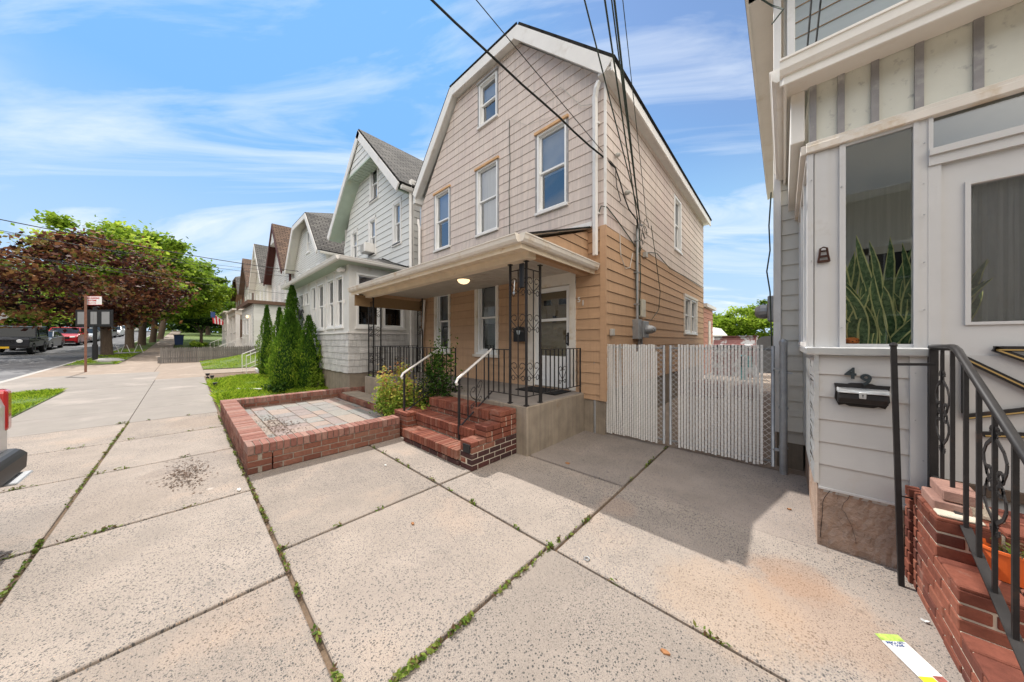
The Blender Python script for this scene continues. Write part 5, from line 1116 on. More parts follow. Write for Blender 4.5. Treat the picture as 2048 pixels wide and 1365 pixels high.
# snake plant in the window
T = Thing('snake_plant', 'tall snake plant with yellow-edged leaves behind the porch window', 'plant', (.47, 3.42, 1.4)); rg = random.Random(4)
mb = MB()
for k in range(58):
    bx = rg.uniform(.32, .78); by = rg.uniform(3.22, 3.42); h = rg.uniform(.38, .86)*(1 if rg.random() < .75 else .6); ln = max(rg.uniform(-.13, .13)+(bx-.5)*.3, .24-bx); w_ = rg.uniform(.026, .040); tw = rg.uniform(-1.1, -.35); segs = 9; pr_ = None; ph = rg.uniform(0, 6)
    for i in range(segs+1):
        t_ = i/segs; x = bx+ln*t_*t_*1.1+.012*math.sin(ph+t_*6); y = by-.05*t_*t_+rg.uniform(-.002, .002); z = 1.42+h*t_; ww = w_*(.7+.9*t_-1.55*t_**3)*(1 if t_ < 1 else .02); a = tw+.5*t_; dx, dy = math.cos(a)*ww, math.sin(a)*ww*.6
        cur = ((x-dx, y-dy, z), (x+dx, y+dy, z))
        if pr_: mb.face([pr_[0], pr_[1], cur[1], cur[0]], .5, 0, [(0, (i-1)/segs*h), (1, (i-1)/segs*h), (1, i/segs*h), (0, i/segs*h)])
        pr_ = cur
T.part('leaf', mb, 'snake_leaf'); 
mb = MB(); mb.lathe((.5, 3.40, 1.40), [(.10, 0), (.13, .07)], 16); T.part('pot', mb, 'dark_floor')
T = Thing('pumpkin_candle', 'tiny orange pumpkin ornament on the window sill beside the snake plant', 'ornament', (.36, 3.2, 1.455)); mb = MB(); mb.lathe((.362, 3.205, 1.485), [(.015, 0), (.032, .006), (.036, .022), (.030, .038), (.012, .044)], 16); T.part('body', mb, 'pumpkin', smooth=True)
mb = MB()
for a in (-2.6, -2.1, -1.6, -1.1, -.6): mb.lathe((.362+.0355*math.cos(a), 3.205+.0355*math.sin(a), 1.507+.006*math.sin(a*9)), [(.004, -.003), (.004, .003)], 6)
T.part('face', mb, 'dark_room'); mb = MB(); mb.box(.33, .60, 3.17, 3.6, 1.402, 1.484); W.part('window_shelf', mb, 'dark_floor')
# flyer
T = Thing('flyer', 'white printed flyer lying on the concrete beside the stoop', 'flyer', (.45, 2.32, 0)); A = Vector((.344, 2.375, .006)); U = Vector((.107, -.187, 0)); V = Vector((.085, .067, 0))
def q2(mb, u0, u1, v0, v1, z): mb.hexa([A+U*u0+V*v0+Vector((0, 0, z)), A+U*u1+V*v0+Vector((0, 0, z)), A+U*u1+V*v1+Vector((0, 0, z)), A+U*u0+V*v1+Vector((0, 0, z)), A+U*u0+V*v0+Vector((0, 0, z+.0008)), A+U*u1+V*v0+Vector((0, 0, z+.0008)), A+U*u1+V*v1+Vector((0, 0, z+.0008)), A+U*u0+V*v1+Vector((0, 0, z+.0008))])
mb = MB(); q2(mb, 0, 1.25, 0, 1, 0); T.part('sheet', mb, 'paper')
mb = MB(); q2(mb, 0, .17, 0, 1, .001); T.part('green_picture', mb, 'print_green')
mb = MB(); q2(mb, .93, 1.25, 0, .55, .001); T.part('yellow_band', mb, 'print_yellow')
mb = MB(); q2(mb, .90, 1.2, .58, .98, .001); T.part('red_picture', mb, 'print_photo')
ang = math.atan2(V.y, V.x)
for s_t, u_ in (('JESSICA GETS', .235), ('IT DONE.', .30)):
    p_ = A+U*u_+V*.5; text(s_t, .0145, (p_.x, p_.y, .0085), (0, 0, ang), 'print_navy', 'lettering', parent=T.o, origin=T.loc, depth=.0002, bold=.0004)
mb = MB()
for k in range(11):
    if k in (3, 7): continue
    q2(mb, .38+k*.045, .392+k*.045, .12+(.1 if k % 3 == 0 else 0), .88-(.15 if k % 2 else 0), .001)
T.part('small_print', mb, 'print_grey')
# ================================================================== WIRES, POLES
def wire(label, pts_a, pts_b, sag, r=.008, mat='wire_black', group='overhead wires', n=14, name='overhead_wire'):
    A, B = Vector(pts_a), Vector(pts_b); mb = MB(); mb.tube([A+(B-A)*(i/n)-Vector((0, 0, sag*4*(i/n)*(1-i/n))) for i in range(n+1)], r, 5)
    return solo(name, mb, mat, label, 'wire', group)
mb = MB(); a, b = Vector((-2.06, 4.80, 4.38)), Vector((-5, -7.5, 8.3)); n = 40
pts = [a+(b-a)*(i/n)-Vector((0, 0, .25*4*(i/n)*(1-i/n)))+Vector((.006*math.sin(i*1.9), 0, .006*math.cos(i*1.3))) for i in range(n+1)]; mb.tube(pts, .014, 6)
mb.tube([(-2.06, 4.8, 4.38), (-2.04, 4.95, 4.2), (-2.03, 5.1, 4.0), (-2.03, 5.3, 3.86), (-2.0, 5.6, 3.75), (-2.02, 5.74, 3.6)], .011, 5); mb.tube([(-2.06, 4.8, 4.38), (-2.06, 4.85, 4.1), (-2.05, 5.0, 3.9), (-2.06, 4.95, 3.88)], .007, 4)
solo('twisted_service_cable', mb, 'wire_black', 'thick twisted black cable sweeping up left from the corner of the pink house', 'wire', 'overhead wires')
wire('thin black wire just right of the thick twisted cable', (-2.06, 4.82, 4.40), (-5, -7.5, 10.2), .12, .006)
wire('dark wire crossing the right end of the pink gable', (-2.0, 5.72, 3.9), (.0, -7, 9.45), .10, .009, 'wire_green')
wire('leftmost wire of the green bundle dropping to the service mast', (-2.02, 5.74, 3.72), (1.1, -7, 8.9), .12, .010, 'wire_green')
wire('middle wire of the green bundle dropping to the service mast', (-2.0, 5.78, 3.74), (1.2, -7, 9.3), .10, .008, 'wire_green')
wire('third wire of the green bundle dropping to the service mast', (-1.99, 5.76, 3.70), (1.25, -7, 9.9), .10, .012, 'wire_green')
wire('thin outermost wire right of the green bundle', (-2.02, 6.22, 3.9), (1.2, -7, 9.56), .05, .005, 'wire_green')
for k, (A, B, sg, r_, lb) in enumerate((((-20.6, 4.35, 5.55), (-17, -7, 5.45), .22, .016, 'highest thick cable crossing in front of the maple'), ((-20.9, 4.35, 5.25), (-17, -7, 5.2), .3, .009, 'thin wire just below the highest cable in front of the trees'),
    ((-26.0, 4.35, 6.4), (-17, -7, 4.95), .22, .009, 'thin wire passing behind the highest cable'), ((-23.7, 4.35, 4.6), (-17, -7, 4.5), .2, .009, 'low wire running across the crown of the maple'), ((-31.7, 4.35, 6.3), (-17, -7, 4.3), .2, .008, 'lowest wire running across the trees'))):
    wire(lb, A, B, sg, r_)
def upole(label, x, y, h, arm=True, lamp=False, r=.15, g0=None):
    z = gz(x) if g0 is None else g0; T = Thing('utility_pole', label, 'utility pole', (x, y, z)); mb = MB(); mb.tube([(x, y, z-.2), (x+.05, y, z+h)], [r, r*.7], 12); T.part('shaft', mb, 'pole_wood', smooth=True)
    if arm: mb = MB(); mb.box(x-1.2, x+1.2, y-.06, y+.06, z+h-.8, z+h-.68); T.part('crossarm', mb, 'pole_wood')
    if lamp: mb = MB(); mb.tube([(x, y, z+h-2), (x, y+.8, z+h-1.5), (x, y+1.5, z+h-1.45)], .04, 6); mb.lathe((x, y+1.6, z+h-1.5), [(.03, .08), (.14, .05), (.16, 0), (.1, -.06)], 10); T.part('lamp_head', mb, 'galvanised')
upole('wooden utility pole across the street behind the parked cars', -61, -11.0, 6.6, False)
upole('wooden utility pole with street lamp across the street from the pink house', 1.2, -7.0, 10, True, True, g0=-.1)
# ================================================================== PLANTS BY THE HOUSES
def arbor(label, x, y, h, r, seed, lean=(0, 0)):
    z = gz(x); T = Thing('arborvitae', label, 'shrub', (x, y, z), 'arborvitae beside the brick planter'); rg = np.random.default_rng(seed); n = int(5200*h*r/ .8)
    t = rg.uniform(0, 1, n)**1.25; a = rg.uniform(0, 2*np.pi, n); lobes = 1+.12*np.sin(a*3+seed)+.10*np.sin(a*5+t*9)+.13*np.sin(t*23+seed+a*2)+.08*np.sin(t*51+a*7)
    rad = r*np.minimum(1, (1-t)*1.6+.05)**.95*np.where(t < .12, .78+t*1.8, 1)*lobes*rg.uniform(.80, 1.05, n)
    c = np.stack([x+lean[0]*t+rad*np.cos(a), y+lean[1]*t+rad*np.sin(a), z+.03+t*h], 1)
    V = leaf_quads(c, .035, rg, .1, 2.2)
    # sprays point outward and up
    d = np.stack([np.cos(a)*.4, np.sin(a)*.4, np.full(n, .9)], 1); d += rg.normal(0, .25, (n, 3)); d /= np.linalg.norm(d, axis=1)[:, None]; s = np.cross(d, rg.normal(size=(n, 3))); s /= np.linalg.norm(s, axis=1)[:, None]
    L_ = .045*rg.uniform(.6, 1.4, (n, 1)); w_ = .012
    V = np.stack([c-s*w_, c+s*w_, c+s*w_*.8+d*L_, c-s*w_*.3+d*L_*1.15], 1)
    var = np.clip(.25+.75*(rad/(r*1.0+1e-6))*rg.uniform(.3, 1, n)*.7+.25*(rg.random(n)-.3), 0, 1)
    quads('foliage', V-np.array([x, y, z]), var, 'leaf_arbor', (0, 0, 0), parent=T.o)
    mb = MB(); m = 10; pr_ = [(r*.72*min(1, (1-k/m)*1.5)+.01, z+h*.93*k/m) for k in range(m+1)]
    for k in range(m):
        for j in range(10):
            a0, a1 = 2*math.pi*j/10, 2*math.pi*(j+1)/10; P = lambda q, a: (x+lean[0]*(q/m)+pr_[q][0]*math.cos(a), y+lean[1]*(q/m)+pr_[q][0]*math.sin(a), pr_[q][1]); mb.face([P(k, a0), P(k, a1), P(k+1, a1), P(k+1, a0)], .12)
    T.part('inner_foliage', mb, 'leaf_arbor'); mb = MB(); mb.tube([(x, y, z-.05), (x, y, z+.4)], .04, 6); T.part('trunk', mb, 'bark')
arbor('leftmost, slim and slightly bent arborvitae', -14.9, 2.15, 2.75, .29, 1, (-.25, .0))
arbor('short arborvitae second from the left, partly hidden', -13.95, 2.35, 2.62, .28, 2)
arbor('tallest arborvitae, rising behind the others', -12.75, 2.5, 3.35, .43, 3)
arbor('broad front arborvitae with a rounded top', -11.05, 2.1, 2.35, .50, 4)
arbor('rightmost arborvitae, close to the shingled porch', -10.6, 2.5, 2.2, .36, 5)
def bush(name, label, c, rad, n, size, mat, seed, stems=8, cat='bush', aspect=1.5, group=None):
    z0 = c[2]; T = Thing(name, label, cat, c, group); rg = np.random.default_rng(seed); k = 26
    cl = rg.normal(0, .5, (k, 3)); cl[:, 2] = np.abs(rg.normal(.55, .38, k)); cl = cl*np.array(rad)+np.array(c)
    idx = rg.integers(0, k, n); p = cl[idx]+rg.normal(0, 1, (n, 3))*np.array(rad)*.17; p[:, 2] = np.maximum(p[:, 2], z0+.02)
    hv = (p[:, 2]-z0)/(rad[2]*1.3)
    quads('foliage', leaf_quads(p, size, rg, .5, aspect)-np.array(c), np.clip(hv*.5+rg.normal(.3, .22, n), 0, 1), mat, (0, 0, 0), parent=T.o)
    mb = MB()
    for i in range(stems):
        q = cl[rg.integers(0, k)]; mb.tube([(c[0]+rg.normal(0, .04), c[1]+rg.normal(0, .04), z0), ((c[0]+q[0])/2, (c[1]+q[1])/2, (z0+q[2])/2+.05), tuple(q)], [.009, .006, .003], 4)
    T.part('stem', mb, 'bark'); return T
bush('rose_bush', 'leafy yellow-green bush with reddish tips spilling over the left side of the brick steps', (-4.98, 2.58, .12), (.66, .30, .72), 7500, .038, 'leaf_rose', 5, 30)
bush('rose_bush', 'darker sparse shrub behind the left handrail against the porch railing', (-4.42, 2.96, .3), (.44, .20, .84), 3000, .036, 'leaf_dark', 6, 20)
bush('weed_bush', 'small light green shrub at the foot of the shingled porch', (-10.2, 2.55, .05), (.22, .2, .5), 900, .045, 'leaf_green', 7)
bush('ground_weeds', 'broad-leaved weeds at the foot of the front arborvitae', (-10.9, 1.75, .05), (.45, .18, .22), 900, .05, 'leaf_dark', 8)
def stick(label, a, b, r): mb = MB(); mb.bar(a, b, r*2, r); solo('white_stick', mb, 'white_trim', label, 'stick')
stick('white plastic strip lying in the grass near the planter', (-11.8, 1.0, .13), (-10.9, 1.42, .17), .022)
for k, (x, y, lb) in enumerate(((-15.5, .52, 'solar light at the far corner of the small lawn'), (-14.7, .6, 'solar light second from the far corner of the small lawn'), (-12.6, .58, 'solar light nearest the planter, at the lawn edge'))):
    z = gz(x); mb = MB(); mb.tube([(x, y, z), (x, y, z+.12)], .012, 6); mb.box(x-.045, x+.045, y-.045, y+.045, z+.11, z+.17); mb.box(x-.055, x+.055, y-.055, y+.055, z+.17, z+.185); mb.box(x-.04, x+.04, y-.04, y+.04, z+.0, z+.06)
    solo('solar_light', mb, 'black_plastic', 'small black '+lb, 'garden light', 'solar lights along the lawn edge')
# ================================================================== WHITE HOUSE WITH SHINGLED SUN PORCH
V_ = Thing('house', 'white-sided gable house with green soffits and an enclosed shingled sun porch', 'house', (-10.9, 4.5, 0))
xl, xr = -13.7, -8.12; P3 = front(4.5)
wl = [(-12.9, -12.27, 4.75, 5.9), (-11.17, -10.6, 4.6, 5.93), (-9.3, -8.77, 4.58, 5.95), (-11.08, -10.42, 6.52, 7.76)]
def b53(z):
    if z < 5.4: return (xl, xr)
    l = -13.7+(z-5.4)*.53; r = xr-max(0, z-6.0)*.93
    return (l, max(l, r)) if z < 8.1 else (0, 0)
mb = MB(); siding(mb, P3, .5, 8.08, b53, wl, .205, .016, (5.4, 6.0), 0, 51); V_.part('front_wall', mb, ['white_siding', 'grey_line'])
mb = MB(); siding(mb, side(xr), .5, 6.3, lambda z: (4.5, 12), [], .205, .016, (), 0, 52); mb.box(xl, xl+.05, 4.52, 12, .3, 6.3); mb.box(xl, xr-.02, 11.9, 12, .3, 8); mb.box(xl, xr-.02, 6, 6.05, .3, 6.2); V_.part('side_wall', mb, ['white_siding', 'grey_line'])
mb = MB(); mb.box(xr-.07, xr+.02, 4.465, 4.56, .5, 6.3); mb.tube([(xr+.07, 4.42, 6.2), (xr+.06, 4.43, 3.6)], .05, 4); V_.part('corner_trim', mb, 'white_trim')
mb = MB(); yb = 4.05
eL, ap, eR = (-14.35, 5.95), (-11.0, 8.9), (-8.02, 6.0)
roofP = [(eL, 1), (ap, 0), (eR, 1)]
slabface(mb, [(eL[0], yb, eL[1]), (eL[0], 12.3, eL[1]), (ap[0], 12.3, ap[1]), (ap[0], yb, ap[1])], [(0, 0), (8.2, 0), (8.2, 4.5), (0, 4.5)], .06)
slabface(mb, [(eR[0], yb, eR[1]), (eR[0], 12.3, eR[1]), (ap[0], 12.3, ap[1]), (ap[0], yb, ap[1])], [(0, 0), (8.2, 0), (8.2, 4.2), (0, 4.2)], .06)
rf = V_.part('roof', mb, ['roof_grey', 'green_soffit', 'roof_dark'])
mb = MB(); barge(mb, [eL, ap], yb-.02, .24, .04); barge(mb, [ap, eR], yb-.02, .24, .04); run(mb, (eR[0]-.02, yb+.05, 5.85), (eR[0]-.02, 12.2, 5.85), GUTTER); V_.part('barge_board', mb, 'white_trim')
mb = MB(); mb.prism([(-12.05, 7.62), (-11.0, 8.6), (-9.85, 7.62)], lambda p: (p[0], yb+.05, p[1]), lambda p: (p[0], yb+.12, p[1])); siding(mb, front(yb+.05), 7.60, 8.6, lambda z: (-12.02+(z-7.6)*1.0, -9.88-(z-7.6)*1.1), [], .205, .014, (), 0, 53); V_.part('gable_infill', mb, ['white_siding', 'grey_line'])
mb = MB(); mb.box(-12.3, -9.6, yb+.02, 4.5, 7.56, 7.61)
for i in range(14): mb.box(-12.3+i*.2, -12.29+i*.2, yb+.02, 4.5, 7.545, 7.56)
for (A, B) in ((eL, (-12.0, 7.85)), (eR, (-9.6, 7.58))):
    n_ = off(A, B, .22); p0 = Vector((A[0], yb, A[1]))+n_; p1 = Vector((B[0], yb, B[1]))+n_; t_ = Vector((0, .5, 0)); mb.hexa([p0, p1, p1+t_, p0+t_, p0-n_*.1, p1-n_*.1, p1+t_-n_*.1, p0+t_-n_*.1])
V_.part('soffit', mb, 'green_soffit')
for k, (a, b, c, d) in enumerate(wl): window(V_, P3, a+.05, b-.02, c+.03, d-.05, casing=.04, blind=('sheet', .4) if k < 3 else None, glass='sky_glass'); 
for a, b, c, d in wl: mb = MB(); mb.pbox(P3, a-.03, a+.05, c-.02, d+.03, -.03, .03); mb.pbox(P3, b-.02, b+.03, c-.02, d+.03, -.03, .03); mb.pbox(P3, a-.03, b+.03, d-.05, d+.03, -.03, .032); mb.pbox(P3, a-.05, b+.05, c-.04, c+.03, -.03, .05); V_.part('window_surround', mb, 'white_trim')
T = Thing('air_conditioner', 'small white window air conditioner in the middle upper window of the white house', 'air conditioner', (-10.88, 4.4, 4.62)); mb = MB(); mb.box(-11.12, -10.68, 4.16, 4.5, 4.64, 4.96); T.part('case', mb, 'white_trim', bevel=.015); mb = MB()
for k in range(8): mb.box(-11.09, -10.8, 4.152, 4.16, 4.67+k*.034, 4.685+k*.034)
T.part('grille', mb, 'grey_plastic')
# sun porch
yp, pxl, pxr = 2.8, -13.8, -8.2
def shingles(mb, P, u0, u1, z0, z1, h, seed, exp=.0):
    rg = random.Random(seed); k = 0; z = z0
    while z < z1-.01:
        zt = min(z+h, z1); u = u0-rg.random()*.1
        while u < u1-.002:
            w_ = rg.uniform(.07, .17); a, b = max(u, u0), min(u+w_-.004, u1); dz = rg.uniform(-.012, .012)
            if b-a > .01: mb.hexa([P(a, z+dz, .022), P(b, z+dz+rg.uniform(-.004, .004), .022), P(b, z+dz, 0), P(a, z+dz, 0), P(a, zt, .008), P(b, zt, .008), P(b, zt, 0), P(a, zt, 0)], rg.random())
            u += w_
        z += h
mb = MB(); shingles(mb, front(yp), pxl, pxr, .69, 1.72, .172, 60); shingles(mb, side(pxr), yp, 4.45, .69, 1.72, .172, 61); V_.part('shingle_wall', mb, 'cedar_shingle')
mb = MB(); mb.box(pxl+.02, pxr-.02, yp+.02, 4.48, -.1, .75); V_.part('porch_foundation', mb, 'wall_concrete')
mb = MB(); mb.box(pxl+.01, pxr-.01, yp+.01, 4.48, .7, 1.9); mb.box(pxl, pxr+.03, yp-.04, 4.45, 1.72, 1.76); V_.part('porch_base', mb, 'white_trim')
fw = [(-9.20, -8.62, 1.9, 3.28), (-9.90, -9.32, 1.9, 3.28), (-10.88, -10.24, 1.88, 3.28), (-11.58, -11.04, 1.88, 3.28)]
swn = [(2.98, 3.62, 1.88, 3.30), (3.68, 4.30, 1.88, 3.0)]
mb = MB()
def wallwith(mb, P, u0, u1, z0, z1, holes, t=.1):
    us = sorted({u0, u1} | {h for q in holes for h in q[:2]})
    for a, b in zip(us, us[1:]):
        hs = [q for q in holes if q[0] <= a+1e-6 and q[1] >= b-1e-6]
        if not hs: mb.pbox(P, a, b, z0, z1, -t, 0)
        else:
            q = hs[0]
            if q[2] > z0: mb.pbox(P, a, b, z0, q[2], -t, 0)
            if q[3] < z1: mb.pbox(P, a, b, q[3], z1, -t, 0)
tr_ = [(-12.35, -11.85, 2.75, 3.2), (-13.1, -12.55, 2.75, 3.2)]; door_ = [(-13.1, -11.9, 1.2, 2.65)]
wallwith(mb, front(yp), pxl, pxr, 1.76, 3.50, fw+tr_); wallwith(mb, side(pxr), yp+.1, 4.48, 1.76, 3.50, swn); V_.part('porch_wall', mb, 'shed_paint')
for a, b, c, d in fw: window(V_, front(yp), a, b, c, d, casing=.04, depth=.12, glass='glass', sill=True)
for a, b, c, d in tr_: window(V_, front(yp), a, b, c, d, casing=.04, mid=False, depth=.12, sill=False)
for a, b, c, d in swn: window(V_, side(pxr), a, b, c, d, casing=.05, depth=.12, sill=True)
mb = MB()
for x in (-9.26, -9.96, -10.95): mb.box(x-.02, x+.02, yp-.03, yp, 1.8, 3.4)
for x, z in ((-9.25, 2.5), (-9.95, 2.5), (-8.45, 2.5), (-10.95, 2.45)): mb.box(x-.012, x+.012, yp-.06, yp-.02, z, z+.1)
V_.part('mullion', mb, 'white_trim')
mb = MB(); 
slabface(mb, [(pxl-.3, 2.48, 3.52), (pxr+.3, 2.48, 3.52), (-10.0, 4.5, 4.25), (-12.0, 4.5, 4.25)], [(0, 0), (6, 0), (4, 2), (2, 2)], .04); slabface(mb, [(pxr+.3, 2.48, 3.52), (pxr+.3, 4.5, 3.52), (-10.0, 4.5, 4.25)], [(0, 0), (2, 0), (2, 2)], .04); V_.part('porch_roof', mb, ['roof_grey', 'green_soffit', 'roof_dark'])
mb = MB(); mb.box(pxl-.3, pxr+.28, 2.5, yp, 3.485, 3.51); mb.box(pxr, pxr+.28, yp, 4.48, 3.485, 3.51); V_.part('porch_soffit', mb, 'green_soffit')
mb = MB(); run(mb, (pxl-.3, 2.5, 3.49), (pxr+.3, 2.5, 3.49), GUTTER); run(mb, (pxr+.28, 2.46, 3.49), (pxr+.28, 4.45, 3.49), GUTTER); V_.part('porch_gutter', mb, 'white_trim')
mb = MB(); mb.tube([(pxr+.3, 4.5, 3.60), (-9.2, 4.46, 4.0), (-10.0, 4.46, 4.3)], .03, 4); V_.part('flashing', mb, 'roof_dark')
mb = MB(); mb.lathe((-8.45, 2.72, 3.38), [(.02, -.06), (.07, -.05), (.09, 0), (.05, .05)], 10); mb.lathe((-8.62, 2.72, 3.38), [(.02, -.06), (.06, -.05), (.08, 0), (.05, .05)], 10); V_.part('flood_light', mb, 'white_trim')
mb = MB(); P = front(yp-.2)
for s in (-1, 1): mb.tube([P(-12.0+s*u*.5, 2.45+z*.5, 0) for u, z in spiral(.3, 0, .3, 0, .9, 14)], .02, 5)
mb.tube([P(-12.3, 2.2, 0), P(-12, 2.5, 0), P(-11.6, 2.2, 0)], .018, 5); V_.part('scroll_bracket', mb, 'black_iron')
mb = MB(); mb.box(xl, xr-.02, 4.52, 11.9, -.1, .55); V_.part('foundation', mb, 'wall_concrete')
# stoop with pale rails
T = Thing('stone_stoop', 'small pale stone stoop with brick sides left of the arborvitae', 'steps', (-16.6, 2.3, .2)); mb = MB()
for k in range(4): mb.box(-17.4, -15.6, 2.05+k*.3, 4.4, .1, .32+k*.17)
T.part('step', mb, 'stone_white', bevel=.01); mb = MB(); mm = MB(); brickwork(mb, mm, -15.58, -15.42, 1.95, 2.9, .1, 3, .075, seed=70, vf=pv, d=.06); T.part('side_brick', mb, 'brick_cap'); T.part('mortar', mm, 'mortar')
def pale_rail(label, x, y0, y1):
    z = gz(x); T = Thing('metal_railing', label, 'railing', (x, y0, z), 'pale metal stair railings'); mb = MB(); za, zb_ = z+.75, z+1.45
    mb.tube([(x, y0, za), (x, y1, zb_)], .022, 6); mb.tube([(x, y0, z+.22), (x, y1, z+.92)], .014, 5)
    for k in range(6): t_ = k/5; y = y0+(y1-y0)*t_; mb.bar((x, y, (z if k == 0 else z+.22+.7*t_)), (x, y, za+.7*t_), .022 if k in (0, 5) else .015)
    heart(mb, lambda u, zz, q: (x, y0+(y1-y0)*.5+u, zz), z+.68, z+.98, .2, .008); T.part('frame', mb, 'pale_rail'); return T
pale_rail('far pale metal stair railing at the stone stoop', -17.3, 1.62, 3.0); pale_rail('near pale metal stair railing at the stone stoop', -15.95, 1.62, 3.0)
# ================================================================== HOUSES FURTHER UP THE STREET
def rowhouse(label, x0, x1, g, kind, wallm, linem, roofm, trim, ztop, zeave, h=.2, porch=None, wins=True, yf=4.5, gab=None, linelip=.012, seed=80):
    T = Thing('house', label, 'house', ((x0+x1)/2, yf, g), None); P = front(yf); cx_ = (x0+x1)/2; W_ = x1-x0
    ws = [(x0+W_*f-.33, x0+W_*f+.33, zeave-1.95, zeave-.55) for f in (.2, .5, .8)]; aw = [(cx_-.38, cx_+.38, zeave+.3, zeave+1.55)]
    if kind == 'clipped':
        bl_, br_ = (x0+W_*.28, ztop), (x1-W_*.28, ztop)
        bounds = lambda z: (x0, x1) if z < zeave else (x0+(z-zeave)*(W_*.28)/(ztop-zeave), x1-(z-zeave)*(W_*.28)/(ztop-zeave))
    else: bounds = lambda z: (x0, x1) if z < zeave else (x0+(z-zeave)*W_/2/(ztop-zeave), x1-(z-zeave)*W_/2/(ztop-zeave))
    mb = MB(); siding(mb, P, g+.5, ztop-.05, bounds, ws+aw, h, linelip, (zeave,), 0, seed); T.part('front_wall', mb, [wallm, linem])
    mb = MB(); siding(mb, side(x1), g+.5, zeave, lambda z: (yf, yf+9), [], h, linelip, (), 0, seed+1); mb.box(x0, x0+.05, yf, yf+9, g, zeave); mb.box(x0, x1-.02, yf+8.9, yf+9, g, zeave+1.5); mb.box(x0+.06, x1-.02, yf+1.5, yf+1.55, g, zeave); mb.box(x0+.06, x1-.02, yf+.03, yf+9, g-.6, g+.5); T.part('side_wall', mb, [wallm, linem])
    mb = MB(); o = .45; e = .3; yo = yf-o; yb_ = yf+9.3
    if kind == 'clipped':
        s = (ztop-zeave)/(W_*.28); A, B = (x0-e, zeave-e*s), (x0+W_*.28, ztop+.1); C, D = (x1-W_*.28, ztop+.1), (x1+e, zeave-e*s); r_ = (cx_, ztop+1.0)
        slabface(mb, [(A[0], yo, A[1]), (A[0], yb_, A[1]), (B[0], yb_, B[1]), (B[0], yo, B[1])], [(0, 0), (9, 0), (9, 3), (0, 3)]); slabface(mb, [(D[0], yo, D[1]), (D[0], yb_, D[1]), (C[0], yb_, C[1]), (C[0], yo, C[1])], [(0, 0), (9, 0), (9, 3), (0, 3)])
        slabface(mb, [(B[0], yo, B[1]), (B[0], yb_, B[1]), (r_[0], yb_, r_[1]), (r_[0], yo+1.8, r_[1])], [(0, 3), (9, 3), (9, 5), (1.8, 5)]); slabface(mb, [(C[0], yo, C[1]), (C[0], yb_, C[1]), (r_[0], yb_, r_[1]), (r_[0], yo+1.8, r_[1])], [(0, 3), (9, 3), (9, 5), (1.8, 5)]); slabface(mb, [(B[0], yo, B[1]), (C[0], yo, C[1]), (r_[0], yo+1.8, r_[1])], [(0, 0), (3, 0), (1.5, 2)])
        bp = [A, B, C, D]
    else:
        s = (ztop-zeave)/(W_/2); A, B, D = (x0-e, zeave-e*s), (cx_, ztop+.1), (x1+e, zeave-e*s)
        slabface(mb, [(A[0], yo, A[1]), (A[0], yb_, A[1]), (B[0], yb_, B[1]), (B[0], yo, B[1])], [(0, 0), (9, 0), (9, 5), (0, 5)]); slabface(mb, [(D[0], yo, D[1]), (D[0], yb_, D[1]), (B[0], yb_, B[1]), (B[0], yo, B[1])], [(0, 0), (9, 0), (9, 5), (0, 5)]); bp = [A, B, D]
    rf = T.part('roof', mb, [roofm, trim, 'roof_dark'])
    mb = MB(); barge(mb, bp, yo-.03, .24, .05); mb.box(x1-.06, x1+.03, yf-.03, yf+.08, g+.5, zeave); run(mb, (x1+e-.05, yo+.1, bp[-1][1]-.12), (x1+e-.05, yb_, bp[-1][1]-.12), GUTTER); T.part('barge_board', mb, trim)
    for k, (a, b, c, d) in enumerate(ws+aw): window(T, P, a+.03, b-.03, c+.02, d-.03, casing=.07, blind=('sheet', .5), glass='glass', proud=.03)
    if gab: mb = MB(); zc = ztop-gab; mb.prism([(cx_-gab*W_/2/(ztop-zeave), zc), (cx_, ztop-.05), (cx_+gab*W_/2/(ztop-zeave), zc)], lambda p: (p[0], yo+.04, p[1]), lambda p: (p[0], yo+.1, p[1])); mb.box(cx_-gab*W_/2/(ztop-zeave), cx_+gab*W_/2/(ztop-zeave), yo+.04, yf, zc-.05, zc); T.part('gable_infill', mb, wallm)
    return T
h55 = rowhouse('grey-white house with a clipped gable, narrow siding and a grey shingle roof', -22.3, -16.1, .25, 'clipped', 'white_siding', 'grey_line', 'roof_grey', 'white_trim', 7.9, 6.05, .115, seed=90)
mb = MB(); mb.tube([(-17.3, 8, 7.5), (-17.3, 8, 8.3)], .05, 6); h55.part('vent_pipe', mb, 'white_trim')
h57 = rowhouse('cream house with a steep brown-roofed gable and dark red soffit', -29.6, -23.6, .45, 'gable', 'white_siding', 'grey_line', 'roof_brown', 'dark_red_paint', 9.7, 6.3, .15, gab=1.2, seed=94)
rowhouse('pale house with a steep grey gable, third beyond the shingled porch', -38.1, -31.6, .7, 'gable', 'cream_siding', 'grey_line', 'roof_grey', 'white_trim', 10.1, 6.6, .2, gab=1.2, seed=98)
rowhouse('small brown-roofed gable house, fourth beyond the shingled porch', -46.0, -39.6, 1.05, 'gable', 'white_siding', 'grey_line', 'roof_brown', 'brown_trim', 10.3, 7.2, .2, seed=102)
rowhouse('most distant house of the row, a rounded grey gambrel', -55, -47.5, 1.5, 'clipped', 'salmon_siding', 'grey_line', 'roof_grey', 'brown_trim', 9.3, 7.3, .2, seed=106)
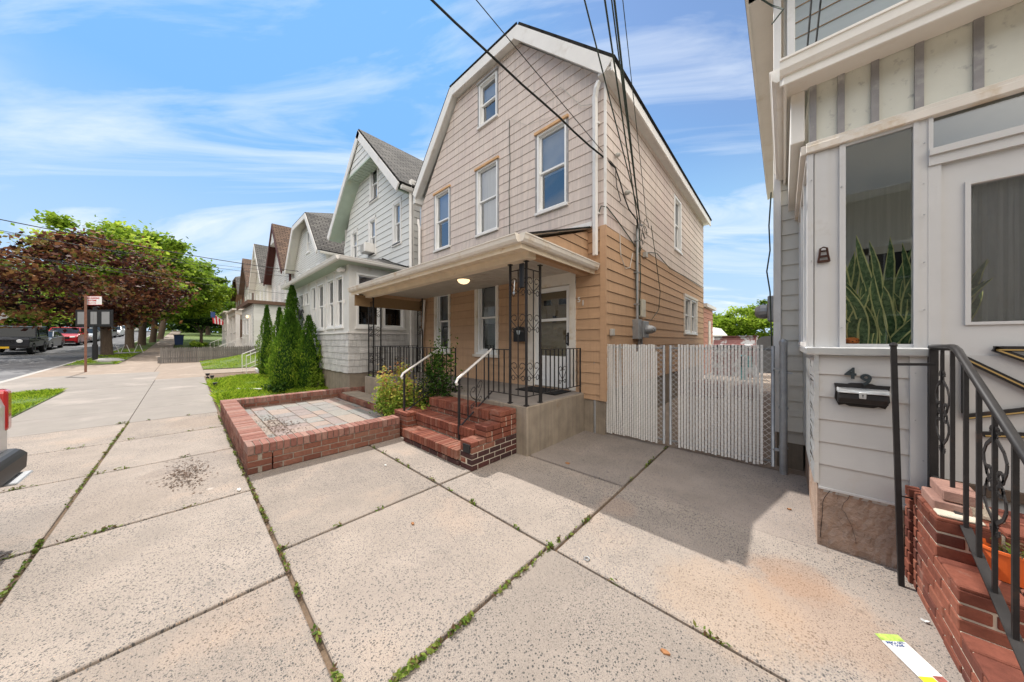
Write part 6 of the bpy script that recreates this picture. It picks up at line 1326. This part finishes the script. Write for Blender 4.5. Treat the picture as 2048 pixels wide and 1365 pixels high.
# porch with brown eave of the third house
mb = MB(); X1, X0, g = -24.2, -29.8, .45; siding(mb, side(X1), g+.2, 3.85, lambda z: (2.8, 4.5), [], .2, .012, (), 0, 110); siding(mb, front(2.8), g+.2, 3.85, lambda z: (X0, X1), [(-25.9, -25.0, 1.6, 3.2), (-27.6, -26.5, 2.0, 3.1), (-29.3, -28.3, 2.0, 3.1)], .2, .012, (), 0, 111); h57.part('porch_wall', mb, ['white_siding', 'grey_line'])
window(h57, front(2.8), -27.6, -26.5, 2.0, 3.1, mid=False); window(h57, front(2.8), -29.3, -28.3, 2.0, 3.1, mid=False)
mb = MB(); mb.pbox(front(2.8), -25.9, -25.0, 1.45, 3.2, -.05, -.01); mb.box(-25.95, -25.88, 2.77, 2.83, 1.4, 3.25); mb.box(-25.02, -24.95, 2.77, 2.83, 1.4, 3.25); h57.part('porch_door', mb, 'white_trim')
mb = MB(); mb.box(X0-.2, X1+.25, 2.5, 2.56, 3.85, 4.02); mb.box(X1+.19, X1+.25, 2.56, 4.5, 3.85, 4.02); mb.box(X0-.2, X1+.25, 2.5, 4.5, 4.02, 4.06); h57.part('porch_roof', mb, 'brown_trim')
mb = MB(); mb.lathe((-25.9, 2.68, 3.15), [(.05, -.1), (.08, 0), (.05, .08)], 10); h57.part('porch_lamp', mb, 'warm_lamp')
# open columned porches
def colporch(label, x0, x1, g, y0=2.6):
    T = Thing('columned_porch', label, 'porch', ((x0+x1)/2, y0, g)); mb = MB(); mb.box(x0, x1, y0, 4.5, g+2.95, g+3.3); mb.box(x0-.15, x1+.15, y0-.2, 4.5, g+3.3, g+3.42); T.part('roof', mb, 'old_white_trim')
    for x in (x0+.15, (x0+x1)/2, x1-.15): mb = MB(); mb.box(x-.13, x+.13, y0+.02, y0+.28, g+.7, g+2.95); T.part('column', mb, 'white_trim')
    mb = MB(); mb.box(x0, x1, y0, 4.5, g-.3, g+.7); T.part('base', mb, 'white_trim')
    mb = MB(); n = 24
    for i in range(n): mb.box(x0+(x1-x0)*i/n, x0+(x1-x0)*i/n+.04, y0+.1, y0+.14, g+.7, g+1.5)
    mb.box(x0, x1, y0+.08, y0+.16, g+1.5, g+1.56); T.part('balustrade', mb, 'white_trim')
colporch('white columned front porch beyond the brown-eaved porch', -37.8, -32.0, .7); colporch('farther white columned porch with a flag', -45.5, -39.8, 1.05)
T = Thing('flag', 'red and white striped flag hanging beside the white porch columns', 'flag', (-39.2, 2.2, 3.4)); mb = MB(); mb.bar((-39.3, 2.5, 3.3), (-39.0, 1.5, 4.3), .03); T.part('staff', mb, 'pale_rail')
for mat_, ks in (('sign_red', (0, 2, 4, 6)), ('sign_white', (1, 3, 5))):
    mb = MB()
    for k in ks: mb.hexa([(-39.02-.05*k, 1.55+k*.12, 4.2-k*.10), (-39.02-.05*k, 1.66+k*.12, 4.1-k*.10), (-39.0-.05*k, 1.66+k*.12, 4.1-k*.10), (-39.0-.05*k, 1.55+k*.12, 4.2-k*.10), (-39.05-.05*k, 1.65+k*.10, 3.2-k*.02), (-39.05-.05*k, 1.76+k*.10, 3.2-k*.02), (-39.03-.05*k, 1.76+k*.10, 3.2-k*.02), (-39.03-.05*k, 1.65+k*.10, 3.2-k*.02)])
    T.part('stripe', mb, mat_)
mb = MB(); mb.box(-39.06, -38.98, 1.5, 1.8, 3.75, 4.25); T.part('canton', mb, 'print_navy')
pale_rail('pale stair rail in front of the brown-eaved porch', -26.6, 1.4, 2.7); pale_rail('distant pale stair rail by the columned porch', -34.6, 1.3, 2.5)
# picket fence
T = Thing('picket_fence', 'weathered grey wooden picket fence along the raised lawn', 'fence', (-24.1, 1.2, .4)); mb = MB(); rg = random.Random(14); y = -.93; z = gz(-24.1)
while y < 4.4:
    w_ = rg.uniform(.075, .095); top = z+.83+rg.uniform(-.02, .02)+.02*y; b = mound(-23.9, y)-.02 if y > .5 else z-.02; xo = -24.1+rg.uniform(-.006, .006)
    mb.prism([(y, b), (y+w_-.008, b), (y+w_-.008, top-.07), (y+w_*.65, top), (y+w_*.35, top), (y, top-.07)], lambda p: (xo-.01, p[0], p[1]), lambda p: (xo+.01, p[0], p[1]), rg.random()); y += w_
T.part('pickets', mb, 'grey_wood'); mb = MB(); mb.box(-24.16, -24.11, -.9, 4.4, z+.2, z+.28); mb.box(-24.16, -24.11, -.9, 4.4, z+.6, z+.68)
mb.box(-24.2, -24.08, -1.02, -.92, z-.05, z+.32); T.part('rails', mb, 'grey_wood')
# ================================================================== TREES
def tree(name, label, x, y, h, crown, n, size, mat, seed, tr=.22, limbs=7, clumps=70, group=None, sky=.0, low=.0, cat='tree', zc=None):
    """crown = (cx, cy, cz above ground, rx, ry, rz)"""
    g = gz(x); T = Thing(name, label, cat, (x, y, g), group); rg = np.random.default_rng(seed); cx_, cy_, cz_, rx, ry, rz = crown; cz_ += g
    d = rg.normal(size=(clumps, 3)); d /= np.linalg.norm(d, axis=1)[:, None]; q = rg.uniform(.35, 1, clumps)**.55
    cl = d*q[:, None]*np.array([rx, ry, rz])*rg.uniform(.86, 1.10, (clumps, 1))+np.array([cx_, cy_, cz_])
    sz = rg.uniform(.07, .19, clumps); idx = rg.integers(0, clumps, n)
    p = cl[idx]+rg.normal(0, 1, (n, 3))*sz[idx][:, None]*np.array([rx, ry, rz*.7])*.85
    var = np.clip(.45+.35*rg.normal(size=clumps)[idx]*.6+rg.normal(0, .18, n), 0, 1)
    quads('crown', leaf_quads(p, size, rg, .4, 1.3)-np.array([x, y, g]), var, mat, (0, 0, 0), parent=T.o)
    mb = MB(); top = cz_-rz*.35; b1 = Vector((x, y, g-.2)); fork = Vector((x+(cx_-x)*.12, y+(cy_-y)*.12, g+max(1.4, (top-g)*.55)))
    mb.tube([b1, (x, y, g+.15), (x+(cx_-x)*.05, y+(cy_-y)*.05, g+1.0), fork], [tr*1.35, tr*1.05, tr*.95, tr*.9], 9)
    for k in range(limbs):
        e = Vector(cl[rg.integers(0, clumps)]); m_ = fork.lerp(e, .5)+Vector((0, 0, .25*abs(e.z-fork.z)*.3)); mb.tube([fork-Vector((0, 0, .15)), m_, e], [tr*.5, tr*.3, tr*.08], 6)
    T.part('trunk', mb, 'bark', smooth=True)
    return T
tree('maple_tree', 'large dark red-leaved maple at the kerb behind the parking sign', -32.5, -3.5, 8, (-31.8, -3.8, 4.7, 3.9, 4.1, 2.9), 11000, .19, 'leaf_maple', 1, .25, 14, 120)
tree('street_tree', 'green street tree with the highest crown, just behind the red maple', -42.7, -3.4, 11, (-41.9, -3.4, 7.0, 4.2, 4.4, 4.2), 17000, .25, 'leaf_light', 2, .27, 8, 80)
tree('street_tree', 'green street tree second behind the red maple', -47, -3.0, 10, (-46.4, -2.2, 6.7, 4.6, 4.2, 3.7), 13000, .28, 'leaf_green', 3, .27, 7, 75)
tree('street_tree', 'bright green tree overhanging the sidewalk right of the maple', -53, -2.6, 10, (-51.6, -1.0, 6.2, 4.4, 4.6, 3.6), 13000, .30, 'leaf_light', 4, .26, 7, 70)
tree('street_tree', 'green tree at the right end of the tree row, nearest the columned porches', -62, -2.4, 10, (-62, .6, 6.4, 5.4, 4.5, 4.0), 10000, .34, 'leaf_green', 5, .3, 6, 65)
tree('topiary_tree', 'small flat-topped ornamental tree in front of the columned porches', -47.7, 1.1, 3, (-47.7, 1.2, 2.5, 1.9, 1.7, .45), 5000, .13, 'leaf_dark', 6, .13, 6, 40)
tree('street_tree', 'dark green tree left of the utility pole across the street', -72, -15.0, 9, (-72, -15.2, 4.6, 5.5, 4.5, 4.4), 11000, .34, 'leaf_dark', 7, .3, 6, 70)
tree('street_tree', 'leafy mid-green tree just right of the utility pole across the street', -55, -11.6, 6, (-55, -11.9, 3.4, 3.2, 2.9, 2.2), 9000, .24, 'leaf_green', 8, .16, 6, 55)
tree('street_tree', 'tall light green tree at the left edge beyond the white house', -96, -22, 12, (-96, -21, 7.4, 8, 8, 6), 11000, .5, 'leaf_green', 9, .4, 6, 70)
tree('street_tree', 'far green tree closing the street behind the parked cars', -110, -10, 9, (-110, -10, 5.6, 7, 9, 5), 10000, .55, 'leaf_dark', 10, .4, 5, 60)
tree('street_tree', 'far green tree at the end of the sidewalk', -88, 3, 9, (-88, 3, 6.0, 6, 6, 5.5), 9000, .45, 'leaf_green', 11, .35, 5, 60)
tree('street_tree', 'young tree with a thin trunk far along the sidewalk', -70, -2.8, 5, (-70, -2.8, 3.3, 1.6, 1.6, 1.3), 2500, .2, 'leaf_green', 12, .08, 5, 30)
for k, (x, y, rx, rz, cz, m_, lb) in enumerate(((-3.9, 41, 2.6, 2.2, 3.2, 'leaf_light', 'sunlit yellow-green tree left of centre behind the dumpster'), (-1.2, 44, 2.9, 2.6, 3.3, 'leaf_light', 'sunlit yellow-green tree behind the dumpster, beside the white house'), (-6.8, 46, 2.8, 2.0, 2.6, 'leaf_green', 'green tree just visible beside the rear annex'), (2.0, 40, 2.6, 2.3, 3.2, 'leaf_green', 'green tree mostly hidden by the white house corner'))):
    tree('backyard_tree', lb, x, y, 5, (x, y, cz, rx, 2.2, rz), 9000, .22, m_, 20+k, .2, 6, 60, group='trees behind the backyard')
for k, (x, y, rx, rz, cz, lb) in enumerate(((-104, 6, 9, 3.2, 2.8, 'wide low tree mass closing the end of the sidewalk'), (-118, -4, 10, 4, 3.5, 'broad tree at the very end of the street'), (-92, -16, 8, 3.2, 2.8, 'low spreading tree behind the farthest parked cars'), (-80, 9, 6, 2.6, 2.3, 'low tree beyond the columned porches'), (-66, -18, 7, 3.0, 2.6, 'low leafy tree behind the parked cars'))):
    tree('far_tree', lb, x, y, 4, (x, y, cz, rx*.6, rx, rz), 6000, .5, 'leaf_green' if k % 2 else 'leaf_dark', 50+k, .3, 3, 50, group='low trees closing the street')
bush('hedge', 'low green planting beside the distant sidewalk', (-44, .8, gz(-44)), (2.4, .5, .35), 2500, .12, 'leaf_green', 33)
# ================================================================== STREET FURNITURE
x, y = -20.6, -2.72; z = gz(x); T = Thing('parking_sign', 'white and red no parking sign on a brown steel post', 'sign', (x, y, z))
mb = MB(); mb.box(x-.03, x+.03, y-.03, y+.03, z-.1, z+3.05); T.part('post', mb, 'rust_post')
cs, sn = math.cos(R_(42)), math.sin(R_(42))
sg = lambda u, zz, d: (x-.05+sn*0+cs*u+sn*d+.0, y+.03+sn*u-cs*d, zz)   # board turned towards the street corner
mb = MB(); mb.pbox(sg, -.10, .58, z+2.70, z+3.03, -.01, .0); T.part('board', mb, 'sign_white')
mb = MB(); mb.pbox(sg, -.10, .585, z+3.03, z+3.045, -.012, .002); mb.pbox(sg, -.10, .585, z+2.685, z+2.70, -.012, .002); mb.pbox(sg, -.115, -.10, z+2.685, z+3.045, -.012, .002)
mb.pbox(sg, .06, .32, z+2.755, z+2.775, 0, .004); mb.prism([(.32, 2.74), (.37, 2.765), (.32, 2.79)], lambda p: sg(p[0], z+p[1], 0), lambda p: sg(p[0], z+p[1], .004)); mb.prism([(.08, 2.735), (.03, 2.765), (.08, 2.795)], lambda p: sg(p[0], z+p[1], 0), lambda p: sg(p[0], z+p[1], .004)); T.part('arrow', mb, 'sign_red')
for s_t, zz, sz_, u in (('NO PARKING', 2.93, .085, .24), ('ANYTIME', 2.835, .085, .20)):
    p_ = sg(u, z+zz, .004); text(s_t, sz_, p_, (R_(90), 0, R_(42)), 'sign_red', 'lettering', parent=T.o, origin=T.loc, depth=.001, bold=.002)
x, y = -27.2, -3.3; z = gz(x); T = Thing('notice_board', 'black three-panel notice board on a black post behind the parking sign', 'notice board', (x, y, z))
mb = MB(); mb.tube([(x, y, z), (x, y, z+2.9)], .075, 10); mb.tube([(x, y, z), (x, y, z+.9)], .10, 10); T.part('post', mb, 'black_plastic')
bd = lambda u, zz, d: (x+.12+cs*u+sn*d*0, y+sn*u-cs*d*0-.0+d*-.6, zz)
bd = lambda u, zz, d: (x+.1+cs*u+sn*d, y+sn*u-cs*d, zz)
mb = MB(); mb.pbox(bd, -1.05, .95, z+1.85, z+2.75, -.05, .0); T.part('frame', mb, 'black_plastic', bevel=.01)
for a, b in ((-.92, -.42), (-.22, .12), (.38, .80)): mb = MB(); mb.pbox(bd, a, b, z+1.98, z+2.64, .0, .006); T.part('panel', mb, 'sign_back')
mb = MB(); c = []; mb.lathe((-27.4, -2.9, gz(-27.4)), [(.01, .16), (.35, .13), (.55, .05), (.62, 0)], 14); mb.lathe((-26.6, -2.75, gz(-26.6)), [(.01, .13), (.4, .10), (.5, .0)], 12); solo('covered_sandbags', mb, 'gravel', 'grey lumpy sandbags at the foot of the notice board', 'sandbags', smooth=True)
x, y = -44.8, -9.9; z = gz(x); T = Thing('diamond_sign', 'blank grey back of a diamond road sign above the black off-roader', 'sign', (x, y, z)); mb = MB(); mb.bar((x, y, z), (x, y, z+2.9), .07); T.part('post', mb, 'black_plastic')
mb = MB(); mb.prism([(-.55, 0), (0, .55), (.55, 0), (0, -.55)], lambda p: (x-.06, y+p[0], z+2.45+p[1]), lambda p: (x-.05, y+p[0], z+2.45+p[1])); T.part('plate', mb, 'sign_back')
T = None
for k, (x, y, lb) in enumerate(((-34.6, -3.4, 'left white A-frame barricade around the tree pit'), (-35.4, -3.0, 'middle white A-frame barricade around the tree pit'), (-36.1, -2.45, 'right white A-frame barricade around the tree pit'))):
    z = gz(x); mb = MB()
    for s in (-1, 1): mb.bar((x, y+s*.22, z), (x, y+s*.05, z+.62), .11, .03)
    solo('barricade', mb, 'white_trim', lb, 'barricade', 'white barricades by the trees')
mb = MB(); z = gz(-35.5); mb.box(-36.3, -34.3, -3.4, -2.4, z, z+.06); struct('gravel_bed', mb, 'gravel')
x, y = -47.9, -.55; z = gz(x); T = Thing('trash_bin', 'dark blue wheeled trash bin on the far sidewalk', 'bin', (x, y, z)); mb = MB(); mb.hexa([(x-.28, y-.28, z), (x+.28, y-.28, z), (x+.28, y+.28, z), (x-.28, y+.28, z), (x-.36, y-.36, z+1.0), (x+.36, y-.36, z+1.0), (x+.36, y+.36, z+1.0), (x-.36, y+.36, z+1.0)]); T.part('body', mb, 'blue_bin', bevel=.03); mb = MB(); mb.box(x-.4, x+.4, y-.4, y+.42, z+1.0, z+1.08); T.part('lid', mb, 'black_plastic', bevel=.02)
# ================================================================== HOUSES ACROSS THE STREET
T = Thing('house', 'white two-storey house at the far left edge beyond the parked cars', 'house', (-84, -19, gz(-84))); g = gz(-84); P = sideneg(0)
PX = lambda u, z, d: (-79+d, u, z); mb = MB(); siding(mb, PX, g+.3, g+6.6, lambda z: (-26, -17.0), [(-18.6, -17.8, g+4.2, g+5.8), (-21, -20.2, g+4.2, g+5.8)], .25, .02, (), 0, 120); mb.box(-88, -79.02, -26, -16.98, g, g+6.6); T.part('wall', mb, ['white_siding', 'grey_line'])
for a in (-18.6, -21): window(T, PX, a, a+.8, g+4.2, g+5.8, casing=.08)
mb = MB(); slabface(mb, [(-78.5, -26.5, g+6.6), (-78.5, -16.4, g+6.6), (-83.5, -16.4, g+9), (-83.5, -26.5, g+9)], [(0, 0), (9, 0), (9, 4), (0, 4)]); slabface(mb, [(-88.5, -26.5, g+6.6), (-88.5, -16.4, g+6.6), (-83.5, -16.4, g+9), (-83.5, -26.5, g+9)], [(0, 0), (9, 0), (9, 4), (0, 4)]); mb.prism([(-88, g+6.6), (-79, g+6.6), (-83.5, g+8.9)], lambda p: (p[0], -17, p[1]), lambda p: (p[0], -17.1, p[1]), .5, 1); T.part('roof', mb, ['roof_grey', 'white_trim', 'roof_dark'])
mb = MB(); mb.box(-79, -76.6, -23, -16.6, g+2.9, g+3.2); 
for yy in (-22.6, -20.6, -18.6, -16.9): mb.box(-76.9, -76.6, yy-.12, yy+.12, g, g+2.9)
T.part('porch', mb, 'white_trim')
T = Thing('house', 'grey-brown stucco house across the street from the pink house', 'house', (3, -18, 0)); mb, mm = MB(), MB()
Pb = lambda u, z, d: (u, -14+d, z); mb = MB(); mb.box(-8.5, 10, -24, -14.01, -.2, 7.8)
T.part('wall', mb, 'wall_concrete'); 
for u in (-7.2, -3.4, -.2, 3.2, 6.6):
    for z in (1.2, 4.2):
        w_ = MB(); w_.pbox(Pb, u, u+1.0, z, z+1.5, 0, .04); o_ = T.part('window_frame', w_, 'white_trim'); w_ = MB(); w_.pbox(Pb, u+.07, u+.93, z+.07, z+1.43, .04, .05); T.part('pane', w_, 'car_glass', parent=o_)
mb = MB(); mb.box(-8.7, 10.2, -24.2, -13.8, 7.8, 8.1); T.part('roof', mb, 'old_white_trim')
for k, (src, x, hh, lb) in enumerate(((h57, -31, 0, 'cream gabled house facing the row from across the street, farthest up the hill'), (h55, -23, 0, 'clipped-gable house facing the row from across the street, up the hill'), (h57, -14.5, 0, 'cream gabled house across the street, opposite the arborvitae'), (h55, 16, 0, 'clipped-gable house across the street beyond the grey-brown stucco house'), (h57, 24, 0, 'cream gabled house across the street at the lower end'))):
    copy_thing(src.o, (x, -15.2, 0), lb, math.pi)
# ================================================================== BEHIND THE GATES
T = Thing('dumpster', 'peeling brown and grey steel dumpster behind the gates', 'dumpster', (-1.6, 16.6, 0)); mb = MB(); mb.prism([(0, 0), (0, 1.35), (.12, 1.38), (.25, 1.72), (1.5, 1.72), (1.5, 0)], lambda p: (-2.35, 16+p[0], p[1]), lambda p: (-.85, 16+p[0], p[1])); T.part('body', mb, 'dumpster_paint', bevel=.02)
mb = MB(); mb.box(-2.3, -1.2, 15.97, 16.12, 1.2, 1.36); T.part('opening', mb, 'dark_room'); mb = MB(); mb.box(-2.38, -.82, 16.2, 17.5, 1.72, 1.76); T.part('lid', mb, 'dumpster_paint')
mb = MB(); mb.box(-3.2, 2.5, 21, 21.1, 0, 1.62); solo('backyard_fence', mb, 'white_siding', 'pale solid fence at the back of the yard', 'fence')
mb = MB(); mb.lathe((-3.6, 22, 0), [(1.1, 0), (1.1, 1.9), (.8, 2.3), (.05, 2.45)], 18); solo('storage_tank', mb, 'white_siding', 'rounded grey-blue tank top behind the rear annex', 'tank', smooth=False)
mb = MB(); mb.box(-1.3, -1.1, 14.8, 15.4, .0, .95); mb.box(-1.3, -.9, 14.8, 14.85, .5, .95); solo('teal_chair', mb, 'teal_cloth', 'teal plastic chair glimpsed through the gate slats', 'chair')
mb = MB(); mb.box(-3.4, 1.6, 4.68, 30, -.1, -.005); struct('side_driveway', mb, 'old_concrete')
mb = MB(); mb.box(-1.9, -1.2, 9.5, 10.1, .0, .4); mb.box(-1.0, -.5, 10, 10.5, 0, .32); solo('stacked_pots', mb, 'brick_cap', 'terracotta tubs standing in the side yard behind the gates', 'tubs', bevel=.04)
# ================================================================== VEHICLES
def car(name, label, x, y, rz, L_, W_, H_, paint, kind='sedan', plate=None):
    """nose towards local +x; x,y = centre of the car"""
    g = gz(x)-.115; root = Thing(name, label, 'car', (x, y, g), 'cars parked along the far kerb' if y < -5 else None)
    pitch = math.atan2(gz(x-1)-gz(x+1), 2) if abs(rz) < .1 else 0
    root.o.rotation_euler = (0, pitch, rz); root.loc = (0, 0, 0); l = L_/2; w_ = W_/2
    if kind == 'sedan': prof = [(-l, .35), (-l, .85), (-l+.1, .98), (-l+.75, 1.02), (l-1.35, .98), (l-.25, .80), (l, .65), (l, .30), (l-.2, .22), (-l+.2, .22)]; cab = [(-l+.55, 1.0), (-l+1.25, H_-.04), (-l+1.7, H_), (l-2.25, H_), (l-1.25, .97)]
    elif kind == 'suv': prof = [(-l, .40), (-l-.02, .95), (-l+.04, 1.08), (l-1.25, 1.10), (l-.3, 1.0), (l-.03, .85), (l, .40), (l-.2, .28), (-l+.2, .28)]; cab = [(-l+.05, 1.08), (-l+.32, H_-.04), (-l+.7, H_), (l-2.1, H_), (l-1.25, 1.09)]
    else: prof = [(-l, .5), (-l, 1.15), (l-1.3, 1.18), (l-.15, 1.14), (l-.05, 1.05), (l, .65), (l-.1, .5)]; cab = [(-l+.05, 1.15), (-l+.1, H_), (l-1.75, H_), (l-1.45, 1.17)]
    mb = MB(); mb.prism(prof, lambda p: (p[0], -w_, p[1]), lambda p: (p[0], w_, p[1])); root.part('body', mb, paint, bevel=.07 if kind != 'boxy' else .03)
    mb = MB(); tp = .82 if kind != 'boxy' else .94; mid = 1.0
    k_ = lambda p: (w_*.97 if p[1] < 1.25 else w_*tp)
    mb.prism(cab, lambda p: (p[0], -k_(p), p[1]), lambda p: (p[0], k_(p), p[1])); root.part('windows', mb, 'car_glass', bevel=.03)
    mb = MB(); rx = [p for p in cab if p[1] > H_-.1]; x0_, x1_ = min(p[0] for p in rx)-.04, max(p[0] for p in rx)+.04; mb.box(x0_, x1_, -w_*tp, w_*tp, H_-.02, H_+.035)
    for s in (-1, 1):
        for fx, tx in ((cab[0][0], x0_), (cab[-1][0], x1_), (0, 0)): mb.bar((fx, s*w_*.965, 1.02), (tx, s*w_*tp, H_), .07)
    root.part('roof', mb, paint, bevel=.02)
    wr = .34 if kind != 'boxy' else .42
    for sx in (-l+.85, l-.9):
        for s in (-1, 1):
            mb = MB(); mb.lathe((sx, s*(w_-.11), wr), [(wr*.6, -.11), (wr*.93, -.11), (wr, -.07), (wr, .07), (wr*.93, .11), (wr*.6, .11)], 20, axis='y'); wh = root.part('wheel', mb, 'tyre'); mb = MB(); mb.lathe((sx, s*(w_-.015), wr), [(.02, -.03), (wr*.62, -.02), (wr*.62, .02), (.02, .0)], 14, axis='y'); root.part('rim', mb, 'rim', parent=wh)
    hz_ = .72 if kind == 'sedan' else (.85 if kind == 'suv' else .95)
    for s in (-1, 1):
        mb = MB()
        if kind == 'boxy': mb.lathe((l+.0, s*w_*.62, hz_), [(.02, .03), (.10, .03), (.12, 0)], 14, axis='x')
        else: mb.hexa([(l-.22, s*w_*.97, hz_-.02), (l+.012, s*w_*.80, hz_-.05), (l+.012, s*w_*.52, hz_-.05), (l-.1, s*w_*.55, hz_-.05), (l-.26, s*w_*.985, hz_+.09), (l-.05, s*w_*.83, hz_+.06), (l-.04, s*w_*.55, hz_+.05), (l-.15, s*w_*.55, hz_+.04)])
        root.part('headlight', mb, 'head_lens')
        mb = MB(); mb.box(-l-.02, -l+.05, s*w_*.9-.1, s*w_*.9+.05, hz_, hz_+.3); root.part('taillight', mb, 'tail_lens')
        mb = MB(); mb.box(l-1.6, l-1.42, s*(w_+.10)-.07, s*(w_+.10)+.07, 1.02, 1.16); root.part('mirror', mb, paint, bevel=.02)
    mb = MB(); mb.box(l-.02, l+.015, -w_*.5, w_*.5, hz_-.22, hz_+.0); mb.box(l-.02, l+.012, -w_*.8, w_*.8, .32, .46)
    if kind == 'boxy':
        mb = MB(); 
        for k in range(7): mb.box(l-.02, l+.015, -.36+k*.11, -.30+k*.11, .82, 1.06)
        mb.box(l-.05, l+.18, -w_, w_, .48, .66)
        for s in (-1, 1):
            for sx in (-l+.85, l-.9): mb.box(sx-.55, sx+.55, s*(w_+.04)-.14, s*(w_+.04)+.06, .90, .96)
    root.part('grille', mb, 'car_trim'); mb = MB(); mb.box(l+.012, l+.03 if kind != 'boxy' else l+.19, -.24, .24, .47, .60); root.part('license_plate', mb, plate or 'sign_white')
    return root
car('parked_car', 'black boxy off-road vehicle with round headlights, nearest of the cars across the street', -40.1, -8.15, 0, 4.2, 1.85, 1.85, 'paint_black', 'boxy', 'print_yellow')
car('parked_car', 'dark grey sedan glinting behind the black off-roader', -45.0, -8.2, 0, 4.6, 1.8, 1.42, 'paint_grey')
car('parked_car', 'red crossover parked between the grey sedan and the silver car', -51.2, -7.8, 0, 4.6, 1.85, 1.62, 'paint_red', 'suv')
car('parked_car', 'silver car parked behind the red crossover', -56.9, -7.7, 0, 4.5, 1.8, 1.5, 'paint_silver')
car('parked_car', 'dark crossover parked behind the silver car', -62.2, -7.6, 0, 4.6, 1.85, 1.65, 'paint_dark', 'suv')
car('parked_car', 'white car far up the street between the tree trunks', -73.5, -7.4, 0, 4.5, 1.8, 1.5, 'paint_white')
car('parked_car', 'farthest silver car seen between the trunks', -84, -7.2, 0, 4.5, 1.8, 1.45, 'paint_silver')
car('parked_car', 'dark van-like car beyond the dark crossover', -67.6, -7.6, 0, 4.8, 1.9, 1.9, 'paint_dark', 'suv')
# silver vehicle backed across the sidewalk at the left edge: tail towards the houses
T = Thing('parked_vehicle', 'silver vehicle with red taillight and black rear bumper cut off by the left edge', 'car', (-3.65, -3.1, 0)); xc = -3.68; hw = .86; yt = -.945
mb = MB(); prof = [(yt-4.3, .40), (yt-4.3, .95), (yt-3.2, 1.12), (yt-.25, 1.2), (yt-.04, 1.16), (yt, 1.0), (yt, .62), (yt-.06, .40)]
mb.prism(prof, lambda p: (xc-hw, p[0], p[1]), lambda p: (xc+hw, p[0], p[1])); T.part('body', mb, 'paint_white', bevel=.06)
mb = MB(); mb.prism([(yt-3.3, 1.1), (yt-2.6, 1.72), (yt-.75, 1.74), (yt-.28, 1.19)], lambda p: (xc-hw*(.96 if p[1] < 1.3 else .8), p[0], p[1]), lambda p: (xc+hw*(.96 if p[1] < 1.3 else .8), p[0], p[1])); T.part('windows', mb, 'car_glass', bevel=.03)
mb = MB(); mb.box(xc-hw*.8, xc+hw*.8, yt-2.65, yt-.72, 1.72, 1.78); T.part('roof', mb, 'paint_white', bevel=.02)
for s in (-1, 1): mb = MB(); mb.box(min(xc+s*hw*1.006, xc+s*hw*.87), max(xc+s*hw*1.006, xc+s*hw*.87), yt-.14, yt+.010, .80, 1.13); T.part('taillight', mb, 'tail_lens', bevel=.03)
for s in (): mb = MB(); mb.hexa([(xc+s*hw*.99, yt-.10, .80), (xc+s*hw*.84, yt+.012, .80), (xc+s*hw*.84, yt-.05, .80), (xc+s*hw*.99, yt-.14, .80), (xc+s*hw*.99, yt-.14, 1.16), (xc+s*hw*.80, yt+.012, 1.13), (xc+s*hw*.80, yt-.05, 1.13), (xc+s*hw*.99, yt-.2, 1.16)]); T.part('taillight', mb, 'tail_lens', bevel=.01)
mb = MB(); mb.prism([(yt-.12, .36), (yt-.12, .66), (yt+.05, .66), (yt+.085, .61), (yt+.08, .50), (yt+.0, .40)], lambda p: (xc-hw*.97, p[0], p[1]), lambda p: (xc+hw*.97, p[0], p[1])); T.part('bumper', mb, 'black_plastic', bevel=.035)
mb = MB(); mb.box(xc-hw*.88, xc-hw*.5, yt+.0, yt+.12, .46, .475); T.part('step_plate', mb, 'galvanised', bevel=.008)
for s in (-1, 1):
    for yy in (yt-.85, yt-3.5):
        mb = MB(); mb.lathe((xc+s*(hw-.1), yy, .33), [(.2, -.1), (.31, -.1), (.33, -.06), (.33, .06), (.31, .1), (.2, .1)], 18, axis='x'); wh = T.part('wheel', mb, 'tyre'); mb = MB(); mb.lathe((xc+s*(hw-.01), yy, .33), [(.02, -.02), (.2, -.02), (.2, .02)], 12, axis='x'); T.part('rim', mb, 'rim', parent=wh)

copy_thing(h55.o, (-128, -12, 4.0), 'pale house facing down the street at its far end', math.pi/2)
copy_thing(h57.o, (-124, 2, 4.0), 'gabled house at the far end of the sidewalk', math.pi/2)
